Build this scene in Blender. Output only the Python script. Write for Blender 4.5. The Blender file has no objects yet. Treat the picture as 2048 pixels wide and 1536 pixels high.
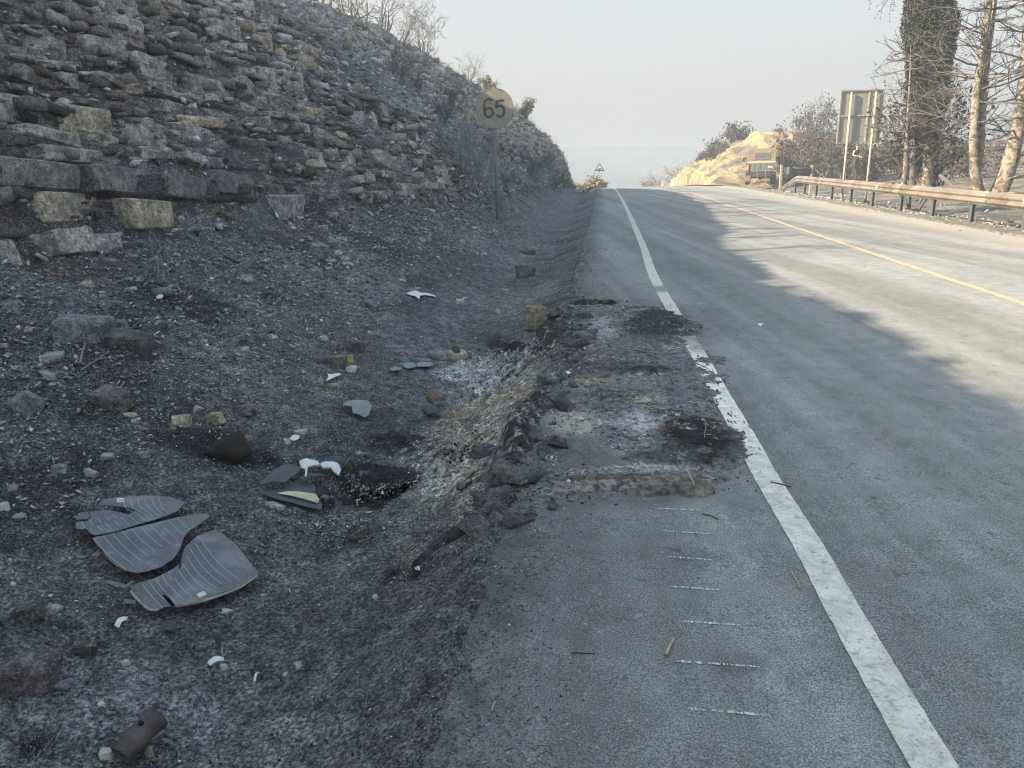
import bpy, bmesh, math, random
import numpy as np
from mathutils import Vector, Matrix, Euler

R_ = math.radians
scene = bpy.context.scene
COL = scene.collection
random.seed(7)
RNG = np.random.default_rng(11)

# ------------------------------------------------------------------ camera
CAM_H = 1.6
F_PX = 1500.0                      # focal length in pixels of a 2048 px wide frame
PITCH = math.atan(426 / 1500.0)
ROLL = R_(1.3)
cam_d = bpy.data.cameras.new('camera')
cam = bpy.data.objects.new('camera', cam_d)
COL.objects.link(cam)
cam_d.sensor_width = 36.0
cam_d.lens = 36.0 * F_PX / 2048.0
cam_d.clip_start = 0.05
cam_d.clip_end = 5000.0
_F = np.array([0, math.cos(PITCH), -math.sin(PITCH)])
_R0 = np.array([1.0, 0, 0]); _U0 = np.array([0, math.sin(PITCH), math.cos(PITCH)])
_R = math.cos(ROLL) * _R0 - math.sin(ROLL) * _U0
_U = math.sin(ROLL) * _R0 + math.cos(ROLL) * _U0
m = Matrix.Identity(4)
for i in range(3):
    m[i][0] = _R[i]; m[i][1] = _U[i]; m[i][2] = -_F[i]
m[2][3] = CAM_H
cam.matrix_world = m
scene.camera = cam

# ------------------------------------------------------------------ light
SUN_EL = R_(27.0)
SUN_DIR = np.array([-1.0, -0.20]); SUN_DIR /= np.linalg.norm(SUN_DIR)     # horizontal direction towards the sun
world = bpy.data.worlds.new('World'); scene.world = world
world.use_nodes = True
nt = world.node_tree; nt.nodes.clear()
wo = nt.nodes.new('ShaderNodeOutputWorld'); bg = nt.nodes.new('ShaderNodeBackground')
sky = nt.nodes.new('ShaderNodeTexSky'); sky.sky_type = 'NISHITA'
sky.sun_disc = False
sky.sun_elevation = SUN_EL
sky.sun_rotation = math.atan2(SUN_DIR[0], SUN_DIR[1])
sky.air_density = 1.3; sky.dust_density = 6.0; sky.ozone_density = 1.5
mx = nt.nodes.new('ShaderNodeMix'); mx.data_type = 'RGBA'
mx.inputs['Factor'].default_value = 0.72                                   # even smoke veil over the whole sky
wc = nt.nodes.new('ShaderNodeTexCoord'); wsep = nt.nodes.new('ShaderNodeSeparateXYZ'); wr = nt.nodes.new('ShaderNodeValToRGB')
nt.links.new(wc.outputs['Generated'], wsep.inputs[0]); nt.links.new(wsep.outputs['Z'], wr.inputs[0])
_e = wr.color_ramp.elements
while len(_e) < 5: _e.new(.5)
for _el, (_p, _c) in zip(_e, [(0.0, (.815, .805, .795)), (.10, (.805, .805, .805)), (.20, (.795, .812, .828)), (.50, (.66, .84, 1.0)), (1.0, (.58, .80, 1.0))]):
    _el.position = _p; _el.color = (*_c, 1)
wm = nt.nodes.new('ShaderNodeVectorMath'); wm.operation = 'SCALE'; wm.inputs['Scale'].default_value = 3.95
nt.links.new(wr.outputs[0], wm.inputs[0]); nt.links.new(wm.outputs[0], mx.inputs[7])
nt.links.new(sky.outputs['Color'], mx.inputs[6])
nt.links.new(mx.outputs[2], bg.inputs['Color'])
bg.inputs['Strength'].default_value = 0.082
nt.links.new(bg.outputs[0], wo.inputs['Surface'])
sd = bpy.data.lights.new('sun', 'SUN'); sun = bpy.data.objects.new('sun', sd); COL.objects.link(sun)
sd.energy = 4.7; sd.angle = R_(0.6); sd.color = (1.0, 0.83, 0.60)
sun.rotation_euler = Vector((-SUN_DIR[0] * math.cos(SUN_EL), -SUN_DIR[1] * math.cos(SUN_EL), -math.sin(SUN_EL))).to_track_quat('-Z', 'Y').to_euler()
sun.location = (-20, -5, 20)
vs = scene.view_settings
vs.view_transform = 'Standard'; vs.look = 'None'; vs.gamma = 1.0; vs.use_curve_mapping = False
vs.exposure = 1.70
scene.cycles.max_bounces = 5
scene.cycles.volume_bounces = 1
scene.cycles.diffuse_bounces = 3
scene.cycles.use_denoising = True; scene.cycles.denoising_prefilter = 'ACCURATE'; scene.cycles.denoising_input_passes = 'RGB_ALBEDO_NORMAL'
scene.cycles.pixel_filter_type = 'BLACKMAN_HARRIS'; scene.cycles.filter_width = 1.15

# ------------------------------------------------------------------ numpy noise
def _hash(ix, iy, iz, seed):
    h = (ix.astype(np.int64) * 374761393 + iy.astype(np.int64) * 668265263 + iz.astype(np.int64) * 2147483647 + seed * 1274126177) & 0xFFFFFFFF
    h = ((h ^ (h >> 13)) * 1274126177) & 0xFFFFFFFF
    h = ((h ^ (h >> 16)) * 2246822519) & 0xFFFFFFFF
    return ((h ^ (h >> 15)) & 0xFFFFFF) / float(0xFFFFFF)
def vnoise(x, y, z=None, seed=0):
    x = np.asarray(x, float); y = np.asarray(y, float)
    z0 = np.zeros_like(x) if z is None else np.asarray(z, float)
    ix = np.floor(x); iy = np.floor(y); iz = np.floor(z0)
    fx = x - ix; fy = y - iy; fz = z0 - iz
    fx = fx * fx * (3 - 2 * fx); fy = fy * fy * (3 - 2 * fy); fz = fz * fz * (3 - 2 * fz)
    def pl(k):
        a = _hash(ix, iy, iz + k, seed); b = _hash(ix + 1, iy, iz + k, seed)
        c = _hash(ix, iy + 1, iz + k, seed); d = _hash(ix + 1, iy + 1, iz + k, seed)
        return (a * (1 - fx) + b * fx) * (1 - fy) + (c * (1 - fx) + d * fx) * fy
    r = pl(0)
    if z is not None:
        r = r * (1 - fz) + pl(1) * fz
    return r * 2 - 1
def fbm(x, y, z=None, seed=0, oct=4, gain=0.5):
    s = 0; a = 1.0; n = 0; k = 1.0
    for o in range(oct):
        s = s + a * vnoise(np.asarray(x) * k, np.asarray(y) * k, None if z is None else np.asarray(z) * k, seed + o * 17)
        n += a; a *= gain; k *= 2.03
    return s / n
def sstep(a, b, x):
    t = np.clip((np.asarray(x, float) - a) / (b - a), 0, 1)
    return t * t * (3 - 2 * t)
def mono(xs, ys):
    """smooth cubic interpolation (finite-difference tangents)"""
    xs = np.array(xs, float); ys = np.array(ys, float)
    d = np.diff(ys) / np.diff(xs)
    m_ = np.concatenate([[d[0]], (d[1:] + d[:-1]) / 2, [d[-1]]])
    flat = np.concatenate([[False], d[1:] * d[:-1] <= 0, [False]])
    m_[flat] *= 0.3
    def f(x):
        x = np.asarray(x, float)
        xc = np.clip(x, xs[0], xs[-1])
        i = np.clip(np.searchsorted(xs, xc, side='right') - 1, 0, len(xs) - 2)
        h = xs[i + 1] - xs[i]; t = (xc - xs[i]) / h
        v = (2*t**3 - 3*t**2 + 1) * ys[i] + (t**3 - 2*t**2 + t) * h * m_[i] + (-2*t**3 + 3*t**2) * ys[i+1] + (t**3 - t**2) * h * m_[i+1]
        v = v + np.where(x < xs[0], (x - xs[0]) * m_[0], 0) + np.where(x > xs[-1], (x - xs[-1]) * m_[-1], 0)
        return v
    return f

# ------------------------------------------------------------------ the lie of the land
# s = distance ahead (world Y), t = sideways distance from the road's reference line
ZR = mono([-40, 0, 6, 9, 14, 24, 32, 42, 50, 56, 64, 80, 120, 260], [-.5, 0, .105, .16, .18, .235, .287, .35, .365, .29, 0.0, -1.3, -6.5, -26])
XC = mono([-40, -2, 1.65, 2.35, 2.76, 3.59, 4.06, 5.08, 6, 10, 14, 18, 24, 32, 42, 50, 60, 80, 120, 260], [-3.4, -.17, .183, .249, .296, .367, .420, .520, .615, 1.01, 1.56, 2.08, 2.85, 3.85, 5.06, 5.98, 6.9, 7.7, 6.8, -4])
TOE = mono([-20, 3, 8, 11, 14, 17, 22, 30, 40, 50, 56, 80], [5.2, 4.9, 4.7, 4.3, 3.75, 3.35, 2.9, 2.6, 2.25, 1.9, 1.7, 1.7])
ZTOE = mono([-20, 3, 12, 22, 40, 50, 56, 80], [.9, .85, .85, .78, .5, .25, .05, -.1])
EDGE = mono([-40, 1.6, 3.0, 4.0, 5.0, 6.3, 8.0, 9.3, 11, 80], [.45, .44, .42, .35, .24, .11, .07, .16, .21, .20])   # ragged edge of the asphalt
# crest of the rock cut: distance behind the reference line and height above it
def _pt(px, py, Y):
    d = _F + (px - 1024) / F_PX * _R + (768 - py) / F_PX * _U
    k = Y / d[1]
    return np.array([k * d[0], Y, CAM_H + k * d[2]])
at = _pt
_rg = [(620, 0, 19), (700, 30, 23), (760, 60, 27), (870, 120, 33), (1000, 200, 40), (1080, 262, 45), (1130, 312, 48.5), (1168, 352, 51.5), (1196, 384, 54)]
_rs, _rt, _rz = [], [], []
for px, py, Y in _rg:
    p = _pt(px, py + 4, Y); _rs.append(Y); _rt.append(float(XC(Y)) - p[0]); _rz.append(p[2] - float(ZR(Y)))
RTOP = mono([-30, 4, 12] + _rs + [70], [8.6, 8.6, 8.5] + _rt + [3.0])
RZ = mono([-30, 4, 12] + _rs + [70], [6.10, 5.95, 5.80] + _rz + [-.4])
def crest(s):
    t = RTOP(s); h = RZ(s)
    return np.maximum(t, TOE(s) + .5), h

def left_profile(s, T):
    """height above the road of the ground T metres left of the reference line"""
    s = np.asarray(s, float); T = np.asarray(T, float)
    toe = TOE(s); zt = ZTOE(s); ct, cz = crest(s)
    cz = np.maximum(cz, zt + .15)
    ed = EDGE(s); Tb = np.where(T < 1.3, .25 + (T - ed) * 1.05 / (1.3 - ed), T)
    bank = np.interp(Tb, [.25, .5, .85, 1.3], [0, -.11, -.25, -.29])
    p = np.clip((T - 1.3) / np.maximum(toe - 1.3, .2), 0, 1)
    apron = -.29 + (zt + .29) * p ** 1.25
    q = np.clip((T - toe) / np.maximum(ct - toe, .3), 0, 1)
    face = zt + (cz - zt) * (q ** .82 * (1 - .12 * q * q) + .12 * q * q)
    over = cz + np.clip(T - ct, 0, 60) * .10 - np.clip(T - ct - 4, 0, 80) * .16
    return np.where(T < 1.3, bank, np.where(T < toe, apron, np.where(T < ct, face, over)))

def right_profile(s, t):
    s = np.asarray(s, float); t = np.asarray(t, float)
    z = np.interp(t, [8.2, 8.9, 9.6, 11, 16, 30, 60, 400], [-.01, -.02, -.14, -.30, -.15, .35, .9, 2.0])
    z = z + sstep(12, 40, s) * sstep(10, 20, t) * .35 + 2.3 * sstep(15, 42, t) * sstep(14, 30, s)
    # the field stays near this level while the road dips beyond the crest
    fade = sstep(10.5, 15, t)
    z = z + fade * (.33 - ZR(s)) * sstep(50, 60, s) * (1 - sstep(95, 170, s))
    # sunlit cut beside the road beyond the lorry
    u = (t - 7.6) / 5.4
    mh = np.clip(u, 0, 1) ** .9 * 3.6
    along = sstep(54.5, 62.5, s + np.clip(12 - t, 0, 6) * .4) * (1 - sstep(70, 80, s)) * (1 - sstep(17, 26, t))
    base = np.interp(s, [50, 64, 80], [0, .35, 1.4])
    z = np.maximum(z, (mh + base) * along + z * (1 - along))
    return z

def zmac(X, Y):
    X = np.asarray(X, float); Y = np.asarray(Y, float)
    t = X - XC(Y)
    zl = left_profile(Y, -t); zr = right_profile(Y, t)
    return ZR(Y) + np.where(t < -EDGE(Y), zl, np.where(t > 8.2, zr, 0.0))

def hit(px, py, dz=0.0):
    """where the line of sight through a point of the photograph meets the ground"""
    d = _F + (px - 1024) / F_PX * _R + (768 - py) / F_PX * _U
    ks = np.geomspace(1.0, 260, 3000)
    P = d[None, :] * ks[:, None]; P[:, 2] += CAM_H
    below = P[:, 2] < zmac(P[:, 0], P[:, 1]) + dz
    i = int(np.argmax(below)) if below.any() else len(ks) - 1
    if i > 0:
        a, b = ks[i - 1], ks[i]
        for _ in range(18):
            c = .5 * (a + b); q = d * c
            if CAM_H + q[2] < float(zmac(q[0], q[1])) + dz: b = c
            else: a = c
        k = b
    else: k = ks[0]
    q = d * k
    return Vector((q[0], q[1], CAM_H + q[2]))
def pxm(p):
    """photograph pixels per metre at a point"""
    return F_PX / float(np.dot(np.array(p) - np.array([0, 0, CAM_H]), _F))

# ------------------------------------------------------------------ mesh helpers
def mesh_np(name, verts, faces, mat=None, smooth=False, col=None, attrs=None):
    """verts (n,3); faces (m,k) array or list of arrays with equal k"""
    me = bpy.data.meshes.new(name)
    verts = np.asarray(verts, np.float32)
    if not isinstance(faces, list): faces = [faces]
    faces = [np.asarray(f, np.int32) for f in faces if len(f)]
    nf = sum(len(f) for f in faces); nl = sum(f.size for f in faces)
    me.vertices.add(len(verts)); me.vertices.foreach_set('co', verts.ravel())
    me.loops.add(nl); me.polygons.add(nf)
    me.loops.foreach_set('vertex_index', np.concatenate([f.ravel() for f in faces]))
    st = []; tot = []; o = 0
    for f in faces:
        k = f.shape[1]; st.append(o + np.arange(len(f)) * k); tot.append(np.full(len(f), k)); o += f.size
    me.polygons.foreach_set('loop_start', np.concatenate(st).astype(np.int32))
    me.polygons.foreach_set('loop_total', np.concatenate(tot).astype(np.int32))
    if smooth: me.polygons.foreach_set('use_smooth', np.ones(nf, bool))
    me.update(calc_edges=True)
    if col is not None:
        a = me.color_attributes.new('Col', 'FLOAT_COLOR', 'POINT')
        c = np.ones((len(verts), 4), np.float32); c[:, :3] = np.clip(col, 0, 1)
        a.data.foreach_set('color', c.ravel())
    for k, v in (attrs or {}).items():
        a = me.attributes.new(k, 'FLOAT', 'POINT'); a.data.foreach_set('value', np.asarray(v, np.float32))
    if mat: me.materials.append(mat)
    return me
def put(name, me, parent=None, loc=None, rot=None, scale=None):
    o = bpy.data.objects.new(name, me); COL.objects.link(o)
    if parent is not None: o.parent = parent
    if loc is not None: o.location = loc
    if rot is not None: o.rotation_euler = rot
    if scale is not None: o.scale = scale
    return o
def empty(name, loc=(0, 0, 0), rz=0):
    o = bpy.data.objects.new(name, None); COL.objects.link(o); o.location = loc; o.rotation_euler = (0, 0, rz); o.empty_display_size = .2
    return o
def tag(o, label=None, cat=None, group=None, kind=None):
    if label: o['label'] = label
    if cat: o['category'] = cat
    if group: o['group'] = group
    if kind: o['kind'] = kind
    return o
def copy_tree(o, parent=None):
    c = o.copy(); COL.objects.link(c)
    if parent is not None: c.parent = parent
    for ch in list(o.children): copy_tree(ch, c)
    return c
def grid_faces(nr, nc):
    i = np.arange(nr - 1)[:, None] * nc + np.arange(nc - 1)[None, :]
    i = i.ravel()
    return np.stack([i, i + 1, i + 1 + nc, i + nc], 1)

class MB:
    """collects simple solids and links them as one mesh"""
    def __init__(s): s.bm = bmesh.new()
    def box(s, c, d, rot=None, bevel=0):
        r = bmesh.ops.create_cube(s.bm, size=1.0)
        vs_ = r['verts']
        M = Matrix.Translation(Vector(c)) @ ((Euler(rot).to_matrix().to_4x4()) if rot else Matrix.Identity(4)) @ Matrix.Diagonal((*d, 1))
        bmesh.ops.transform(s.bm, matrix=M, verts=vs_)
        if bevel:
            es = list({e for v in vs_ for e in v.link_edges})
            bmesh.ops.bevel(s.bm, geom=es, offset=bevel, segments=2, affect='EDGES', profile=.6)
        return s
    def cyl(s, a, b, r1, r2=None, seg=16):
        a = Vector(a); b = Vector(b); d = b - a
        r = bmesh.ops.create_cone(s.bm, cap_ends=True, segments=seg, radius1=r1, radius2=r1 if r2 is None else r2, depth=d.length)
        M = Matrix.Translation((a + b) / 2) @ d.to_track_quat('Z', 'Y').to_matrix().to_4x4()
        bmesh.ops.transform(s.bm, matrix=M, verts=r['verts'])
        return s
    def poly(s, pts, thick, n=(0, 0, 1)):
        n = Vector(n).normalized() * thick
        t = [s.bm.verts.new(Vector(p)) for p in pts]; b = [s.bm.verts.new(Vector(p) - n) for p in pts]
        s.bm.faces.new(t); s.bm.faces.new(b[::-1])
        k = len(pts)
        for i in range(k): s.bm.faces.new([t[i], b[i], b[(i + 1) % k], t[(i + 1) % k]])
        return s
    def build(s, name, mat, parent=None, smooth=False, loc=None):
        bmesh.ops.recalc_face_normals(s.bm, faces=s.bm.faces[:])
        me = bpy.data.meshes.new(name); s.bm.to_mesh(me); s.bm.free()
        if mat: me.materials.append(mat)
        if smooth:
            for p in me.polygons: p.use_smooth = True
        return put(name, me, parent, loc)

def tube_arrays(paths, sides=5):
    """paths: list of (points (n,3), radii (n,)) -> verts, quads"""
    V = []; Fq = []; o = 0
    ang = np.arange(sides) * 2 * np.pi / sides
    for P, Rr in paths:
        P = np.asarray(P, float); Rr = np.asarray(Rr, float); n = len(P)
        if n < 2: continue
        T = np.gradient(P, axis=0); T /= np.linalg.norm(T, axis=1)[:, None] + 1e-9
        ref = np.array([0, 0, 1.0]) if abs(T[0][2]) < .9 else np.array([1.0, 0, 0])
        A = np.cross(T, ref); A /= np.linalg.norm(A, axis=1)[:, None] + 1e-9
        B = np.cross(T, A)
        ring = P[:, None, :] + Rr[:, None, None] * (np.cos(ang)[None, :, None] * A[:, None, :] + np.sin(ang)[None, :, None] * B[:, None, :])
        V.append(ring.reshape(-1, 3))
        i = (np.arange(n - 1)[:, None] * sides); j = np.arange(sides)[None, :]; j2 = (j + 1) % sides
        Fq.append(np.stack([i + j, i + j2, i + sides + j2, i + sides + j], -1).reshape(-1, 4) + o)
        o += n * sides
    if not V: return np.zeros((0, 3)), np.zeros((0, 4), int)
    return np.concatenate(V), np.concatenate(Fq)
def tube_obj(name, paths, mat, parent=None, sides=5, loc=None):
    v, f = tube_arrays(paths, sides)
    return put(name, mesh_np(name, v, f, mat, smooth=True), parent, loc)

# ------------------------------------------------------------------ materials
class NB:
    def __init__(s, name):
        s.m = bpy.data.materials.new(name); s.m.use_nodes = True; s.t = s.m.node_tree
        s.b = s.t.nodes['Principled BSDF']; s.b.inputs['Specular IOR Level'].default_value = .25
        s.co = s.t.nodes.new('ShaderNodeTexCoord').outputs['Object']
    def n(s, ty, **kw):
        x = s.t.nodes.new(ty)
        for k, v in kw.items(): setattr(x, k, v)
        return x
    def link(s, a, b): s.t.links.new(a, b)
    def world(s):
        g = s.n('ShaderNodeNewGeometry'); s.co = g.outputs['Position']; return s
    def noise(s, scale, detail=4, rough=.6, dist=0, vec=None):
        x = s.n('ShaderNodeTexNoise'); x.inputs['Scale'].default_value = scale; x.inputs['Detail'].default_value = detail
        x.inputs['Roughness'].default_value = rough; x.inputs['Distortion'].default_value = dist
        s.link(vec or s.co, x.inputs['Vector']); return x.outputs['Fac']
    def vor(s, scale, feature='DISTANCE_TO_EDGE', vec=None):
        x = s.n('ShaderNodeTexVoronoi', feature=feature); x.inputs['Scale'].default_value = scale
        s.link(vec or s.co, x.inputs['Vector']); return x
    def ramp(s, f, stops, interp='LINEAR'):
        x = s.n('ShaderNodeValToRGB'); cr = x.color_ramp; cr.interpolation = interp
        while len(cr.elements) < len(stops): cr.elements.new(.5)
        for e, (p, c) in zip(cr.elements, stops):
            e.position = p; e.color = (c, c, c, 1) if not isinstance(c, tuple) else (*c, 1)
        s.link(f, x.inputs[0]); return x.outputs[0]
    def mix(s, f, a, b, mode='MIX'):
        x = s.n('ShaderNodeMix', data_type='RGBA', blend_type=mode)
        for v, k in ((f, 0), (a, 6), (b, 7)):
            if isinstance(v, (int, float)): x.inputs[k].default_value = v if k == 0 else (v, v, v, 1)
            elif isinstance(v, tuple): x.inputs[k].default_value = (*v, 1)
            else: s.link(v, x.inputs[k])
        return x.outputs[2]
    def math(s, op, a, b=0.0):
        x = s.n('ShaderNodeMath', operation=op)
        for v, k in ((a, 0), (b, 1)):
            if isinstance(v, (int, float)): x.inputs[k].default_value = v
            else: s.link(v, x.inputs[k])
        return x.outputs[0]
    def attr(s, name, out='Color'):
        x = s.n('ShaderNodeAttribute'); x.attribute_name = name; return x.outputs[out]
    def rnd(s): return s.n('ShaderNodeObjectInfo').outputs['Random']
    def bump(s, h, strength=.5, dist=.01, prev=None):
        x = s.n('ShaderNodeBump'); x.inputs['Strength'].default_value = strength; x.inputs['Distance'].default_value = dist
        s.link(h, x.inputs['Height'])
        if prev is not None: s.link(prev, x.inputs['Normal'])
        return x.outputs[0]
    def done(s, color=None, rough=.9, normal=None, metal=0):
        if color is not None:
            if isinstance(color, tuple): s.b.inputs['Base Color'].default_value = (*color, 1)
            else: s.link(color, s.b.inputs['Base Color'])
        if isinstance(rough, (int, float)): s.b.inputs['Roughness'].default_value = rough
        else: s.link(rough, s.b.inputs['Roughness'])
        s.b.inputs['Metallic'].default_value = metal
        if normal is not None: s.link(normal, s.b.inputs['Normal'])
        return s.m

def simple(name, c, rough=.8, var=.25, scale=8, metal=0, bump=.2, c2=None, thr=None):
    b = NB(name)
    nz = b.noise(scale, 5)
    dark = tuple(x * (1 - var) for x in c); lite = tuple(min(1, x * (1 + var)) for x in c)
    col = b.ramp(nz, [(.3, dark), (.7, lite)])
    if c2:
        n2 = b.noise(scale * .45, 4, dist=.4)
        f = b.ramp(n2, [(thr or .5, 0.0), ((thr or .5) + .12, 1.0)])
        col = b.mix(f, col, c2)
    n3 = b.noise(scale * 6, 4)
    return b.done(col, rough, b.bump(n3, bump, .01), metal)

def ground_mat():
    b = NB('burnt_soil').world()
    base = b.attr('Col')
    n1 = b.noise(9, 6, .65); n2 = b.noise(55, 4, .7); n3 = b.noise(150, 3, .8)
    c = b.mix(1.0, base, b.ramp(n1, [(.36, .55), (.5, .95), (.64, 1.5)]), 'MULTIPLY')
    c = b.mix(1.0, c, b.ramp(n2, [(.40, .40), (.5, .9), (.60, 1.9)]), 'MULTIPLY')
    v = b.vor(95, 'F1')
    patch = b.ramp(b.noise(2.2, 4, .6), [(.38, .15), (.62, 1.0)])
    spk = b.math('MULTIPLY', b.ramp(n3, [(.54, 0.0), (.60, 1.0)]), patch)
    c = b.mix(b.math('MULTIPLY', spk, b.attr('speck', 'Fac')), c, (.36, .375, .40))
    dk = b.ramp(b.noise(75, 3, .7), [(.41, 1.0), (.47, 0.0)])
    c = b.mix(b.math('MULTIPLY', dk, .6), c, (.012, .012, .015))
    nm = b.bump(b.noise(60, 6, .75), 1.0, .03)
    nm = b.bump(v.outputs['Distance'], .8, .012, nm)
    return b.done(c, .95, nm)
def rockface_mat():
    b = NB('rock_face').world()
    base = b.attr('Col')
    mp = b.n('ShaderNodeMapping'); mp.inputs['Scale'].default_value = (1, 1, 4.5); mp.inputs['Rotation'].default_value = (R_(-7), 0, 0)
    b.link(b.co, mp.inputs['Vector'])
    st = b.noise(6, 6, .7, .3, mp.outputs[0])
    n1 = b.noise(3.3, 6, .7); n2 = b.noise(34, 5, .75)
    c = b.mix(1.0, base, b.ramp(st, [(.38, .55), (.5, 1.0), (.62, 1.5)]), 'MULTIPLY')
    c = b.mix(1.0, c, b.ramp(n2, [(.40, .5), (.60, 1.6)]), 'MULTIPLY')
    soot = b.ramp(n1, [(.47, 0.0), (.60, .65)])
    c = b.mix(soot, c, b.mix(.75, c, (.03, .031, .035)))
    sp = b.ramp(b.noise(50, 3, .8), [(.57, 0.0), (.62, .8)])
    c = b.mix(sp, c, (.36, .37, .40))
    nm = b.bump(st, .9, .08); nm = b.bump(n2, 1.0, .04, nm)
    return b.done(c, .93, nm)
def block_mat(name, a, c2, soot=.55):
    """weathered limestone block: colour a with patches of c2, sooted"""
    b = NB(name)
    g = b.n('ShaderNodeNewGeometry'); b.co = g.outputs['Position']
    rnd = b.rnd()
    n1 = b.noise(5, 5, .65, .3); n2 = b.noise(45, 5, .75); n3 = b.noise(13, 5, .7)
    sh = b.math('ADD', n1, b.math('MULTIPLY', b.math('SUBTRACT', rnd, .5), .30))
    c = b.mix(b.ramp(sh, [(.42, 0.0), (.60, 1.0)]), a, c2)
    c = b.mix(1.0, c, b.ramp(n3, [(.38, .55), (.62, 1.45)]), 'MULTIPLY')
    c = b.mix(1.0, c, b.ramp(n2, [(.40, .6), (.60, 1.4)]), 'MULTIPLY')
    sf = b.ramp(b.noise(2.6, 6, .7), [(.45, 0.0), (.57, soot)])
    c = b.mix(sf, c, (.055, .056, .062))
    sp = b.ramp(b.noise(90, 3, .8), [(.58, 0.0), (.64, .6)])
    c = b.mix(sp, c, (.36, .37, .39))
    nm = b.bump(n3, .6, .03); nm = b.bump(n2, .7, .012, nm)
    return b.done(c, .92, nm)
def asphalt_mat():
    b = NB('worn_asphalt').world()
    n0 = b.noise(.7, 5, .6); n1 = b.noise(7, 5, .65); n2 = b.noise(160, 3, .8); n3 = b.noise(420, 2, .8)
    mp = b.n('ShaderNodeMapping'); mp.inputs['Scale'].default_value = (1.6, .05, 1); mp.inputs['Rotation'].default_value = (0, 0, R_(6.6))
    b.link(b.co, mp.inputs['Vector'])
    tr = b.noise(1.1, 4, .6, 0, mp.outputs[0])
    c = b.ramp(n0, [(.38, (.222, .229, .229)), (.62, (.258, .264, .262))])
    c = b.mix(1.0, c, b.ramp(tr, [(.40, .80), (.60, 1.16)]), 'MULTIPLY')
    c = b.mix(1.0, c, b.ramp(n1, [(.4, .90), (.6, 1.08)]), 'MULTIPLY')
    c = b.mix(1.0, c, b.ramp(n2, [(.38, .45), (.5, .95), (.62, 1.65)]), 'MULTIPLY')
    # thin cracks
    ds = b.n('ShaderNodeMapping'); b.link(b.co, ds.inputs['Vector'])
    vv = b.n('ShaderNodeVectorMath', operation='ADD')
    nn = b.n('ShaderNodeTexNoise'); nn.inputs['Scale'].default_value = 14; nn.inputs['Detail'].default_value = 4; b.link(b.co, nn.inputs['Vector'])
    sc = b.n('ShaderNodeVectorMath', operation='SCALE'); sc.inputs['Scale'].default_value = .16; b.link(nn.outputs['Color'], sc.inputs[0])
    b.link(b.co, vv.inputs[0]); b.link(sc.outputs[0], vv.inputs[1])
    cr = b.vor(13, vec=vv.outputs[0]).outputs['Distance']
    crk = b.ramp(cr, [(.0, 1.0), (.035, 0.0)])
    crm = b.attr('crack', 'Fac')
    gate = b.ramp(b.noise(4.5, 4, .7), [(.5, 0.0), (.58, 1.0)])
    crk = b.math('MULTIPLY', crk, b.math('MAXIMUM', crm, b.math('MULTIPLY', gate, b.math('MULTIPLY', crm, 3.0))))
    crk = b.math('MINIMUM', crk, .85)
    c = b.mix(crk, c, (.035, .035, .038))
    # soot and pale dust are painted where they lie
    so = b.attr('soot', 'Fac'); du = b.attr('dust', 'Fac')
    c = b.mix(so, c, (.055, .056, .062))
    c = b.mix(du, c, (.36, .34, .31))
    spots = b.ramp(b.noise(11, 2, .5), [(.70, 0.0), (.73, .5)])
    c = b.mix(spots, c, (.06, .06, .065))
    wh = b.ramp(b.noise(60, 2, .6), [(.69, 0.0), (.72, .8)])
    c = b.mix(wh, c, (.42, .42, .42))
    h = b.mix(.5, n2, n3)
    nm = b.bump(h, .55, .006)
    nm = b.bump(cr, .25, .01, nm)
    return b.done(c, .88, nm)
def paint_mat(name, a):
    b = NB(name).world()
    c = b.mix(1.0, a, b.ramp(b.noise(12, 6, .7), [(.4, .82), (.6, 1.08)]), 'MULTIPLY')
    c = b.mix(1.0, c, b.attr('Col'), 'MULTIPLY')
    grime = b.ramp(b.noise(22, 4, .7, .5), [(.56, 0.0), (.64, .5)])
    c = b.mix(grime, c, (.17, .17, .17))
    worn = b.ramp(b.noise(90, 4, .8), [(.56, 0.0), (.63, .65)])
    c = b.mix(worn, c, (.2, .2, .2))
    return b.done(c, .8, b.bump(b.noise(160, 3, .8), .4, .004))
def chip_mat(name):
    b = NB(name)
    c = b.mix(1.0, b.attr('Col'), b.ramp(b.noise(30, 4, .7), [(.4, .6), (.6, 1.5)]), 'MULTIPLY')
    return b.done(c, .93, b.bump(b.noise(90, 3), .4, .006))

M_GROUND = ground_mat(); M_FACE = rockface_mat(); M_ASPH = asphalt_mat(); M_CHIP = chip_mat('loose_stone_chips')
M_BLOCK = block_mat('sooty_limestone', (.37, .355, .345), (.43, .39, .345), .5)
M_BLOCK_T = block_mat('tan_limestone', (.38, .345, .29), (.46, .39, .29), .4)
M_WHITE = paint_mat('white_road_paint', (.84, .815, .73)); M_YELLOW = paint_mat('ochre_road_paint', (.60, .47, .30))
M_BARK_G = simple('grey_dead_wood', (.25, .25, .26), .9, .35, 12)
M_BARK_D = simple('charred_wood', (.06, .055, .052), .9, .4, 12)
M_BARK_T = simple('tan_pine_bark', (.25, .215, .17), .92, .45, 14, c2=(.085, .075, .065), thr=.47, bump=1.0)
M_DRYLEAF = simple('scorched_leaves', (.075, .06, .045), .9, .5, 3)
M_OLIVE = simple('dusty_green_leaves', (.115, .115, .055), .85, .5, 2)
M_IVY = simple('dark_ivy_leaves', (.042, .05, .03), .8, .5, 1.2, c2=(.10, .075, .045), thr=.54)
M_GALV = simple('weathered_galvanised_steel', (.25, .22, .19), .55, .18, 3, metal=.35, bump=.08, c2=(.17, .13, .10), thr=.54)
M_POSTD = simple('dark_steel_post', (.07, .085, .095), .7, .25, 6, bump=.1)
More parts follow.
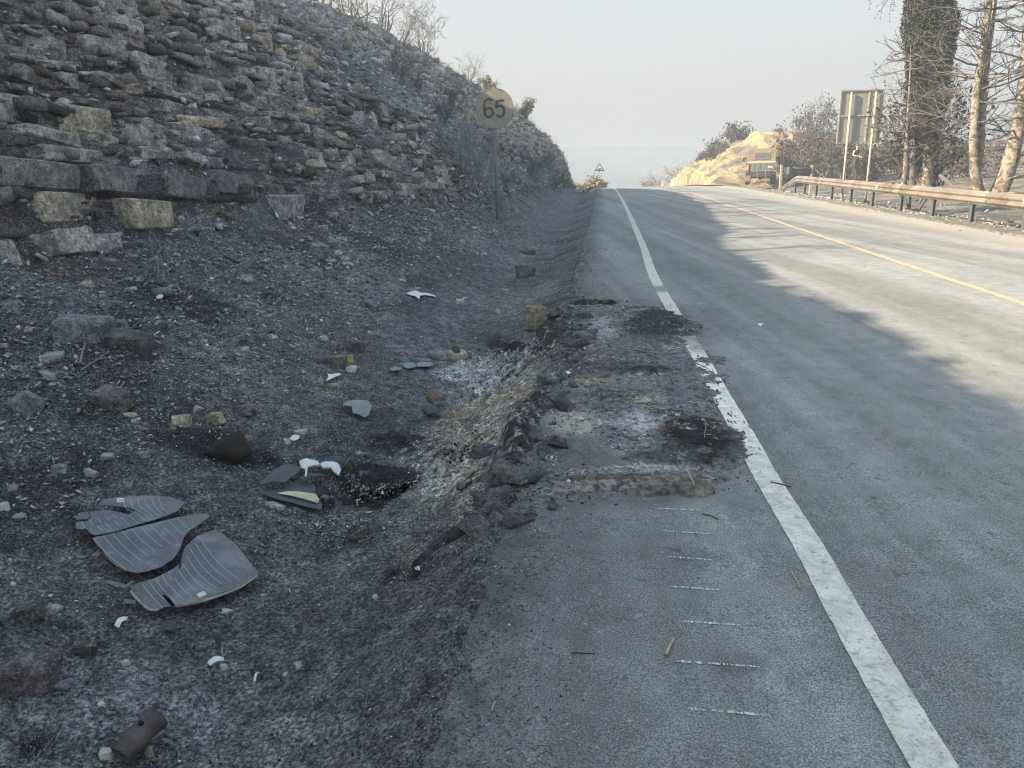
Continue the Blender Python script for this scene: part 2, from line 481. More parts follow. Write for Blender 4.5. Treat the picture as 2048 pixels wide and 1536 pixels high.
M_SIGNBACK = simple('bare_aluminium_back', (.30, .30, .27), .5, .1, 2, metal=.3, bump=.05)
M_SIGNFR = simple('sign_frame_steel', (.24, .235, .22), .6, .15, 3, bump=.1)
M_TANPOST = simple('sunbaked_steel_pole', (.40, .34, .26), .6, .2, 5, bump=.1)

# ================================================================== LARGE STRUCTURE
# ---- road (asphalt strip with shoulder)
def srows(a, b, ratio): return a * ratio ** np.arange(int(math.log(b / a) / math.log(ratio)) + 1)
s_rows = np.concatenate([np.linspace(-30, .7, 32)[:-1], srows(.7, 12, 1.0105), srows(12.05, 60, 1.03), np.linspace(61, 150, 60)])
t_cols = np.concatenate([np.arange(-.62, 1.5, .0145), np.arange(1.5, 3.2, .06), np.linspace(3.3, 8.45, 26)])
S, T = np.meshgrid(s_rows, t_cols, indexing='ij')
edge_w = .09 * fbm(S * 1.3, S * 0, seed=5) + .05 * fbm(S * 6, S * 0 + 3, seed=6, oct=5, gain=.7)
Tt = T; burnz = sstep(3.0, 3.8, S) * sstep(8.8, 7.0, S)
jag = T + EDGE(S) + edge_w * (.55 + 1.1 * burnz) + burnz * .16 * fbm(XC(S) * 4 + T * 6, S * 5, seed=12, oct=4) + .03 * fbm(XC(S) * 3 + T * 14, S * 14, seed=7, oct=4)
X = XC(S) + Tt
Z = ZR(S) + .004 * fbm(X * 1.3, S * 1.3, seed=8) - .16 * sstep(.02, -.08, jag) - .55 * sstep(-.07, -.20, jag) - .05 * sstep(8.3, 8.45, T)
# burnt patch of the shoulder
def blob(px, py, rx, ry, x, y, noise=.35, seed=0, soft=.5):
    """patch centred where the photograph shows it, radii in metres along and across the road"""
    c = hit(px, py)
    dx = (x - c.x) / rx; dy = (y - c.y) / ry
    r = np.sqrt(dx * dx + dy * dy) + noise * fbm(x * 3.2, y * 3.2, seed=seed + 31, oct=5, gain=.65)
    return 1 - sstep(1 - soft, 1 + soft * .4, r)
near = (S > 2) & (S < 12)
xs_, ys_ = X, S
soot = np.zeros_like(X)
for i, (px, py, rx, ry, k) in enumerate([(1310, 640, .55, .95, .95), (1180, 700, .55, 1.1, .75), (1350, 870, .42, .5, .95), (1250, 770, .75, .7, .7), (1100, 900, .45, .9, .62),
                                         (1230, 980, .62, .22, .55), (1400, 800, .5, .9, .35), (1120, 1150, .35, .8, .30), (1060, 1350, .28, .9, .32), (1280, 640, 1.0, 1.4, .45), (1480, 1330, .10, .07, .55), (1380, 1115, .12, .10, .35)]):
    soot = np.maximum(soot, k * blob(px, py, rx, ry, xs_, ys_, seed=i))
soot = np.maximum(soot, .82 * (1 - sstep(-.05, .52, T + EDGE(S) + .20 * fbm(X * 2, S * 2, seed=44, oct=5))))
soot *= .75 + .5 * fbm(X * 14, S * 14, seed=51, oct=4)
dust = np.zeros_like(X)
for i, (px, py, rx, ry, k) in enumerate([(1150, 845, .22, .30, .9), (1170, 765, .22, .22, .6), (1210, 655, .26, .5, .6), (1290, 790, .16, .2, .7), (1330, 830, .2, .22, .8), (1300, 905, .22, .10, .5)]):
    dust = np.maximum(dust, k * blob(px, py, rx, ry, xs_, ys_, seed=i + 60))
dust = np.clip(dust * (.8 + .9 * fbm(X * 22, S * 22, seed=52, oct=3)), 0, 1)
# road film on the far side: pale dust towards the rail
dust = np.maximum(dust, .55 * sstep(6.9, 7.9, T + .25 * fbm(X * .8, S * .8, seed=9)) + .22 * sstep(6.1, 7.2, T))
dust = np.where(soot > .5, dust * 1.0, dust)
crack = (1 - sstep(.05, .62, T + EDGE(S) + .16 * fbm(X * 2, S * 1.1, seed=70))) * .95
crack = np.maximum(crack, .10 * sstep(.2, .35, T) * (1 - sstep(1.2, 1.6, T)))
me = mesh_np('road', np.stack([X, S, Z], -1).reshape(-1, 3), grid_faces(*X.shape)[:, ::-1], M_ASPH, True,
             attrs={'soot': np.clip(soot * (1 - dust * .8), 0, 1).ravel(), 'dust': dust.ravel(), 'crack': crack.ravel()})
road = tag(put('road', me), kind='structure', label='grey two lane asphalt road rising to a crest, burnt on its near shoulder')

def stripe(name, t0, width, mat, s0, s1, colf, label, lift=.004):
    ss = np.concatenate([np.linspace(s0, 1, 8)[:-1], srows(max(1, s0), 14, 1.006), srows(14.05, s1, 1.02)])
    tt = np.linspace(0, width, 25)
    S_, T_ = np.meshgrid(ss, tt, indexing='ij')
    w = .004 * fbm(S_ * 22, S_ * 0, seed=3)
    X_ = XC(S_) + t0 + T_ + np.where(T_ < .001, w, 0) + np.where(T_ > width - .001, w * .8, 0)
    Z_ = ZR(S_) + .004 * fbm(X_ * 1.3, S_ * 1.3, seed=8) + lift
    col, keep = colf(X_, S_)
    f = grid_faces(*X_.shape)[:, ::-1]
    kf = keep.ravel()[f].mean(1) > .5
    o = put(name, mesh_np(name, np.stack([X_, S_, Z_], -1).reshape(-1, 3), f[kf], mat, True, col=col.reshape(-1, 3)))
    return tag(o, kind='structure', label=label)
def white_col(x, y):
    fresh = blob(1420, 770, .5, 1.35, x, y, seed=3, noise=.25)
    gap = blob(1370, 655, .13, .50, x, y, seed=5, noise=1.1, soft=.7)
    g = np.maximum(gap, (fbm(x * 40, y * 26, seed=14, oct=5, gain=.75) > .31) * fresh)
    gap2 = blob(1510, 925, .3, .10, x, y, seed=9, noise=.3)
    c = np.ones(x.shape + (3,)) * (.82 + .18 * fresh[..., None])
    dk = np.maximum(blob(1368, 660, .20, .85, x, y, seed=5, noise=.8, soft=.8), blob(1318, 578, .4, .30, x, y, seed=6, noise=.4, soft=.7) * .8)
    c *= (1 - .12 * sstep(10, 14, y) - .72 * dk)[..., None]
    return c, g < .55
stripe('edge_line', .865, .13, M_WHITE, -20, 140, white_col, 'white painted line along the shoulder, scorched away beside the burnt patch')
stripe('centre_line', 4.545, .11, M_YELLOW, -20, 140, lambda x, y: (np.ones(x.shape + (3,)) * .85, np.ones(x.shape)), 'ochre yellow painted line along the middle of the road')

rl0 = np.random.default_rng(88)
# thin chalk dashes sprayed on the shoulder
M_CHALK = simple('chalk_white', (.62, .64, .62), .9, .1, 40)
for (x0, y0, x1, y1) in [(1310, 1018, 1400, 1022), (1325, 1063, 1430, 1070), (1335, 1115, 1425, 1122), (1337, 1175, 1440, 1183), (1362, 1245, 1482, 1253), (1353, 1325, 1520, 1337), (1374, 1419, 1532, 1434),
                         (1516, 954, 1545, 955), (1530, 988, 1575, 990), (1700, 1267, 1722, 1270), (1732, 1352, 1762, 1355), (1785, 1452, 1822, 1460), (1610, 1133, 1640, 1134)]:
    a = hit(x0, y0); b_ = hit(x1, y1)
    n = 90; u = np.linspace(0, 1, n)
    cx = a.x + (b_.x - a.x) * u; cy = a.y + (b_.y - a.y) * u + .002 * fbm(u * 20, u * 0, seed=int(y0))
    wd = .0058 * (.8 + .6 * fbm(u * 40, u * 0 + 2, seed=int(y0) + 1)) * np.minimum(1, 12 * np.minimum(u + .02, 1.02 - u))
    zz = ZR(cy) + .004 * fbm(cx * 1.3, cy * 1.3, seed=8) + (.008 if x0 > 1505 else .0045)
    V = np.concatenate([np.stack([cx, cy - wd, zz], -1), np.stack([cx, cy + wd, zz], -1)])
    i = np.arange(n - 1); f = np.stack([i, i + 1, i + 1 + n, i + n], 1)
    keep = fbm(i * .9, i * 0, seed=int(y0) + 5, oct=3) > rl0.uniform(-.35, .25, n - 1)
    put_o = put('chalk_mark', mesh_np('chalk_mark', V, f[keep], M_CHALK))
    tag(put_o, kind='structure')

# ---- ground between the road and the rock cut (fine mesh)
sg = np.concatenate([np.linspace(-8.5, .85, 40), srows(.9, 11, 1.0070), srows(11.03, 57, 1.009)])
v = np.linspace(0, 1, 400) ** .93
S, Vv = np.meshgrid(sg, v, indexing='ij')
Tm = EDGE(S) - .24 + Vv * (TOE(S) + .50 - EDGE(S) + .24)
X = XC(S) - Tm; Y = S
Z = zmac(X, Y)
Zr0 = ZR(S)
inner = sstep(.03, .33, Tm - EDGE(S))
lump = .055 * fbm(X * .9, Y * .9, seed=20, oct=3) + .04 * fbm(X * 3.1, Y * 3.1, seed=21, oct=3) + .020 * fbm(X * 10, Y * 10, seed=22, oct=3) + .013 * fbm(X * 33, Y * 33, seed=23, oct=3, gain=.7)
rub = sstep(1.6, 3.6, Tm)
lump *= (.55 + .95 * rub)
Zd = Z + lump * (.25 + .75 * inner)
Zd = np.where(Tm < EDGE(S), np.minimum(Zd, Zr0 - .012 + .02 * fbm(X * 20, Y * 20, seed=24)) - .04 * sstep(.03, .15, EDGE(S) - Tm), Zd)
lip = sstep(3.0, 3.6, Y) * sstep(8.6, 7.2, Y) * np.exp(-((Tm - EDGE(S) + .02 + .26 * fbm(X * 1.6, Y * 1.6, seed=26, oct=4)) / (.09 + .05 * fbm(X * 3, Y * 3, seed=29))) ** 2) * sstep(-.35, .15, fbm(X * 2.6, Y * 2.6, seed=30, oct=3))
Zd += lip * (.055 + .05 * fbm(X * 6, Y * 6, seed=27, oct=3) + .035 * fbm(X * 22, Y * 22, seed=28, oct=3))
# ragged broken edge of the burnt shoulder, a hollow below it
hol = blob(760, 965, .30, .28, X, Y, seed=81); Zd -= .09 * hol
ridge = blob(1040, 860, .13, .62, X, Y, seed=82, noise=.3); Zd += .075 * ridge * sstep(-.05, .10, Tm - EDGE(S))
# shelving slabs on the burnt bank
bank = blob(1000, 740, .55, 1.2, X, Y, seed=83, noise=.3)
stair = (np.mod((X * .85 - Y * .35) * 9 + .8 * fbm(X * 4, Y * 4, seed=25), 1.0) - .5) * .035
Zd += stair * bank
# colours
def lerp(c, c2, k): return c * (1 - k[..., None]) + np.array(c2)[None, None] * k[..., None]
def ground_colours(X, Y, Tm):
    c = np.zeros(X.shape + (3,)) + np.array([.172, .169, .175])
    n = fbm(X * 1.1, Y * 1.1, seed=90, oct=5)
    c = lerp(c, (.27, .266, .272), sstep(-.1, .35, n))
    c = lerp(c, (.062, .060, .066), sstep(.05, .40, fbm(X * 1.7, Y * 1.7, seed=91, oct=5)) * .9)
    c = lerp(c, (.18, .170, .168), sstep(.1, .5, fbm(X * .6, Y * .6, seed=93, oct=4)) * .6)
    # greyer swept ground in the swale, browner under the rock
    sw = np.exp(-((Tm - 1.6) / .55) ** 2) * sstep(3.5, 7, Y)
    c = lerp(c, (.21, .222, .228), sw * .75)
    und = sstep(-1.1, -.2, Tm - TOE(Y)) * (1 - sstep(11, 15, Y))
    c = lerp(c, (.16, .140, .115), und * sstep(-.2, .35, fbm(X * 2.3, Y * 2.3, seed=92)) * .8)
    c = lerp(c, (.15, .15, .155), (1 - sstep(.0, .45, Tm - EDGE(Y))) * .6)
    P = [(1085, 690, .16, .42, (.035, .034, .036), .95), (1000, 690, .20, .45, (.03, .03, .032), .95), (960, 740, .28, .55, (.46, .47, .46), .9), (895, 745, .18, .25, (.60, .63, .63), .9), (1015, 790, .30, .42, (.40, .335, .235), .9),
         (960, 870, .32, .45, (.40, .34, .24), .85), (930, 830, .3, .35, (.36, .31, .23), .8), (900, 960, .26, .34, (.46, .42, .33), .9), (940, 1000, .12, .3, (.60, .58, .52), .8), (980, 830, .12, .3, (.58, .55, .48), .8), (860, 1090, .25, .2, (.30, .28, .25), .6), (790, 1060, .2, .14, (.33, .33, .32), .6), (870, 900, .10, .16, (.10, .08, .06), .7),
         (860, 1010, .12, .20, (.30, .29, .26), .7), (1040, 850, .11, .5, (.035, .033, .035), .95), (1010, 960, .12, .35, (.060, .055, .055), .9), (760, 965, .26, .26, (.018, .018, .02), .97), (660, 1000, .12, .12, (.02, .02, .022), .85),
         (790, 890, .22, .22, (.03, .03, .033), .85), (845, 960, .05, .18, (.34, .35, .36), .8), (700, 1070, .28, .16, (.03, .03, .033), .6), (640, 1060, .2, .1, (.20, .20, .21), .55), (830, 1225, .10, .09, (.26, .25, .26), .6), (900, 1310, .12, .09, (.20, .21, .21), .6),
         (350, 600, .5, .4, (.035, .034, .036), .8), (100, 520, .6, .3, (.13, .11, .08), .6), (450, 900, .45, .25, (.022, .02, .022), .9), (850, 500, 1.2, 2.0, (.10, .11, .115), .5), (1100, 640, .1, .5, (.03, .03, .03), .8), (730, 830, .5, .3, (.10, .095, .095), .5),
         (1250, 605, .4, .12, (.02, .02, .02), .8)]
    for i, (px, py, rx, ry, cc, k) in enumerate(P):
        c = lerp(c, cc, k * blob(px, py, rx, ry, X, Y, seed=200 + i, noise=.45, soft=.45))
    return c
colg = ground_colours(X, Y, Tm)
fine = 1 + .55 * fbm(X * 24, Y * 24, seed=95, oct=3, gain=.75)
colg = np.clip(colg * (1 + .75 * np.maximum(bank, blob(930, 900, .5, .7, X, Y, seed=84)))[..., None], 0, .9)
burn = np.maximum(bank, blob(930, 900, .5, .7, X, Y, seed=84))
colg = lerp(colg, (.062, .058, .058), np.clip(lip * 1.3, 0, 1) * .9)
w1 = sstep(.04, .22, fbm(X * 26, Y * 22, seed=96, oct=4, gain=.8)) * np.maximum(burn, lip * .5)
colg = lerp(colg, (.85, .84, .80), w1 * .85)
w2 = sstep(.08, .25, fbm(X * 19 + 9, Y * 19, seed=97, oct=4, gain=.8)) * np.clip(burn * 1.2, 0, 1)
colg = lerp(colg, (.022, .021, .022), w2 * .55)
colg *= fine[..., None]
speck = .25 + .75 * sstep(4.5, 2.2, Y) * (1 - .4 * rub)
me = mesh_np('ground', np.stack([X, Y, Zd], -1).reshape(-1, 3), grid_faces(*X.shape), M_GROUND, True, col=colg.reshape(-1, 3), attrs={'speck': speck.ravel()})
ground = tag(put('ground', me), kind='structure', label='blackened ashy ground of the roadside swale below the rock cut')
def ground_z(x, y):
    """height of the fine ground at a point (same formula, without the hollows)"""
    x = np.asarray(x, float); y = np.asarray(y, float)
    Tm_ = XC(y) - x
    l = .055 * fbm(x * .9, y * .9, seed=20, oct=3) + .04 * fbm(x * 3.1, y * 3.1, seed=21, oct=3) + .020 * fbm(x * 10, y * 10, seed=22, oct=3)
    l = l * (.55 + .95 * sstep(1.6, 3.6, Tm_)) * (.25 + .75 * sstep(.03, .33, Tm_ - EDGE(y)))
    return zmac(x, y) + np.where(Tm_ > EDGE(y), l, 0)


# ---- burnt crust over the shoulder, a thin uneven layer on the asphalt
yy = srows(3.15, 9.6, 1.0032); xx = np.linspace(-.52, 1.42, 240)
Y, T = np.meshgrid(yy, xx, indexing='ij'); X = XC(Y) + T
m_ = np.zeros(X.shape)
for i, (px, py, rx, ry) in enumerate([(1250, 720, .85, 1.5), (1290, 650, .62, 1.0), (1340, 870, .52, .62), (1180, 780, .50, 1.2), (1240, 960, .60, .20), (1170, 630, .5, .75), (1090, 720, .2, 1.6), (1065, 930, .22, .6)]):
    m_ = np.maximum(m_, blob(px, py, rx, ry, X, Y, seed=300 + i, noise=.35, soft=.35))
m_ *= sstep(-.02, .22, T + EDGE(Y) + .22 * fbm(X * 4, Y * 4, seed=309, oct=5, gain=.6))
m_ *= sstep(1.42, 1.02, T + .10 * fbm(X * 9, Y * 9, seed=310, oct=3))
tex = fbm(X * 26, Y * 26, seed=311, oct=4, gain=.75)
Zc = ZR(Y) + .004 * fbm(X * 1.3, Y * 1.3, seed=8) - .008 + m_ * (.011 + .006 * tex + .010 * np.clip(fbm(X * 5, Y * 5, seed=312, oct=3), -.6, 1))
c = np.zeros(X.shape + (3,)) + np.array([.135, .135, .142])
for i, (px, py, rx, ry, cc, k, hh) in enumerate([
    (1180, 700, .50, .9, (.105, .098, .10), .8, .004), (1210, 655, .24, .55, (.30, .30, .31), .75, .002), (1310, 650, .40, .62, (.030, .031, .034), .95, .022), (1300, 610, .36, .25, (.035, .035, .037), .9, .012),
    (1355, 655, .16, .35, (.030, .03, .032), .9, .010), (1110, 680, .16, .8, (.045, .042, .042), .85, .020), (1190, 735, .42, .22, (.075, .067, .064), .8, .006), (1285, 742, .28, .13, (.022, .022, .024), .95, .020), (1180, 764, .22, .11, (.27, .225, .16), .8, .002),
    (1290, 797, .13, .15, (.32, .285, .23), .8, .003), (1235, 790, .28, .12, (.055, .055, .06), .85, .012), (1150, 845, .21, .27, (.36, .325, .265), .9, .001), (1300, 845, .30, .22, (.40, .41, .42), .7, .010),
    (1395, 872, .25, .36, (.020, .020, .023), .97, .026), (1340, 830, .14, .12, (.03, .031, .034), .8, .012), (1285, 935, .30, .13, (.34, .36, .365), .75, .010), (1345, 915, .26, .12, (.05, .052, .055), .8, .012), (1120, 925, .22, .30, (.15, .155, .16), .8, .0),
    (1250, 962, .50, .09, (.15, .13, .12), .9, .012), (1230, 975, .35, .06, (.22, .20, .185), .6, .006), (1385, 968, .14, .10, (.22, .20, .16), .7, .010), (1270, 890, .3, .1, (.16, .17, .175), .6, .006)]):
    b_ = blob(px, py, rx, ry, X, Y, seed=330 + i, noise=.6, soft=.55)
    c = lerp(c, cc, k * b_); Zc = Zc + hh * b_ * (.6 + .8 * np.clip(tex + .4, 0, 1)) * sstep(.1, .6, m_)
big = fbm(X * 3.2, Y * 3.2, seed=350, oct=4)
c = lerp(c, (.42, .42, .41), sstep(.16, .32, fbm(X * 30, Y * 24, seed=351, oct=4, gain=.85)) * sstep(-.25, .25, big) * .85)
c = lerp(c, (.022, .022, .024), sstep(.12, .28, fbm(X * 22, Y * 18, seed=352, oct=4, gain=.85)) * .8)
c = lerp(c, (.24, .19, .13), sstep(.22, .4, fbm(X * 12, Y * 10, seed=353, oct=4, gain=.8)) * .35)
f_ = grid_faces(*X.shape)[:, ::-1]; kf = (m_.ravel()[f_].max(1) > .03)
us = np.unique(f_[kf]); rm_ = np.zeros(X.size, int); rm_[us] = np.arange(len(us))
me = mesh_np('burnt_crust', np.stack([X, Y, Zc], -1).reshape(-1, 3)[us], rm_[f_[kf]], M_CHIP, False, col=c.reshape(-1, 3)[us])
tag(put('burnt_crust', me), kind='structure', label='thin crust of ash and melted remains on the burnt shoulder')

# ---- rock cut: bedded limestone face with rubble
DIP = .06
rl = np.random.default_rng(5)
bounds = [-2.0]
while bounds[-1] < 1.2: bounds.append(bounds[-1] + rl.uniform(.12, .3))
bounds = bounds[:-1] + [1.22, 1.53, 1.87, 2.15, 2.30, 2.46, 2.80]
while bounds[-1] < 12: bounds.append(bounds[-1] + rl.choice([.06, .09, .12, .17, .24, .33]) * rl.uniform(.8, 1.2))
bounds = np.array(bounds); NLAY = len(bounds) - 1
i_rec = int(np.searchsorted(bounds, 1.6)) - 1; i_led = i_rec + 1; i_tan = i_rec + 4
wid = .30 + 1.0 * rl.random(NLAY) ** 1.3; wid[i_rec] = .95; wid[i_led] = 1.0; wid[i_tan] = .9
off = rl.random(NLAY) * 3
def bedding(X, Y, z):
    return z + DIP * Y + .10 * fbm(X * .12 + 3, Y * .12, seed=101, oct=2) + .045 * fbm(X * .9, Y * .9, seed=102, oct=3)
def strata(X, Y, z):
    L = bedding(X, Y, z)
    k = np.clip(np.searchsorted(bounds, L, side='right') - 1, 0, NLAY - 1)
    th = bounds[k + 1] - bounds[k]; f = (L - bounds[k]) / th
    ss = Y + .45 * fbm(Y * .9, L * 2.2, seed=103, oct=3)
    w = wid[k]
    g = (ss + off[k]) / w; bi = np.floor(g); fs = g - bi
    r1 = _hash(k, bi, k * 0, 7); r2 = _hash(k, bi, k * 0, 8)
    es = np.minimum(fs, 1 - fs) * w; et = np.minimum(f, 1 - f) * th
    return L, k, f, th, r1, r2, es, et
sc_ = np.concatenate([np.linspace(-9, 1.5, 60), srows(1.6, 24, 1.0050), srows(24.1, 57, 1.008)])
nc = 260; q = np.concatenate([np.linspace(-.06, 1, nc), 1 + np.linspace(.02, 1, 50) ** 1.6 * 3.4])
S, Q = np.meshgrid(sc_, q, indexing='ij')
toe = TOE(S); ct, cz = crest(S)
Tm = toe + Q * (ct - toe)
X = XC(S) - Tm; Y = S.copy(); Z = zmac(X, Y)
# uneven ridge line
Z += sstep(.55, 1, Q) * (.22 * fbm(X * .55, Y * .55, seed=110, oct=4) + .10 * fbm(X * 2.2, Y * 2.2, seed=111, oct=3)) * sstep(56, 48, S)
L, k, f, th, r1, r2, es, et = strata(X, Y, Z)
rubm = fbm(Y * .30, L * .42, seed=120, oct=4)
rubm = rubm + .5 * sstep(12, 20, S) * (1 - sstep(2.5, 5, L)) - .28 * (1 - sstep(9, 13, S)) + .75 * sstep(.78, 1.0, Q)
rubm += .55 * sstep(0, -.5, L - 1.5) * sstep(8, 13, S)
hold = 1 - sstep(-.02, .30, rubm)                 # 1 where beds stand out, 0 under rubble
hold = np.where((k >= i_rec) & (k <= i_tan) & (S < 11.5), np.maximum(hold, .9), hold)
hold *= sstep(-.02, .05, Q) * (1 - sstep(.92, 1.0, Q))
slope = np.clip(np.gradient(Z, axis=1) / np.maximum(np.gradient(Tm, axis=1), 1e-4), .35, 2.5)
out = (f - .5) * th / slope * .85
out += (r1 - .45) * .20
out += np.where(k == i_led, .17, 0) * (S < 10.5) - np.where(k == i_rec, .10, 0) * (S < 10.5)
crackd = 1 - sstep(.0, .035, np.minimum(es, et))
out -= .07 * crackd
rough = .12 * fbm(X * 1.4, Y * 1.4, Z * 2.8, seed=130, oct=3) + .05 * fbm(X * 5, Y * 5, Z * 9, seed=131, oct=4, gain=.65)
deb = .10 * fbm(X * 2.6, Y * 2.6, Z * 2.6, seed=132, oct=5, gain=.68)
# ridged chunks for the rubble
rg = .09 * (np.abs(vnoise(X * 5.5, Y * 4.5, Z * 9, seed=133)) + .5 * np.abs(vnoise(X * 12, Y * 10, Z * 20, seed=134)))
disp = out * hold + rough * (.5 + .5 * hold) + (deb + rg) * (1 - hold)
disp *= (.35 + .65 * (1 - sstep(1.0, 1.3, Q)))
tuck = sstep(.035, -.055, Q)
disp = disp * (1 - tuck) - .10 * tuck
X2 = X + disp; Z2 = Z - .30 * tuck + (deb * .35 + rg * .6) * (1 - hold) + .015 * fbm(X * 18, Y * 18, Z * 18, seed=135, oct=2)
c = np.zeros(X.shape + (3,)) + np.array([.36, .345, .335])
c = lerp(c, (.44, .40, .36), sstep(.35, .8, r2) * hold)
c = lerp(c, (.095, .094, .10), sstep(.7, .95, r1) * .7 * hold)
tanm = ((r2 > .84) | ((k == i_rec) & (Y < 10.2) & (r1 > .1)) | ((k == i_tan) & (Y < 9.8) & (r2 > .25))) & (hold > .35)
tanm = tanm * (.35 + .65 * sstep(-.15, .25, fbm(X * 3, Y * 3, Z * 3, seed=140, oct=4)))
c = lerp(c, (.34, .285, .205), tanm * (1 - crackd))
c = lerp(c, (.31, .31, .32), (1 - hold) * .75)
c = lerp(c, (.30, .305, .31), (1 - hold) * sstep(.15, .5, fbm(X * 6, Y * 6, Z * 6, seed=141, oct=4)) * .8)
c = lerp(c, (.05, .05, .054), np.clip(crackd * hold * .8 + sstep(.1, .5, fbm(Y * .7, L * 1.0, seed=142, oct=5)) * .35, 0, .85))
c = lerp(c, (.075, .073, .078), ((k == i_led) & (S < 10.5)) * .75)
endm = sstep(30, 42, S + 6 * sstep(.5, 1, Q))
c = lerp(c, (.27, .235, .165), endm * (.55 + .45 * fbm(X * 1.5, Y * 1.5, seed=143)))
c = lerp(c, (.42, .45, .50), sstep(.60, .9, Q) * (1 - endm) * .8)  # upper slope: blue smoke haze put into the rock colour
c = c * (1 + .35 * fbm(X * 9, Y * 9, Z * 14, seed=144, oct=3))[..., None]
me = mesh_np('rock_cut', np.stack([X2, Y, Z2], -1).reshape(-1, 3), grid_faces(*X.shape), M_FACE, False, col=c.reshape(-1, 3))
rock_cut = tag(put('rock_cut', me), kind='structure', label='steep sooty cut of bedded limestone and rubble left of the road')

# ---- the rest of the terrain, one coarse sheet reaching the horizon
gx = np.concatenate([-np.geomspace(60, 2500, 24)[::-1], np.linspace(-55, 70, 170), np.geomspace(74, 2500, 26)])
gy = np.concatenate([-np.geomspace(35, 1500, 14)[::-1], np.linspace(-30, 130, 200), np.geomspace(134, 3000, 34)])
GX, GY = np.meshgrid(gx, gy, indexing='xy')
def terrain_z(x, y):
    z = zmac(x, y)
    t = x - XC(y)
    # valley beyond the crest, flattening far away
    yy = np.clip(y, -30, 140); z = np.where(y > 140, zmac(x * 0 + np.clip(x, -40, 60), yy) - (y - 140) * .05 * np.exp(-np.clip(y - 140, 0, 500) / 300), z)
    z = np.clip(z, -14, 12)
    return z
GZ = terrain_z(GX, GY)
tt = GX - XC(GY)
ct_, _ = crest(GY)
sink = ((tt < .05) & (tt > -(ct_ + 2.6 * (ct_ - TOE(GY)))) & (GY > -8) & (GY < 58))
GZ = GZ - .9 * sink
onroad = (tt > -1.0) & (tt < 8.8) & (GY < 152)
GZ = np.where(onroad & ~sink, ZR(GY) - .35, GZ)
GZ = np.where((tt > 8.8), GZ + .10 * fbm(GX * .5, GY * .5, seed=150, oct=4) * sstep(9.5, 12, tt), GZ)
fc = np.zeros(GX.shape + (3,)) + np.array([.20, .185, .16])
fc = lerp(fc, (.09, .088, .08), sstep(-.1, .3, fbm(GX * .35, GY * .35, seed=151, oct=5)) * .9)
fc = lerp(fc, (.12, .12, .12), (tt < 0) * .8)
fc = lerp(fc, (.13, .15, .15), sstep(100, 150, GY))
me = mesh_np('terrain', np.stack([GX, GY, GZ], -1).reshape(-1, 3), grid_faces(*GX.shape), M_GROUND, True, col=fc.reshape(-1, 3), attrs={'speck': np.zeros(GX.size)})
terrain = tag(put('terrain', me), kind='structure', label='open land and valley around the road')

# ---- right verge behind the far lane and under the guard rail, finer
sv = srows(6, 60, 1.008); tv = np.concatenate([np.linspace(8.05, 12, 90), np.linspace(12.1, 34, 120)])
S, T = np.meshgrid(sv, tv, indexing='ij')
X = XC(S) + T
gnd = zmac(X, S)
Z = gnd + .03 + sstep(8.6, 9.2, T) * (.035 * fbm(X * 2.5, S * 2.5, seed=160, oct=4) + .05 * fbm(X * .7, S * .7, seed=161, oct=3)) + .012 * fbm(X * 9, S * 9, seed=162) * sstep(8.05, 8.4, T)
Z = np.where(T < 8.12, ZR(S) - .03, Z)
c = np.zeros(X.shape + (3,)) + np.array([.22, .205, .18])
c = lerp(c, (.28, .26, .22), sstep(0, .4, fbm(X * .8, S * .8, seed=163, oct=4)))
c = lerp(c, (.10, .096, .09), sstep(-.1, .25, fbm(X * 1.4, S * 1.4, seed=164, oct=5)) * sstep(9.0, 10, T) * .9)
c = lerp(c, (.26, .26, .27), (1 - sstep(9.2, 9.8, T)) * .35)
c *= (1 + .3 * fbm(X * 7, S * 7, seed=165))[..., None]
me = mesh_np('verge', np.stack([X, S, Z], -1).reshape(-1, 3), grid_faces(*X.shape)[:, ::-1], M_GROUND, True, col=c.reshape(-1, 3), attrs={'speck': np.zeros(X.size)})
tag(put('verge', me), kind='structure', label='pale dusty gravel verge along the guard rail')

# ---- sunlit cut on the right beyond the crest
S, T = np.meshgrid(np.linspace(51, 92, 240), np.linspace(6.9, 26, 200), indexing='ij')
X = XC(S) + T; Z = zmac(X, S)
r3 = .55 * fbm(X * .8, S * .8, Z * .8, seed=170, oct=5, gain=.6) + .22 * np.abs(vnoise(X * 2.2, S * 2.2, Z * 3.5, seed=171))
amp = sstep(.1, 1.0, Z - ZR(S))
X2 = X - r3 * amp; Z2 = Z + .06 + r3 * .5 * amp
c = np.zeros(X.shape + (3,)) + np.array([.34, .275, .16])
c = lerp(c, (.42, .35, .21), sstep(0, .4, fbm(X * .6, S * .6, Z * .6, seed=172, oct=4)))
c = lerp(c, (.12, .10, .08), sstep(-.02, .22, fbm(X * 1.1, S * 1.1, Z * 1.5, seed=173, oct=5)) * .85)
c = lerp(c, (.12, .11, .10), sstep(4.6, 5.2, Z - ZR(S)) * .7 * sstep(12, 13.5, T))
me = mesh_np('hill', np.stack([X2, S, Z2], -1).reshape(-1, 3), grid_faces(*X.shape)[:, ::-1], M_GROUND, True, col=c.reshape(-1, 3), attrs={'speck': np.zeros(X.size)})
tag(put('hill', me), kind='structure', label='yellow sunlit earth cut right of the road beyond the parked lorry')

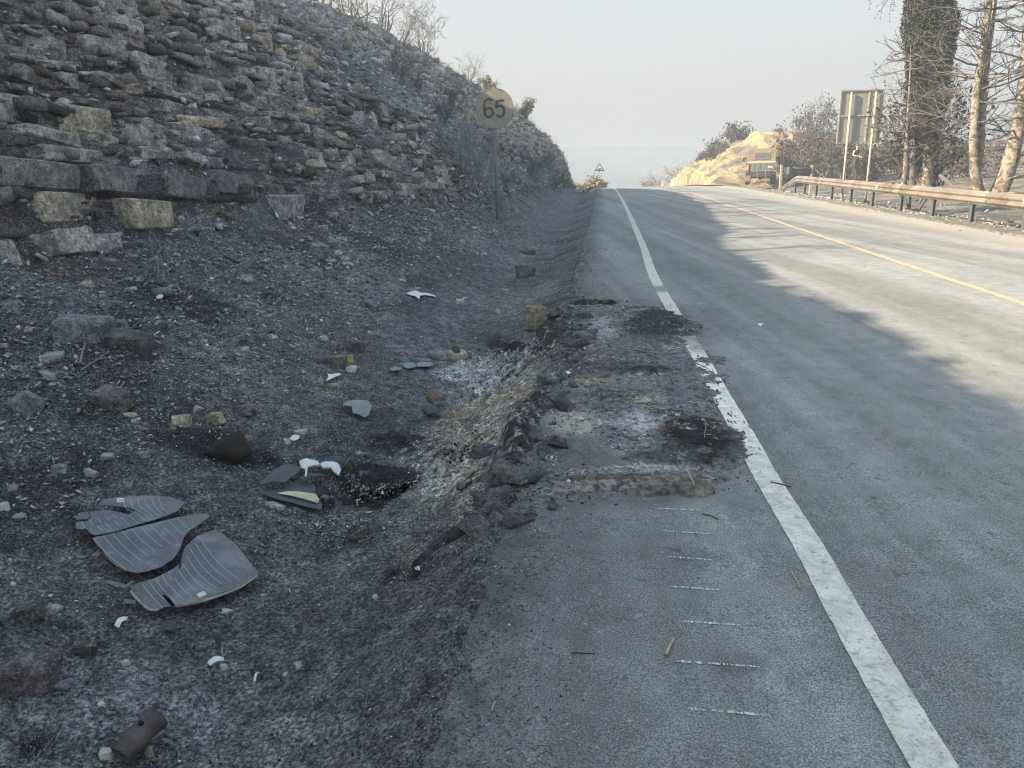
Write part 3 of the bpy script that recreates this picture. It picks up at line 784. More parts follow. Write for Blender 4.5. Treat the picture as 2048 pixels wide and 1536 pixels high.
# ---- hazy table hill on the horizon
u = np.linspace(-1, 1, 160); w = np.linspace(0, 1, 14)
U_, W_ = np.meshgrid(u, w, indexing='ij')
hx = 30 + U_ * 330; prof = 9 + 22 * (1 - sstep(.1, .75, np.abs(U_ - .1))) * .5 + 1.2 * fbm(U_ * 9, U_ * 0, seed=180)
hz = -16 + (prof + 13) * np.sin(np.clip(W_, 0, 1) * np.pi / 2)
hy = 420 + W_ * 160 + 12 * fbm(U_ * 4, W_ * 3, seed=181)
M_FAR = simple('far_scrubland', (.10, .12, .13), .95, .3, .05)
tag(put('far_hill', mesh_np('far_hill', np.stack([hx, hy, hz], -1).reshape(-1, 3), grid_faces(*hx.shape)[:, ::-1], M_FAR, True)), kind='structure', label='flat topped hill fading in smoke on the horizon')

# ================================================================== ROCKS AND RUBBLE
def noise_v(v, s, seed):
    return float(vnoise(v.x * s, v.y * s, v.z * s, seed))
def rock_mesh(name, seed, dims=(1, 1, 1), mat=None, n=14, sub=2, rough=.03, boxy=.6, flat=True):
    """an angular stone: convex hull of jittered points, then roughened"""
    rg_ = np.random.default_rng(seed)
    bm = bmesh.new()
    pts = []
    for sx in (-1, 1):
        for sy in (-1, 1):
            for sz in (-1, 1):
                pts.append(np.array([sx, sy, sz]) * .5 * (1 - (1 - boxy) * rg_.random(3)))
    for _ in range(n - 8):
        v = rg_.normal(size=3); v /= np.linalg.norm(v); pts.append(v * .56 * rg_.uniform(.8, 1))
    for p in pts: bm.verts.new(Vector((p[0] * dims[0], p[1] * dims[1], p[2] * dims[2])))
    r = bmesh.ops.convex_hull(bm, input=bm.verts[:])
    bmesh.ops.delete(bm, geom=[g for g in r['geom_interior'] if isinstance(g, bmesh.types.BMVert)], context='VERTS')
    if sub:
        md = min(dims)
        bmesh.ops.bevel(bm, geom=bm.edges[:], offset=.05 * md, segments=1, affect='EDGES', profile=.6)
        bmesh.ops.triangulate(bm, faces=bm.faces[:])
        for _ in range(sub):
            bmesh.ops.subdivide_edges(bm, edges=[e for e in bm.edges if e.calc_length() > .10 * max(dims)], cuts=1, use_grid_fill=True)
        bm.normal_update()
        co = np.array([v.co[:] for v in bm.verts]); no = np.array([v.normal[:] for v in bm.verts])
        k = 3.0 / max(dims)
        dsp = fbm(co[:, 0] * k, co[:, 1] * k, co[:, 2] * k, seed=seed, oct=4, gain=.6) * rough * max(dims) * 1.5
        for v, d, nn in zip(bm.verts, dsp, no): v.co += Vector(nn) * float(d)
    me = bpy.data.meshes.new(name); bm.to_mesh(me); bm.free()
    if mat: me.materials.append(mat)
    if not flat:
        for p in me.polygons: p.use_smooth = True
    return me

M_LEDGE = block_mat('dark_ledge_rock', (.19, .185, .185), (.25, .235, .22), .5)
# --- the blocks of the beds that stand out of the rock cut (parts of it)
protoA = [rock_mesh('rock_block', 300 + i, (1, .8, 1), M_BLOCK, 15, 2, .035, .66) for i in range(9)]
protoT = [rock_mesh('rock_block', 330 + i, (1, .8, 1), M_BLOCK_T, 15, 2, .035, .66) for i in range(6)]
protoL = [rock_mesh('rock_block', 350 + i, (1, .8, 1), M_LEDGE, 15, 3, .030, .84) for i in range(5)]
protoR = [rock_mesh('rock_block', 360 + i, (1, .8, 1), M_BLOCK_T, 15, 3, .025, .84) for i in range(4)]
cand = []
rb = np.random.default_rng(77)
for k_ in range(NLAY):
    Lm = .5 * (bounds[k_] + bounds[k_ + 1]); th_ = bounds[k_ + 1] - bounds[k_]
    if th_ < .09: continue
    for bi in range(-2, int(45 / wid[k_]) + 3):
        s_ = (bi + .5) * wid[k_] - off[k_]
        if s_ < 5.0 or s_ > 40: continue
        toe_ = float(TOE(s_)); ct_1, cz_1 = [float(a) for a in crest(s_)]
        # find T on the face with this bedding height
        Tq = np.linspace(toe_ - .1, toe_ + (ct_1 - toe_) * .93, 60)
        Xq = XC(s_) - Tq; Zq = zmac(Xq, np.full_like(Tq, s_)); Lq = bedding(Xq, np.full_like(Tq, s_), Zq)
        if Lm < Lq[0] or Lm > Lq[-1]: continue
        j = int(np.searchsorted(Lq, Lm)); x_ = Xq[j]; z_ = Zq[j]
        rm = float(fbm(s_ * .30, Lm * .42, seed=120, oct=4)) + .5 * float(sstep(12, 20, s_)) * (1 - float(sstep(2.5, 5, Lm))) - .28 * (1 - float(sstep(9, 13, s_)))
        special = (k_ in (i_rec, i_led, i_tan)) and s_ < 11
        if rm > .16 and not special: continue
        w_ = max(wid[k_] * rb.uniform(.7, 1.15), th_ * 1.7); h_ = th_ * rb.uniform(.85, 1.25)
        if rb.random() < .22 and not special: continue
        if special: w_ = wid[k_] * rb.uniform(.93, 1.0); h_ = th_ * rb.uniform(.93, 1.03)
        else: s_ += rb.uniform(-.2, .2) * wid[k_]; z_ += rb.uniform(-.25, .25) * th_
        d_ = np.array([x_, s_, z_ - CAM_H]) @ _F
        u_ = 1024 + F_PX * (np.array([x_, s_, z_ - CAM_H]) @ _R) / d_; v_ = 768 - F_PX * (np.array([x_, s_, z_ - CAM_H]) @ _U) / d_
        if not (-120 < u_ < 1300 and -120 < v_ < 700): continue
        cand.append((w_ * h_ / d_ ** 2, k_, bi, x_, s_, z_, w_, h_, special))
cand.sort(key=lambda a: -a[0])
for (_, k_, bi, x_, s_, z_, w_, h_, special) in cand[:300]:
    r1_ = float(_hash(np.array(k_), np.array(bi), np.array(0), 7)); r2_ = float(_hash(np.array(k_), np.array(bi), np.array(0), 8))
    tan_ = r2_ > .84 or (k_ == i_rec and s_ < 10.2) or (k_ == i_tan and s_ < 9.8 and r2_ > .25) or (s_ > 34)
    if k_ == i_led: tan_ = False
    me = (protoT if tan_ else protoA)[rb.integers(0, 6 if tan_ else 9)]
    if special and k_ == i_led: me = protoL[rb.integers(0, 5)]
    elif special and tan_: me = protoR[rb.integers(0, 4)]
    out_ = (r1_ - .45) * .20 + (.16 if k_ == i_led and s_ < 10.5 else 0) - (.08 if k_ == i_rec and s_ < 10.5 else 0)
    dep = rb.uniform(.30, .5)
    o = put('rock_block', me, rock_cut, (x_ + out_ - dep * .28, s_, z_ - .0),
            (R_(-DIP * 57 + rb.normal(0, 3.5)), R_(rb.normal(-3, 6)), R_(rb.normal(-8, 10) if rb.random() < .85 else rb.normal(0, 30))))
    o.scale = (dep, w_ / .8, h_)
    if special: o.rotation_euler = (R_(-DIP * 57 + rb.normal(0, 1.5)), R_(rb.normal(-3, 3)), R_(rb.normal(-8, 4)))

def in_view(p, margin=60):
    d = np.array(p) - np.array([0, 0, CAM_H]); z = d @ _F
    if z < .3: return False
    u_ = 1024 + F_PX * (d @ _R) / z; v_ = 768 - F_PX * (d @ _U) / z
    return -margin < u_ < 2048 + margin and -margin < v_ < 1536 + margin

# --- stone shapes for bulk rubble: low-poly hulls as arrays
def hull_arrays(seed, n=9, dims=(1, .8, .5)):
    rg_ = np.random.default_rng(seed); bm = bmesh.new()
    for _ in range(n):
        p = rg_.normal(size=3); p /= np.linalg.norm(p); p *= rg_.uniform(.8, 1) * .5
        bm.verts.new((p[0] * dims[0], p[1] * dims[1], p[2] * dims[2]))
    r = bmesh.ops.convex_hull(bm, input=bm.verts[:])
    bmesh.ops.delete(bm, geom=[g for g in r['geom_interior'] if isinstance(g, bmesh.types.BMVert)], context='VERTS')
    bmesh.ops.triangulate(bm, faces=bm.faces[:])
    bm.verts.index_update()
    V = np.array([v.co[:] for v in bm.verts]); Fc = np.array([[v.index for v in f.verts] for f in bm.faces]); bm.free()
    return V, Fc
HULLS = [hull_arrays(400 + i, 7, (1, .8, .55)) for i in range(8)]
def scatter_mesh(name, pos, size, cols, mat, seed=0, tilt=.5, flat=1.0, upright=None):
    """one mesh of many small stones at pos (n,3) with sizes and colours"""
    rg_ = np.random.default_rng(seed); n = len(pos)
    which = rg_.integers(0, len(HULLS), n)
    VV = []; FF = []; CC = []; o = 0
    for h in range(len(HULLS)):
        idx = np.where(which == h)[0]
        if not len(idx): continue
        V, Fc = HULLS[h]; k = len(idx)
        a = rg_.random(k) * 2 * np.pi; tx = rg_.normal(0, tilt, k); ty = rg_.normal(0, tilt, k)
        P = V[None] * size[idx][:, None, None] * rg_.uniform(.65, 1.4, (k, 1, 3)); P[:, :, 2] *= flat
        y = P[:, :, 1] * np.cos(tx)[:, None] - P[:, :, 2] * np.sin(tx)[:, None]; z = P[:, :, 1] * np.sin(tx)[:, None] + P[:, :, 2] * np.cos(tx)[:, None]
        x = P[:, :, 0] * np.cos(ty)[:, None] + z * np.sin(ty)[:, None]; z = -P[:, :, 0] * np.sin(ty)[:, None] + z * np.cos(ty)[:, None]
        x2 = x * np.cos(a)[:, None] - y * np.sin(a)[:, None]; y2 = x * np.sin(a)[:, None] + y * np.cos(a)[:, None]
        Q_ = np.stack([x2, y2, z], -1) + pos[idx][:, None, :]
        VV.append(Q_.reshape(-1, 3)); FF.append((Fc[None] + (np.arange(k) * len(V))[:, None, None] + o).reshape(-1, 3)); CC.append(np.repeat(cols[idx], len(V), 0)); o += k * len(V)
    return mesh_np(name, np.concatenate(VV), np.concatenate(FF), mat, False, col=np.concatenate(CC))
def stone_cols(n, rg_, pale=.1, tan=.08, base=(.20, .203, .215)):
    c = np.array(base)[None] * rg_.uniform(.55, 1.5, (n, 1)) * np.ones((n, 3))
    u_ = rg_.random(n)
    c[u_ < pale] = np.array([.38, .39, .405]) * rg_.uniform(.7, 1.2, ((u_ < pale).sum(), 1))
    m_ = (u_ > 1 - tan); c[m_] = np.array([.31, .26, .185]) * rg_.uniform(.6, 1.2, (m_.sum(), 1))
    return c

# rubble lodged on the rock face
n = 20000
rg_ = np.random.default_rng(500)
s_ = 4.5 + (rg_.random(n) ** 1.5) * 46; qv = rg_.random(n)
ct_1, _c = crest(s_); toe_ = TOE(s_); T_ = toe_ + (qv * 1.12 - .02) * (ct_1 - toe_)
x_ = XC(s_) - T_; z_ = zmac(x_, s_)
Lb = bedding(x_, s_, z_)
rm = fbm(s_ * .30, Lb * .42, seed=120, oct=4) + .5 * sstep(12, 20, s_) * (1 - sstep(2.5, 5, Lb)) - .28 * (1 - sstep(9, 13, s_)) + .75 * sstep(.78, 1.0, qv)
keep = (rm > rg_.uniform(-.55, .12, n))
s_, x_, z_ = s_[keep], x_[keep], z_[keep]; n = len(s_)
sz = .035 + .20 * rg_.random(n) ** 3.2; sz *= (.7 + s_ / 28)
pos = np.stack([x_ + rg_.uniform(-.02, .09, n), s_, z_ + rg_.uniform(0, .07, n)], -1)
cc = stone_cols(n, rg_, .18, .10, (.38, .38, .385)); cc[s_ > 38] = cc[s_ > 38] * np.array([1.1, .98, .8])
tag(put('rock_rubble', scatter_mesh('rock_rubble', pos, sz, cc, M_CHIP, 1, .35, .75), rock_cut), kind='stuff')

# thin broken plates of the beds, far too many to count
_bh = HULLS
HULLS = []
for i in range(6):
    r9 = np.random.default_rng(440 + i); V = np.array([[x, y, z] for x in (-.5, .5) for y in (-.5, .5) for z in (-.5, .5)]) * (1 - .20 * r9.random((8, 3)))
    V[:, 0] *= .7; V[:, 1] *= 1.0; V[:, 2] *= .36
    HULLS.append((V, np.array([[0, 1, 3], [0, 3, 2], [4, 6, 7], [4, 7, 5], [0, 4, 5], [0, 5, 1], [2, 3, 7], [2, 7, 6], [0, 2, 6], [0, 6, 4], [1, 5, 7], [1, 7, 3]])))
n = 11500
rg_ = np.random.default_rng(520)
s_ = 4.5 + (rg_.random(n) ** 1.25) * 38; qv = rg_.random(n) ** .9; ct_1, _c = crest(s_); toe_ = TOE(s_); T_ = toe_ + (qv * .92) * (ct_1 - toe_)
x_ = XC(s_) - T_; z_ = zmac(x_, s_); L0 = bedding(x_, s_, z_)
# snap to bedding planes so that the plates lie in courses
kk = np.clip(np.searchsorted(bounds, L0) - 1, 0, NLAY - 1); frac = (L0 - bounds[kk]) / (bounds[kk + 1] - bounds[kk]); z_ = z_ - (frac - rg_.choice([.05, .5, .95], n)) * (bounds[kk + 1] - bounds[kk]) * .8
sz = (.05 + .27 * rg_.random(n) ** 2.6) * (.75 + s_ / 40)
def bedded_mesh(name, pos, size, cols, mat, seed):
    r9 = np.random.default_rng(seed); n_ = len(pos); which = r9.integers(0, 6, n_); VV = []; FF = []; CC = []; o_ = 0
    for h_ in range(6):
        idx = np.where(which == h_)[0]; V, Fc = HULLS[h_]; k_ = len(idx); P = V[None] * size[idx][:, None, None] * r9.uniform(.6, 1.5, (k_, 1, 3))
        a = r9.normal(-.14, .38, k_); tx = r9.normal(-.06, .09, k_); ty = r9.normal(.0, .15, k_)
        y = P[:, :, 1] * np.cos(tx)[:, None] - P[:, :, 2] * np.sin(tx)[:, None]; z = P[:, :, 1] * np.sin(tx)[:, None] + P[:, :, 2] * np.cos(tx)[:, None]
        x = P[:, :, 0] * np.cos(ty)[:, None] + z * np.sin(ty)[:, None]; z = -P[:, :, 0] * np.sin(ty)[:, None] + z * np.cos(ty)[:, None]
        Q2 = np.stack([x * np.cos(a)[:, None] - y * np.sin(a)[:, None], x * np.sin(a)[:, None] + y * np.cos(a)[:, None], z], -1) + pos[idx][:, None, :]
        VV.append(Q2.reshape(-1, 3)); FF.append((Fc[None] + (np.arange(k_) * 8)[:, None, None] + o_).reshape(-1, 3)); CC.append(np.repeat(cols[idx], 8, 0)); o_ += k_ * 8
    return mesh_np(name, np.concatenate(VV), np.concatenate(FF), mat, False, col=np.concatenate(CC))
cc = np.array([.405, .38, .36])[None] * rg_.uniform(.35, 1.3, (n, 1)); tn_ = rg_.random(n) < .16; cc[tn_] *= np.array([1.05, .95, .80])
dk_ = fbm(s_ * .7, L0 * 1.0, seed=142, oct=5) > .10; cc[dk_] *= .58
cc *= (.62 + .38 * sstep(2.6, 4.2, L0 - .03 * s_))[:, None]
kp = fbm(s_ * .30, L0 * .42, seed=120, oct=4) + .4 * fbm(s_ * 1.4, L0 * 1.6, seed=121, oct=3) < rg_.uniform(-.1, .3, n)
x_, s_, z_, sz, cc = x_[kp], s_[kp], z_[kp], sz[kp], cc[kp]; n = len(x_)
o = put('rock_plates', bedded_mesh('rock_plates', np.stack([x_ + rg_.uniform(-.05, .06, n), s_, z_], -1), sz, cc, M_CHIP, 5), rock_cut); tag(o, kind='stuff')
HULLS = _bh

# gravel on the ground by the road
n = 80000
rg_ = np.random.default_rng(501)
s_ = 1.2 * (22 / 1.2) ** (rg_.random(n)); v_ = rg_.random(n)
T_ = EDGE(s_) - .04 + v_ ** .85 * (TOE(s_) + .3 - EDGE(s_))
dens = .42 + .58 * sstep(1.5, 3.2, T_) + .25 * fbm(s_ * .9, T_ * 1.2, seed=210, oct=4)
dens *= .5 + .5 * sstep(2.5, 5.5, s_)
keep = rg_.random(n) < dens
s_, T_ = s_[keep], T_[keep]; n = len(s_)
x_ = XC(s_) - T_; z_ = ground_z(x_, s_)
sz = (.006 + .040 * rg_.random(n) ** 3) * (.55 + s_ / 9) * (.6 + .75 * sstep(1.2, 3.4, T_))
pos = np.stack([x_, s_, z_ + sz * .12], -1)
cc = stone_cols(n, rg_, .16, .055, (.225, .222, .230)) * rg_.uniform(.55, 1.35, (n, 1))
gravel = tag(put('gravel', scatter_mesh('gravel', pos, sz, cc, M_CHIP, 2, .45, .8)), kind='stuff', label='small scorched stones littering the swale')

n = 42000
rg_ = np.random.default_rng(512)
s_ = 1.2 * (5.2 / 1.2) ** rg_.random(n); T_ = EDGE(s_) + rg_.random(n) * 3.6; x_ = XC(s_) - T_
kp = (fbm(x_ * 3, s_ * 3, seed=230, oct=4) > rg_.uniform(-.5, .35, n)) & (np.abs(x_ / s_) < .80); x_, s_ = x_[kp], s_[kp]; n = len(s_)
sz = (.0025 + .0085 * rg_.random(n) ** 2.2) * (.6 + s_ / 5); u_ = rg_.random(n)
cc = np.where((u_ < .45)[:, None], np.array([[.46, .455, .45]]), np.where((u_ < .8)[:, None], np.array([[.03, .03, .033]]), np.array([[.17, .155, .14]]))) * rg_.uniform(.6, 1.2, (n, 1))
_h = HULLS; HULLS = [(np.array([[.5, 0, 0], [-.5, 0, 0], [0, .45, 0], [0, -.4, 0], [0, .05, .3], [.1, 0, -.2]]) * q9, np.array([[0, 2, 4], [2, 1, 4], [1, 3, 4], [3, 0, 4], [2, 0, 5], [1, 2, 5], [3, 1, 5], [0, 3, 5]])) for q9 in (1, .8, 1.2)]
tag(put('ash_grit', scatter_mesh('ash_grit', np.stack([x_, s_, ground_z(x_, s_) + .004], -1), sz, cc, M_CHIP, 7, .6, .8)), kind='stuff', label='fine pale and black grit covering the near burnt ground')
HULLS = _h
n = 9000
rg_ = np.random.default_rng(511)
s_ = 1.25 * (14 / 1.25) ** rg_.random(n); t_ = -EDGE(s_) - .06 + np.abs(rg_.normal(0, .20, n)); x_ = XC(s_) + t_
sz = (.004 + .016 * rg_.random(n) ** 2.5) * (.6 + s_ / 7)
cc = np.array([.15, .15, .155])[None] * rg_.uniform(.4, 1.4, (n, 1)); cc[rg_.random(n) < .06] = .40
tag(put('edge_crumbs', scatter_mesh('edge_crumbs', np.stack([x_, s_, ZR(s_) + sz * .1 - .03 * sstep(.02, -.06, t_ + EDGE(s_))], -1), sz, cc, M_CHIP, 6, .4, .7)), kind='stuff', label='crumbled bits of asphalt and soil along the edge of the shoulder')

# white and charred crumbs over the burnt bank and shoulder
n = 18000
rg_ = np.random.default_rng(502)
ctr = [(1000, 740, .5, 1.1, 4, .0), (930, 900, .42, .5, 4, 0), (1310, 640, .5, .8, 2, 1), (1350, 870, .42, .42, 5, 1), (1250, 960, .5, .16, 3, 1), (760, 965, .35, .3, 3, 0), (670, 1060, .28, .18, 2, 0), (1150, 610, .5, .25, 1.5, 1), (1180, 740, .5, .9, 2, 1), (640, 970, .3, .2, 1, 0), (1100, 990, .3, .15, 1, 1)]
wts = np.array([c_[4] for c_ in ctr], float); wts /= wts.sum()
P_ = []
for (px, py, rx, ry, w_, rd) in ctr:
    k_ = int(n * w_ / sum(c_[4] for c_ in ctr)); c_ = hit(px, py)
    P_.append(np.stack([c_.x + rg_.normal(0, rx * .55, k_), c_.y + rg_.normal(0, ry * .55, k_)], -1))
P_ = np.concatenate(P_); n = len(P_)
x_, y_ = P_[:, 0], P_[:, 1]
keep = (x_ - XC(y_) < .98) | (rg_.random(n) < .12)
clump = fbm(x_ * 6, y_ * 6, seed=215, oct=4) > rg_.uniform(-.6, .25, n)
x_, y_ = x_[keep & clump], y_[keep & clump]; n = len(x_)
z_ = np.where(x_ - XC(y_) > -EDGE(y_), ZR(y_), ground_z(x_, y_))
sz = (.004 + .022 * rg_.random(n) ** 3.5) * (.5 + y_ / 6)
cl = np.where((fbm(x_ * 3.5, y_ * 3.5, seed=216, oct=3) + rg_.normal(0, .25, n))[:, None] > .02, np.array([[.44, .43, .40]]), np.array([[.035, .033, .034]])) * rg_.uniform(.6, 1.3, (n, 1))
ta = rg_.random(n) < .12; cl[ta] = np.array([.30, .23, .14])
tag(put('ash_crumbs', scatter_mesh('ash_crumbs', np.stack([x_, y_, z_ + sz * .15], -1), sz, cl, M_CHIP, 3, .5, .7)), kind='stuff', label='white and black crumbs of ash on the burnt patch')

# pebbles and dirt thrown on the far verge
n = 5200
rg_ = np.random.default_rng(503)
s_ = 9 * (40 / 9) ** rg_.random(n); T_ = 7.6 + np.abs(rg_.normal(0, 1.5, n)) + rg_.random(n) * 1.5
x_ = XC(s_) + T_; z_ = zmac(x_, s_) + .03 * sstep(8.2, 8.6, T_)
sz = (.02 + .10 * rg_.random(n) ** 5) * (.5 + s_ / 30); sz = np.where(T_ > 9, sz * 1.7, sz)
cc = stone_cols(n, rg_, .35, .3, (.20, .18, .155))
tag(put('verge_pebbles', scatter_mesh('verge_pebbles', np.stack([x_, s_, z_ + .005], -1), sz, cc, M_CHIP, 4, .4, .7)), kind='stuff', label='pebbles and clods along the far verge')

# loose grains and specks of soot on the asphalt
n = 2600
rg_ = np.random.default_rng(504)
y_ = 1.3 * (16 / 1.3) ** rg_.random(n); x_ = XC(y_) + rg_.uniform(-.2, 4.4, n)
x_ = np.where(rg_.random(n) < .5, XC(y_) - EDGE(y_) + .05 + np.abs(rg_.normal(0, .35, n)), x_)
sz = (.002 + .007 * rg_.random(n) ** 3) * (.8 + y_ / 5)
cl = np.where(rg_.random((n, 1)) < .5, np.array([[.40, .40, .38]]), np.array([[.035, .035, .038]])) * rg_.uniform(.6, 1.2, (n, 1))
tag(put('road_grit', scatter_mesh('road_grit', np.stack([x_, y_, ZR(y_) + .003], -1), sz, cl, M_CHIP, 5, .3, .6)), kind='stuff', label='pale and black grit scattered on the asphalt')

# --- medium stones: things of their own
rg_ = np.random.default_rng(505)
MS = [rock_mesh('stone', 520 + i, (1, .8, .62), M_BLOCK if i % 4 else M_BLOCK_T, 13, 1, .02, .45) for i in range(12)]
placed = 0; tries = 0
while placed < 230 and tries < 5000:
    tries += 1
    s_ = 2.4 * (17 / 2.4) ** rg_.random(); T_ = 1.0 + rg_.random() ** .8 * (float(TOE(s_)) - .9)
    x_ = float(XC(s_)) - T_
    z_ = float(ground_z(x_, s_))
    if not in_view((x_, s_, z_), 0): continue
    if T_ < 2.0 and rg_.random() < .75: continue
    d_ = 1.2 * (.018 + .06 * rg_.random() ** 2.2) * (.55 + s_ / 7.5)
    o = put('stone', MS[rg_.integers(0, 12)], None, (x_, s_, z_ + d_ * .02), (rg_.normal(0, .3), rg_.normal(0, .3), rg_.random() * 6.3), (d_ * rg_.uniform(.8, 1.3), d_ * rg_.uniform(.7, 1.1), d_ * rg_.uniform(.6, 1)))
    tag(o, 'small scorched grey stone lying loose among the rubble left of the road', 'stone', 'loose stones strewn below the rock cut')
    placed += 1

# --- individual rocks
M_RK_GREY = block_mat('grey_flat_stone', (.19, .195, .205), (.23, .23, .235), .25)
M_RK_BROWN = block_mat('brown_sooty_stone', (.12, .105, .105), (.155, .135, .125), .4)
M_RK_TAN = block_mat('pale_tan_stone', (.26, .22, .155), (.36, .31, .22), .15)
M_RK_BLACK = simple('charred_black_stone', (.035, .028, .026), .95, .4, 9, c2=(.07, .045, .038), thr=.52, bump=.8)
M_RK_PALE = simple('pale_grey_stone', (.30, .30, .29), .9, .15, 9, bump=.4)
M_RK_WHITE = simple('white_ashen_stone', (.45, .43, .38), .9, .2, 12, c2=(.22, .17, .11), thr=.58, bump=.5)
def hero(name, px, py, w, h, mat, label, dep=.8, seed=0, boxy=.6, rz=0, tilt=(0, 0), sub=3, rough=.03, sink=.28, cat='rock', n=13, depthpx=None):
    """a rock whose foot lies at the given place and that measures w by h pixels in the photograph"""
    p = hit(px, py); k = pxm(p); W = w / k; H = h / k
    me = rock_mesh(name, seed, (W, W * dep, H * 1.05), mat, n, sub, rough, boxy)
    z = float(ground_z(p.x, p.y)) + H * (.5 - sink)
    o = put(name, me, None, (p.x, p.y + W * dep * .3, z), (tilt[0], tilt[1], rz))
    return tag(o, label, cat)
hero('boulder', 158, 690, 112, 66, M_RK_GREY, 'large grey flat-topped boulder, biggest of the rocks under the ledge', .7, 601, .78, .1, (.06, .05))
hero('rock', 252, 718, 108, 50, M_RK_BROWN, 'wide brown slab rock leaning just right of the flat-topped boulder', .45, 602, .6, -.15, (.25, .12))
hero('stone', 240, 688, 32, 26, M_RK_GREY, 'small blocky stone wedged on top of the brown slab rock', .8, 603, .8, .2, cat='stone', sink=-.1)
hero('rock', 52, 828, 58, 58, M_RK_GREY, 'grey rock standing tilted at the left edge of the view', .6, 604, .5, .5, (0, -.5))
hero('stone', 24, 812, 42, 10, M_RK_PALE, 'thin pale flake of stone propped against the tilted grey rock', .4, 605, .6, .2, (0, -.4), cat='stone')
hero('rock', 218, 822, 72, 40, M_RK_BROWN, 'flat brown rock with a square-cut corner, alone in the ash', .75, 606, .75, -.3, (.25, .15))
hero('charred_rock', 452, 920, 96, 66, M_RK_BLACK, 'rounded rock burnt pitch black, in a ring of soot above the broken glass', .75, 607, .3, .3, (0, -.25), rough=.02, n=22)
hero('boulder', 52, 1402, 128, 102, M_RK_BROWN, 'big dark angular boulder in the lower left corner', .6, 618, .50, .35, (.2, .12), sub=4, n=15)
hero('rock', 56, 1245, 66, 38, M_RK_BROWN, 'brown rock with a yellowish end, near the left edge above the dark boulder', .6, 609, .6, .2, (.1, -.15))
hero('rock', 172, 1315, 46, 40, M_RK_BROWN, 'thin dark slab standing on edge right of the big dark boulder', .4, 610, .6, .2, (.2, .1))
hero('stone', 118, 1390, 40, 18, M_RK_GREY, 'low grey stone at the foot of the big dark boulder', .7, 611, .5, .2, cat='stone')
hero('stone', 361, 850, 38, 24, M_RK_TAN, 'tan stone, left one of the pair of tan stones above the black rock', .7, 612, .6, .3, cat='stone')
hero('stone', 430, 852, 40, 32, M_RK_TAN, 'tan and grey stone, right one of the pair of tan stones above the black rock', .7, 613, .55, -.3, (0, -.3), cat='stone')
hero('stone', 484, 838, 40, 28, M_RK_BROWN, 'dark wedge of stone with a pale tip right of the tan stones', .5, 614, .6, -.5, (0, -.3), cat='stone')
hero('stone', 660, 731, 64, 24, M_RK_BROWN, 'long dark brick-shaped stone beside the small yellow one', .35, 615, .9, .05, cat='stone')
hero('rock', 706, 705, 46, 36, M_RK_BROWN, 'rounded brown rock behind the small yellow stone', .8, 616, .4, .5)
hero('stone', 700, 722, 17, 21, simple('mustard_stone', (.40, .31, .12), .9, .2, 10), 'small mustard yellow stone between the brown rock and the brick-shaped stone', .8, 617, .4, .2, cat='stone')
hero('stone', 700, 742, 30, 16, M_RK_WHITE, 'whitish stone in front of the small yellow stone', .7, 618, .4, .2, cat='stone')
hero('rock', 636, 515, 40, 34, M_RK_GREY, 'square grey block lying at the foot of the slope, right of the ledge', .7, 619, .8, .6, (.2, .1))
hero('stone', 630, 552, 30, 20, M_RK_GREY, 'smaller grey block in front of the square grey block', .7, 620, .8, .2, cat='stone')
hero('stone', 660, 552, 30, 20, M_RK_GREY, 'roundish grey stone right of the two grey blocks', .7, 621, .3, .2, cat='stone')
hero('rock', 1052, 556, 42, 34, M_RK_BROWN, 'brown rock on the bank of the swale, left of the road edge', .8, 622, .55, .4)
hero('standing_stone', 1072, 656, 40, 50, M_RK_TAN, 'pale tan angular stone standing on the rim of the burnt patch', .7, 623, .85, .55, (.0, .12), sink=.1)
hero('stone', 176, 942, 42, 18, M_RK_PALE, 'smooth pale oval stone in the ash left of the black rock', .5, 624, .2, -.4, (.4, .1), sub=2, cat='stone', n=24)
hero('stone', 108, 934, 36, 24, M_RK_GREY, 'lumpy grey stone left of the pale oval stone', .8, 625, .4, .2, cat='stone')
hero('stone', 98, 955, 24, 22, M_RK_GREY, 'small rounded grey stone in front of the lumpy grey stone', .8, 626, .3, .2, cat='stone')
hero('stone', 212, 920, 30, 16, M_RK_PALE, 'small pale stone just above the pale oval stone', .6, 627, .4, .2, cat='stone')
hero('stone', 292, 920, 34, 16, M_RK_GREY, 'flat grey stone between the pale oval stone and the black rock', .6, 628, .5, .2, cat='stone')
hero('stone', 36, 1040, 26, 16, M_RK_PALE, 'smooth pale pebble at the left edge beside the broken window', .7, 629, .2, .2, cat='stone', n=22)
hero('stone', 2, 1020, 26, 22, M_RK_WHITE, 'whitish stone cut by the left edge of the view', .7, 630, .3, .2, cat='stone')
hero('stone', 100, 712, 46, 20, M_RK_PALE, 'low pale stone in front of the flat-topped boulder', .7, 631, .5, .2, cat='stone')
hero('stone', 92, 762, 42, 16, M_RK_PALE, 'pale splintered slab lying in the ash below the flat-topped boulder', .4, 632, .6, -.4, (0, .2), cat='stone')
hero('stone', 252, 1338, 16, 16, M_RK_WHITE, 'small cream stone below the broken window', .8, 633, .3, .2, cat='stone', n=20)
hero('stone', 203, 1420, 18, 12, M_RK_WHITE, 'tiny cream stone between the dark boulder and the crumpled pipe', .8, 634, .3, .2, cat='stone', n=20)
hero('stone', 213, 1526, 40, 24, M_RK_WHITE, 'white and brown stone left of the crumpled pipe', .7, 635, .4, .2, cat='stone')
hero('stone', 298, 1520, 20, 30, M_RK_TAN, 'pale yellow stone tucked against the right of the crumpled pipe', .8, 636, .3, .2, cat='stone')
hero('stone', 750, 1204, 14, 12, M_RK_WHITE, 'cream pebble on the ash right of the broken window', .8, 637, .3, .2, cat='stone', n=20)
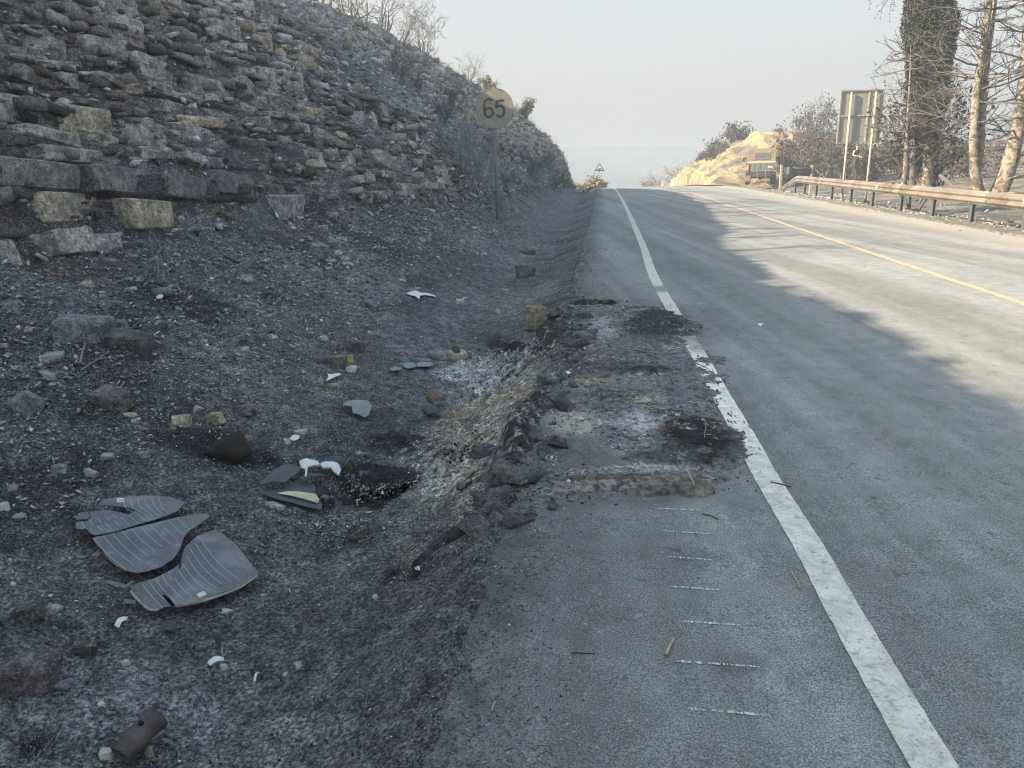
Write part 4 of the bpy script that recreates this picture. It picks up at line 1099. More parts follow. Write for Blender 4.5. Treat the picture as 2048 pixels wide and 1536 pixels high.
hero('stone', 448, 1345, 14, 18, M_RK_WHITE, 'cream pebble right of the crumpled foil', .8, 638, .3, .2, cat='stone', n=20)
hero('stone', 450, 1225, 26, 10, M_RK_WHITE, 'round cream stone half buried in front of the broken window', .8, 639, .2, .2, cat='stone', n=24, sink=.4)
hero('stone', 880, 720, 46, 20, M_RK_GREY, 'dark grey stone left of the scorched lamp shell', .7, 640, .5, .2, cat='stone')
hero('stone', 845, 730, 36, 16, M_RK_GREY, 'flat grey stone beside the greenish glass slivers', .7, 641, .5, .2, cat='stone')
hero('stone', 1058, 508, 30, 16, M_RK_BROWN, 'flat brown stone in the swale behind the brown rock', .7, 642, .5, .2, cat='stone')
hero('stone', 920, 607, 20, 14, M_RK_WHITE, 'pale stone in the swale left of a dark sliver of stone', .8, 643, .4, .2, cat='stone')
hero('stone', 970, 582, 34, 16, M_RK_GREY, 'dark sliver of stone lying in the middle of the swale', .4, 644, .5, .3, cat='stone')
hero('stone', 1012, 585, 18, 12, M_RK_PALE, 'light stone right of the dark sliver in the swale', .8, 645, .4, .2, cat='stone')
hero('rock', 128, 612, 34, 34, M_RK_GREY, 'pointed grey rock in the rubble above the flat-topped boulder', .8, 646, .5, .2)
hero('rock', 18, 632, 36, 30, M_RK_GREY, 'pale grey rock at the left edge above the flat-topped boulder', .8, 647, .5, .2)
hero('stone', 168, 640, 24, 12, M_RK_TAN, 'cream flake of stone behind the flat-topped boulder', .5, 648, .5, .2, cat='stone')
hero('stone', 742, 620, 34, 24, M_RK_GREY, 'leaning grey slab in the stones left of the swale', .5, 649, .6, -.5, (.2, .3), cat='stone')
hero('stone', 600, 870, 28, 12, M_RK_WHITE, 'pale flake of stone right of the black rock', .5, 650, .5, .2, cat='stone')

# broken lumps of asphalt along the burnt road edge
M_LUMP = block_mat('burnt_asphalt_lump', (.075, .072, .072), (.12, .115, .11), .5)
LM = [rock_mesh('asphalt_lump', 700 + i, (1, .8, .5), M_LUMP, 14, 1, .03, .45) for i in range(6)]
rg_ = np.random.default_rng(701)
for i in range(110):
    s_ = 3.1 + rg_.random() ** 1.3 * 5.4; t_ = -float(EDGE(s_)) + rg_.normal(0, .12) - .02
    x_ = float(XC(s_)) + t_; d_ = .035 + .17 * rg_.random() ** 2.4
    z_ = float(ZR(s_)) if t_ > -float(EDGE(s_)) else float(ground_z(x_, s_))
    o = put('asphalt_lump', LM[i % 6], None, (x_, s_, z_ + d_ * .06), (rg_.normal(0, .25), rg_.normal(-.15, .25), rg_.random() * 6.3), (d_ * 1.2, d_, d_ * .8))
    tag(o, 'broken lump of charred asphalt along the crumbled edge of the burnt shoulder', 'asphalt lump', 'asphalt lumps along the burnt road edge')

# ================================================================== WRECK REMAINS
class Patch:
    """a sloping plane through the ground at a spot, for laying flat debris on it"""
    def __init__(s, px, py, lift=.03, tilt=(0, 0)):
        p = hit(px, py); e = .12
        gx_ = (float(zmac(p.x + e, p.y)) - float(zmac(p.x - e, p.y))) / (2 * e); gy_ = (float(zmac(p.x, p.y + e)) - float(zmac(p.x, p.y - e))) / (2 * e)
        s.n = Vector((-gx_ + tilt[0], -gy_ + tilt[1], 1)).normalized()
        s.o = Vector((p.x, p.y, float(ground_z(p.x, p.y)) + lift))
    def at(s, px, py, up=0.0):
        d = Vector(_F + (px - 1024) / F_PX * _R + (768 - py) / F_PX * _U)
        c = Vector((0, 0, CAM_H)); k = (s.o - c).dot(s.n) / d.dot(s.n)
        return c + d * k + s.n * up
def plate(name, patch, pts, thick, mat, up=0, curl=0.0, parent=None, wob=0, seed=0, dense=.035, smooth=True):
    """a thin sheet with an outline, slightly bowed, with real thickness"""
    P = [patch.at(x, y) for x, y in pts]
    c = sum(P, Vector()) / len(P)
    ux = (P[0] - c).normalized(); uy = patch.n.cross(ux).normalized()
    q2 = [((p - c).dot(ux), (p - c).dot(uy)) for p in P]
    bm = bmesh.new()
    vs_ = [bm.verts.new((a, b_, 0)) for a, b_ in q2]
    bm.faces.new(vs_)
    bmesh.ops.triangulate(bm, faces=bm.faces[:])
    for _ in range(4):
        es = [e for e in bm.edges if e.calc_length() > dense]
        if not es: break
        bmesh.ops.subdivide_edges(bm, edges=es, cuts=1)
        bmesh.ops.triangulate(bm, faces=bm.faces[:])
    R2 = max(math.hypot(a, b_) for a, b_ in q2)
    for v_ in bm.verts:
        r2 = (v_.co.x ** 2 + v_.co.y ** 2) / R2 ** 2
        v_.co.z = curl * (1 - r2) + (wob * float(fbm(v_.co.x * 9, v_.co.y * 9, seed=seed)) if wob else 0)
    bm.normal_update()
    if sum(f.normal.z for f in bm.faces) < 0: bmesh.ops.reverse_faces(bm, faces=bm.faces[:])
    r = bmesh.ops.extrude_face_region(bm, geom=bm.faces[:])
    bmesh.ops.translate(bm, vec=(0, 0, thick), verts=[g for g in r['geom'] if isinstance(g, bmesh.types.BMVert)])
    bmesh.ops.recalc_face_normals(bm, faces=bm.faces[:])
    me = bpy.data.meshes.new(name); bm.to_mesh(me); bm.free(); me.materials.append(mat)
    M = Matrix((ux, uy, patch.n)).transposed().to_4x4(); M.translation = c + patch.n * up
    o = put(name, me)
    def zat(p):
        a, b_ = (p - c).dot(ux), (p - c).dot(uy)
        return curl * (1 - (a * a + b_ * b_) / R2 ** 2) + thick + up
    if parent is not None:
        o.parent = parent; o.matrix_parent_inverse = Matrix.Identity(4)
        o.matrix_local = parent.matrix_basis.inverted() @ M
    else: o.matrix_basis = M
    return o, zat
def child_world(name, me, parent):
    """mesh given in world coordinates, made a part of parent"""
    me.transform(parent.matrix_basis.inverted())
    return put(name, me, parent)
b = NB('sooty_window_glass')
fc_ = b.ramp(b.noise(3.5, 5, .6, .4), [(.4, (.040, .050, .058)), (.6, (.115, .130, .145))])
fc_ = b.mix(b.ramp(b.noise(130, 4, .8), [(.54, 0.0), (.62, .75)]), fc_, (.22, .23, .24))
fc_ = b.mix(b.ramp(b.noise(6, 6, .75, .5), [(.52, 0.0), (.60, .6)]), fc_, (.20, .205, .21))
M_GLASS = b.done(fc_, b.ramp(b.noise(5, 4), [(.3, .22), (.7, .50)]), None); M_GLASS.node_tree.nodes['Principled BSDF'].inputs['Specular IOR Level'].default_value = .6
M_HEAT = simple('grey_heating_line', (.34, .36, .37), .7, .1, 20)
M_LABEL = simple('cream_sticker', (.62, .56, .47), .8, .1, 12)
M_LABELR = simple('rust_print', (.45, .22, .12), .8, .1, 12)
M_TRIM = simple('ashen_rubber_trim', (.36, .345, .30), .8, .3, 14, c2=(.12, .115, .11), thr=.50)
def C6(pts, sc=5.12, ox=140, oy=960): return [(ox + x / sc, oy + y / sc) for x, y in pts]
WP = Patch(330, 1110, .055, (.0, .0))
def lines_between(n, A, B, obj, zat, w=.0016):
    """n thin heating wires printed between two polylines (crop coordinates)"""
    A = C6(A); B = C6(B)
    for i in range(n):
        f = i / max(1, n - 1)
        pts = [WP.at(a[0] * (1 - f) + b_[0] * f, a[1] * (1 - f) + b_[1] * f) for a, b_ in zip(A, B)]
        # smooth polyline
        P = []
        for j in range(len(pts) - 1):
            p0 = pts[max(j - 1, 0)]; p1 = pts[j]; p2 = pts[j + 1]; p3 = pts[min(j + 2, len(pts) - 1)]
            for u_ in np.linspace(0, 1, 8)[: 8 if j == len(pts) - 2 else 7]:
                P.append(.5 * ((2 * p1) + (-p0 + p2) * u_ + (2 * p0 - 5 * p1 + 4 * p2 - p3) * u_ ** 2 + (-p0 + 3 * p1 - 3 * p2 + p3) * u_ ** 3))
        V = []
        for j, p in enumerate(P):
            t = (P[min(j + 1, len(P) - 1)] - P[max(j - 1, 0)]).normalized(); sd_ = t.cross(WP.n) * w
            q_ = p + WP.n * (zat(p) + .0012)
            V += [q_ - sd_, q_ + sd_]
        k = np.arange(len(P) - 1) * 2; fcs = np.stack([k, k + 1, k + 3, k + 2], 1)
        child_world('heating_line', mesh_np('heating_line', np.array([v_[:] for v_ in V]), fcs, M_HEAT), obj)
def sticker(pts, obj, zat, marks=True):
    P = [WP.at(x, y) for x, y in C6(pts)]; P = [p + WP.n * (zat(p) + .0022) for p in P]
    mb = MB(); mb.poly(P, .0012, WP.n); s_ = mb.build('sticker', M_LABEL); me = s_.data; bpy.data.objects.remove(s_)
    child_world('sticker', me, obj)
    if marks:
        a = P[0] * .72 + P[2] * .28; ux = (P[1] - P[0]); uy = (P[3] - P[0])
        mb = MB()
        for (u0, v0, u1, v1) in [(.22, .42, .36, .74), (.62, .42, .76, .74), (.30, .55, .68, .66)]:
            mb.poly([P[0] + ux * u0 + uy * v0 + WP.n * .0012, P[0] + ux * u1 + uy * v0 + WP.n * .0012, P[0] + ux * u1 + uy * v1 + WP.n * .0012, P[0] + ux * u0 + uy * v1 + WP.n * .0012], .001, WP.n)
        s_ = mb.build('print', M_LABELR); me = s_.data; bpy.data.objects.remove(s_); child_world('sticker_print', me, obj)
A_, zA = plate('window_shard', WP, C6([(280, 275), (340, 210), (480, 195), (640, 182), (780, 178), (1010, 178), (1120, 213), (1172, 245), (1100, 330), (1020, 370), (850, 430), (700, 475), (480, 540), (260, 575), (215, 560), (160, 503), (330, 485), (450, 455), (580, 385), (670, 335), (580, 303), (400, 283)]), .004, M_GLASS, .0, .010)
tag(A_, 'uppermost big shard of the black rear window, carrying a cream sticker at its far end', 'window shard', 'pieces of the broken rear window')
lines_between(6, [(548, 240), (575, 320), (700, 380), (760, 440)], [(905, 195), (925, 260), (960, 330), (1010, 362)], A_, zA)
lines_between(6, [(200, 508), (215, 530), (250, 565)], [(600, 385), (650, 430), (700, 468)], A_, zA)
sticker([(475, 212), (548, 210), (554, 250), (486, 254)], A_, zA)
A2, zA2 = plate('window_shard', WP, C6([(200, 325), (290, 300), (420, 300), (540, 322), (640, 345), (570, 372), (440, 440), (330, 466), (120, 493), (62, 480), (60, 418), (180, 408), (212, 375)]), .004, M_GLASS, -.012, .004)
tag(A2, 'narrow striped shard of the rear window wedged under the left side of the uppermost one', 'window shard', 'pieces of the broken rear window')
lines_between(6, [(125, 425), (140, 455), (155, 482)], [(505, 318), (545, 345), (575, 362)], A2, zA2)
A3, zA3 = plate('window_shard', WP, C6([(58, 408), (90, 338), (180, 328), (200, 372), (178, 400)]), .004, M_GLASS, -.004, .003)
tag(A3, 'small blank corner piece at the far left tip of the broken rear window', 'window shard', 'pieces of the broken rear window')
B_, zB = plate('window_shard', WP, C6([(228, 612), (480, 562), (700, 507), (870, 466), (1000, 432), (1100, 402), (1280, 365), (1400, 350), (1432, 375), (1340, 460), (1220, 545), (1160, 620), (1135, 690), (1110, 760), (1060, 830), (950, 905), (800, 952), (680, 970), (560, 945), (430, 868), (380, 820), (330, 740), (270, 680)]), .004, M_GLASS, .0, .014)
tag(B_, 'broad middle shard of the rear window with thin grey stripes and a curved lower edge', 'window shard', 'pieces of the broken rear window')
lines_between(10, [(245, 622), (330, 730), (420, 820), (580, 945)], [(1100, 415), (1140, 460), (1180, 500), (1232, 545)], B_, zB)
C_, zC = plate('window_shard', WP, C6([(1300, 590), (1380, 550), (1490, 515), (1560, 560), (1700, 680), (1820, 840), (1922, 960), (1910, 990), (1750, 1100), (1500, 1200), (1250, 1275), (1110, 1298), (1070, 1288), (1020, 1230), (962, 1185), (1020, 1130), (1085, 1010), (1132, 920), (1142, 800), (1180, 700)]), .004, M_GLASS, .0, .012)
tag(C_, 'large lower right shard of the rear window with a pale rim and cream sticker', 'window shard', 'pieces of the broken rear window')
lines_between(9, [(1312, 588), (1440, 790), (1580, 940), (1730, 1042)], [(985, 1178), (1015, 1215), (1045, 1245), (1082, 1276)], C_, zC)
sticker([(1290, 1195), (1370, 1165), (1395, 1200), (1320, 1230)], C_, zC, False)
D_, zD = plate('window_shard', WP, C6([(618, 1085), (700, 1055), (860, 1012), (960, 962), (1080, 890), (1122, 850), (1118, 925), (1070, 1020), (1030, 1110), (948, 1190), (990, 1240), (1038, 1292), (960, 1302), (870, 1342), (800, 1330), (700, 1240), (640, 1160)]), .004, M_GLASS, -.008, .006)
tag(D_, 'dark striped lower left shard of the rear window with a bright curved rim', 'window shard', 'pieces of the broken rear window')
lines_between(5, [(742, 1075), (830, 1190), (950, 1308)], [(1010, 935), (1030, 1010), (1062, 1035)], D_, zD)
def trim(path, obj, r=.006):
    P = np.array([(WP.at(*p) + WP.n * .004)[:] for p in C6(path)])
    v_, f_ = tube_arrays([(P, np.full(len(P), r))], 6)
    child_world('rim', mesh_np('rim', v_, f_, M_TRIM, True), obj)
trim([(1075, 1292), (1110, 1300), (1250, 1277), (1380, 1243), (1500, 1202), (1630, 1155), (1750, 1102), (1850, 1035), (1912, 988)], C_, .0065)
trim([(1160, 1255), (1260, 1235), (1400, 1190), (1560, 1125), (1700, 1060), (1760, 1010)], C_, .0028)
trim([(622, 1150), (680, 1220), (740, 1280), (800, 1330), (870, 1345), (900, 1338)], D_, .0055)
for i, (pts, lab) in enumerate([([(330, 1045), (420, 1032), (580, 1085), (605, 1102), (480, 1106)], 'thin grey sliver of glass left of the lower shards'),
                  ([(1235, 265), (1300, 255), (1262, 330)], 'small triangle of glass at the upper right of the broken window'),
                  ([(520, 1215), (620, 1140), (645, 1142), (560, 1225)], 'short dark strip of glass lying across the rim of the lower left shard'),
                  ([(545, 1225), (680, 1240), (660, 1275), (560, 1270)], 'dull grey scrap of glass below the lower left shard')]):
    o, _z = plate('glass_sliver', WP, C6(pts), .004, M_GLASS, .0 if i != 2 else .05, 0)
    tag(o, lab, 'glass sliver', 'pieces of the broken rear window')

M_PANEL = simple('burnt_grey_panel', (.085, .092, .10), .55, .2, 5, bump=.2, c2=(.14, .145, .15), thr=.56)
M_SCORCH = simple('yellowed_scorched_strip', (.55, .50, .36), .8, .25, 16, c2=(.30, .28, .25), thr=.55, bump=.6)
M_MELT = simple('white_molten_metal', (.62, .66, .65), .6, .15, 10, c2=(.42, .45, .45), thr=.55, bump=.4)
M_CRUMPLE = simple('crumpled_dark_sheet', (.065, .075, .075), .6, .4, 12, bump=.5)
def C7(pts): return C6(pts, 4.267, 480, 740)
PP = Patch(585, 985, .02)
root = empty('folded_sheet', PP.o); tag(root, 'burnt dark grey panel with a yellowed strip, folded like an arrowhead under white molten metal', 'panel')
bpy.context.view_layer.update()
plate('panel_flap', PP, C7([(150, 1058), (260, 965), (370, 890), (450, 880), (512, 930), (480, 972), (370, 1050), (280, 1042)]), .006, M_PANEL, .05, .02, root)
plate('panel_sheet', PP, C7([(150, 1065), (360, 1050), (500, 950), (640, 1010), (640, 1090), (700, 1180), (690, 1218), (560, 1200), (450, 1170), (300, 1130)]), .006, M_PANEL, .01, .015, root)
plate('scorched_strip', PP, C7([(310, 1098), (400, 1090), (520, 1100), (640, 1115), (672, 1160), (655, 1188), (560, 1160), (430, 1130)]), .005, M_SCORCH, .030, .012, root, wob=.008, seed=3)
for i, (pts, mat, up, lab, nm_) in enumerate([
    ([(490, 900), (560, 865), (650, 870), (662, 915), (600, 930), (565, 935), (555, 1000), (540, 1000), (545, 955), (505, 935)], M_MELT, .07, 'left one of two white molten metal lumps on the burnt panel', 'molten_metal'),
    ([(660, 890), (720, 860), (810, 878), (850, 945), (830, 975), (790, 965), (755, 930), (700, 930)], M_MELT, .06, 'right one of two white molten metal lumps by the burnt panel', 'molten_metal'),
    ([(640, 842), (780, 825), (850, 800), (900, 815), (880, 838), (800, 868), (700, 862)], M_CRUMPLE, .05, 'crumpled dark sheet curling behind the white molten lumps', 'crumpled_sheet'),
    ([(485, 1005), (560, 965), (700, 958), (750, 975), (640, 990), (545, 1022)], M_CRUMPLE, .05, 'dark crumpled strip curling out in front of the white molten lumps', 'crumpled_sheet')]):
    o, _z = plate(nm_, PP, C7(pts), .010 if mat is M_MELT else .004, mat, up, .02, None, wob=.022, seed=i, dense=.02)
    tag(o, lab, 'molten metal' if mat is M_MELT else 'metal sheet')
M_GSH = simple('greenish_glass', (.20, .245, .235), .5, .15, 6, bump=.1)
GP = Patch(714, 822, .03, (0, -.2))
o, _z = plate('glass_shard', GP, C7([(870, 322), (910, 290), (1030, 280), (1092, 275), (1122, 340), (1095, 410), (1060, 428), (1000, 405), (960, 400), (950, 352)]), .005, M_GSH, .01, .03)
tag(o, 'grey green curved glass shard lying alone in the ash above the panel', 'glass shard')
o, _z = plate('crack', GP, C7([(978, 318), (984, 316), (1022, 362), (1060, 408), (1054, 408), (1016, 364)]), .0012, M_POSTD, .036, .0); o.name = 'crack_line'
_m = o.matrix_basis.copy(); _par = [q_ for q_ in bpy.data.objects if q_.name.startswith('glass_shard')][0]; o.parent = _par; o.matrix_local = _par.matrix_basis.inverted() @ _m
def C8(pts): return C6(pts, 5.486, 800, 540)
G2 = Patch(812, 735, .012)
for pts, lab in [([(40, 1050), (110, 1035), (180, 1048), (165, 1085), (90, 1098), (35, 1080)], 'left one of two pale greenish glass flakes lying in a row'),
                 ([(180, 1040), (260, 1025), (350, 1035), (365, 1065), (300, 1080), (185, 1075)], 'right one of two pale greenish glass flakes lying in a row'),
                 ([(-120, 1100), (-60, 1085), (20, 1090), (0, 1115), (-80, 1125)], 'dull flat stone flake left of the greenish glass flakes')]:
    o, _z = plate('glass_flake', G2, C8(pts), .006, M_GSH, .01, .006); tag(o, lab, 'glass flake')
M_FLAKE = simple('white_ash_flake', (.66, .68, .66), .8, .1, 20, bump=.4)
for (px, py, pts, lab) in [
    (665, 756, C7([(740, 50), (780, 60), (850, 38), (855, 62), (770, 95), (733, 107), (752, 76)]), 'ragged white flake lying alone below the brick-shaped stone'),
    (240, 1250, [(228, 1256), (236, 1245), (246, 1240), (256, 1238), (252, 1248), (243, 1252), (238, 1260)], 'ragged white flake on the ash below the broken window'),
    (840, 592, [(812, 588), (822, 586), (832, 583), (840, 588), (856, 589), (868, 592), (871, 596), (852, 593), (840, 594), (838, 600), (830, 594), (820, 592)], 'long white flake lying far down in the swale'),
    (430, 1328, [(414, 1330), (430, 1321), (447, 1320), (448, 1328), (432, 1333), (420, 1337)], 'crumpled pale foil scrap below the broken window'),
    (812, 1141, [(833, 1139), (842, 1138), (842, 1144), (834, 1145)], 'tiny white card caught in the burnt grass tuft'),
    (588, 880, [(578, 882), (590, 873), (600, 876), (596, 884), (586, 886)], 'small pale sheet scrap between the black rock and the glass shard'),
    (1135, 748, [(1131, 748), (1136, 744), (1142, 750), (1136, 752)], 'small white scrap on the soot of the burnt shoulder'),
    (1521, 652, [(1514, 652), (1520, 650), (1527, 651), (1521, 655)], 'small white scrap lying in the traffic lane'),
    (520, 1362, [(508, 1370), (516, 1350), (520, 1352), (513, 1368)], 'thin curved pale splinter standing in the ash')]:
    pa = Patch(px, py, .012); o, _z = plate('ash_flake', pa, pts, .003, M_FLAKE, .008, .012, None, wob=.008, seed=px, dense=.02)
    tag(o, lab, 'flake')
o, _z = plate('black_flake', Patch(338, 1256, .01), [(322, 1258), (332, 1250), (352, 1254), (355, 1262), (340, 1268), (326, 1266)], .004, M_CRUMPLE, .008, .015, None, seed=5); tag(o, 'curled black flake of plastic below the broken window', 'flake')
def mound(name, px, py, rx, ry, h, cols, label, seed=0, cat='ash heap', rot=0, rough=.5, res=.010, aniso=1.0, soft=.7):
    """low heap of burnt remains with a ragged edge, resting on what is under it"""
    c_ = hit(px, py); nx = int(2.6 * rx / res); ny = int(2.6 * ry / res)
    gx_, gy_ = np.meshgrid(np.linspace(-1.3, 1.3, nx), np.linspace(-1.3, 1.3, ny), indexing='ij')
    dx = gx_ * rx; dy = gy_ * ry
    X = c_.x + dx * math.cos(rot) - dy * math.sin(rot); Y = c_.y + dx * math.sin(rot) + dy * math.cos(rot)
    r_ = np.sqrt(gx_ ** 2 + gy_ ** 2) + .38 * fbm(X * 4, Y * 4, seed=seed, oct=5, gain=.65)
    b0 = 1 - sstep(1 - soft, 1.0, r_)
    tex = fbm(X * 30, Y * 30 * aniso, seed=seed + 1, oct=4, gain=.75)
    t_ = X - XC(Y)
    base = np.where(t_ > -EDGE(Y), ZR(Y), ground_z(X, Y))
    Z = base - .012 + b0 * (.016 + h * (.55 + .45 * fbm(X * 7, Y * 7, seed=seed + 2, oct=3)) + rough * .025 * (tex + .3))
    a_, b2, c2 = [np.array(k) for k in cols]
    col = np.zeros(X.shape + (3,)) + a_
    col = lerp(col, b2, sstep(.10, .30, fbm(X * 16, Y * 16 * aniso, seed=seed + 3, oct=4, gain=.8)))
    col = lerp(col, c2, sstep(.16, .34, fbm(X * 22, Y * 22 * aniso, seed=seed + 4, oct=4, gain=.85)) * sstep(-.1, .25, fbm(X * 5, Y * 5, seed=seed + 5)))
    f = grid_faces(nx, ny); kf = (b0.ravel()[f].max(1) > .02)
    o = put(name, mesh_np(name, np.stack([X, Y, Z], -1).reshape(-1, 3), f[kf], M_CHIP, False, col=col.reshape(-1, 3)))
    # keep only used vertices
    bm = bmesh.new(); bm.from_mesh(o.data); bmesh.ops.delete(bm, geom=[v_ for v_ in bm.verts if not v_.link_faces], context='VERTS'); bm.to_mesh(o.data); bm.free()
    return tag(o, label, cat)
BK = (.016, .016, .018); GY_ = (.11, .115, .12); WH = (.42, .43, .42); BR = (.075, .062, .055); TN = (.26, .225, .17)
mound('ash_heap', 1312, 640, .40, .62, .05, ((.03, .031, .034), (.07, .072, .078), (.24, .25, .255)), 'black ash heap at the far end of the burnt patch, touching the white line', 21)
mound('ash_heap', 1395, 875, .26, .36, .055, (BK, (.03, .032, .034), WH), 'blackest ash heap nearest the white line, flecked with white', 22)
mound('burnt_ridge', 1185, 607, .38, .15, .045, (BK, BR, (.30, .29, .27)), 'raised rim of burnt clods along the far edge of the patch', 27, 'burnt ridge', 0, .9)
mound('burnt_ridge', 1100, 665, .13, .85, .055, ((.03, .029, .03), BR, (.42, .41, .37)), 'ragged black rim of the burnt road edge running toward the standing stone', 28, 'burnt ridge', 0.12, .9)
mound('charred_lip', 1045, 838, .085, .62, .10, ((.032, .03, .03), (.06, .05, .045), TN), 'thick broken lip of charred asphalt along the burnt bank', 29, 'asphalt lip', -.30, 1.2)
mound('charred_lip', 985, 985, .07, .30, .07, ((.05, .046, .045), (.09, .08, .075), (.17, .15, .13)), 'cracked clods of asphalt at the near end of the burnt bank', 30, 'asphalt lip', -.3, .8)
mound('melted_crust', 1215, 965, .32, .09, .018, (BR, (.13, .115, .105), (.28, .27, .25)), 'brown melted rubber crust at the near edge of the burnt patch', 31, 'melted crust', 0, .6, soft=.3)
mound('melted_crust', 1310, 985, .20, .055, .030, ((.10, .085, .08), (.14, .12, .11), (.22, .2, .18)), 'rolled edge of the brown crust, its thickest part', 32, 'melted crust', .12, .9, soft=.3)
mound('melted_crust', 1388, 978, .115, .12, .030, ((.12, .105, .09), (.17, .155, .12), (.24, .22, .17)), 'right lobe of the brown crust, nearest the white line', 33, 'melted crust', 0, .6, soft=.3)
mound('ash_heap', 762, 955, .26, .20, .045, (BK, (.03, .03, .033), (.16, .17, .18)), 'pit of black ash and wire below the burnt bank', 34, rough=1.0)
mound('ash_heap', 665, 1000, .10, .08, .05, (BK, (.03, .03, .03), (.12, .12, .13)), 'small black clump right of the burnt panel', 35, rough=1.0)
mound('ash_heap', 795, 880, .24, .17, .03, ((.03, .03, .034), BK, (.10, .11, .12)), 'dark matted ash left of the burnt bank', 36, rough=1.0)
mound('burnt_ridge', 1030, 690, .10, .5, .05, (BK, (.05, .05, .055), (.35, .35, .33)), 'black crusted strip on the outer side of the bank', 37, 'burnt ridge', .5, .9)
mound('soot_streak', 880, 1090, .24, .045, .03, ((.03, .031, .034), (.05, .05, .055), (.08, .08, .085)), 'charred strip lying at the road edge, nearer one of two', 38, 'charred strip', .75, .5, soft=.3)
mound('soot_streak', 945, 1048, .20, .045, .035, ((.03, .031, .034), (.05, .05, .055), (.08, .08, .085)), 'charred strip lying at the road edge, farther one of two', 39, 'charred strip', .8, .5, soft=.3)

# shelves of baked soil on the bank
rg_ = np.random.default_rng(900)
M_SHELF = block_mat('baked_soil_crust', (.20, .175, .14), (.33, .32, .29), .35)
SHM = [rock_mesh('soil_slab', 910 + i, (1, .35, .16), M_SHELF, 13, 1, .02, .55) for i in range(6)]
for i in range(70):
    px = rg_.uniform(860, 1120); py = 975 - (px - 860) * 1.0 + rg_.normal(0, 55)
    if not (600 < py < 1030): continue
    p = hit(px, py)
    if p.x - float(XC(p.y)) > -float(EDGE(p.y)) - .02: continue
    d_ = rg_.uniform(.05, .16)
    o = put('soil_slab', SHM[i % 6], None, (p.x, p.y, float(ground_z(p.x, p.y)) + .008), (rg_.normal(.1, .2), rg_.normal(-.35, .2), rg_.normal(1.15, .3)), (d_ * 1.4, d_, d_ * .8))
    tag(o, 'thin slab of baked soil crust on the burnt bank below the road edge', 'soil slab', 'baked crust slabs on the burnt bank')

# lamp shell, curled metal, can, crumpled pipe, rings, twigs
M_BEIGE = simple('scorched_beige_plastic', (.36, .29, .22), .7, .2, 10, c2=(.55, .52, .46), thr=.6)
p = hit(912, 716); k = pxm(p)
root = empty('lamp_shell', (p.x, p.y, float(ground_z(p.x, p.y))), .2); tag(root, 'scorched beige lamp shell with a black rim at the edge of the burnt bank', 'lamp')
bm = bmesh.new(); bmesh.ops.create_uvsphere(bm, u_segments=28, v_segments=14, radius=1)
for v_ in bm.verts:
    if v_.co.z < 0: v_.co.z *= .25
    v_.co.x += .1 * v_.co.y
bmesh.ops.scale(bm, vec=(27 / k, 17 / k, 17 / k), verts=bm.verts)
me = bpy.data.meshes.new('shell'); bm.to_mesh(me); bm.free(); me.materials.append(M_BEIGE)
for q_ in me.polygons: q_.use_smooth = True
put('shell', me, root, (0, 0, .012), (.35, .1, .2))
v_, f_ = tube_arrays([(np.array([(math.cos(a) * 29 / k, math.sin(a) * 19 / k, .02 + .012 * math.sin(a)) for a in np.linspace(0, 6.283, 40)]), np.full(40, .010))], 6)
put('rim', mesh_np('rim', v_, f_, M_CRUMPLE, True), root, (0, 0, .0), (.3, 0, 0))
mb = MB(); mb.cyl((.0, -.03, .085), (.002, -.045, .10), .045, .035, 20); mb.build('lens', M_CRUMPLE, root, True)
mb = MB(); mb.cyl((.05, -.06, .05), (.055, -.085, .055), .016, .012, 12); mb.cyl((.075, -.05, .06), (.085, -.07, .065), .010, .008, 12); mb.build('bulb_socket', M_FLAKE, root)
put('wire', mesh_np('wire', *tube_arrays([(np.array([(-.085, -.02, .07), (-.09, -.05, .04), (-.092, -.08, 0.0), (-.096, -.11, -.02)]), np.full(4, .0018))], 4), M_POSTD), root)
M_RUSTY = simple('heat_browned_metal', (.20, .155, .125), .6, .35, 12, metal=.3, c2=(.33, .30, .27), thr=.58)
def curled(name, px, py, w, h, mat, label, seed, cat):
    p = hit(px, py); k = pxm(p); a0 = np.linspace(0, 1, 22); u0 = np.linspace(0, 1, 12)
    A0, U0 = np.meshgrid(a0, u0, indexing='ij')
    th_ = .4 + A0 * 4.2; rr = (.5 - .22 * A0)
    x = rr * np.cos(th_) * w / k; z = (rr * np.sin(th_) * .9 + .42) * h / k; y = (U0 - .5) * w / k * (.9 + .25 * np.sin(A0 * 5))
    x += .10 * w / k * fbm(A0 * 4, U0 * 3, seed=seed); z += .10 * h / k * fbm(A0 * 4 + 7, U0 * 3, seed=seed + 1)
    me = mesh_np(name, np.stack([x, y, z], -1).reshape(-1, 3), grid_faces(*x.shape), mat, True)
    o = put(name, me, None, (p.x, p.y, float(ground_z(p.x, p.y))), (.1, 0, .5))
    m_ = o.modifiers.new('thickness', 'SOLIDIFY'); m_.thickness = .004
    return tag(o, label, cat)
curled('curled_metal', 872, 812, 38, 40, M_RUSTY, 'curled brown metal scrap standing at the foot of the burnt bank', 3, 'metal scrap')
curled('curled_metal', 862, 830, 40, 22, M_CRUMPLE, 'dark warped metal scrap in front of the curled brown one', 8, 'metal scrap')
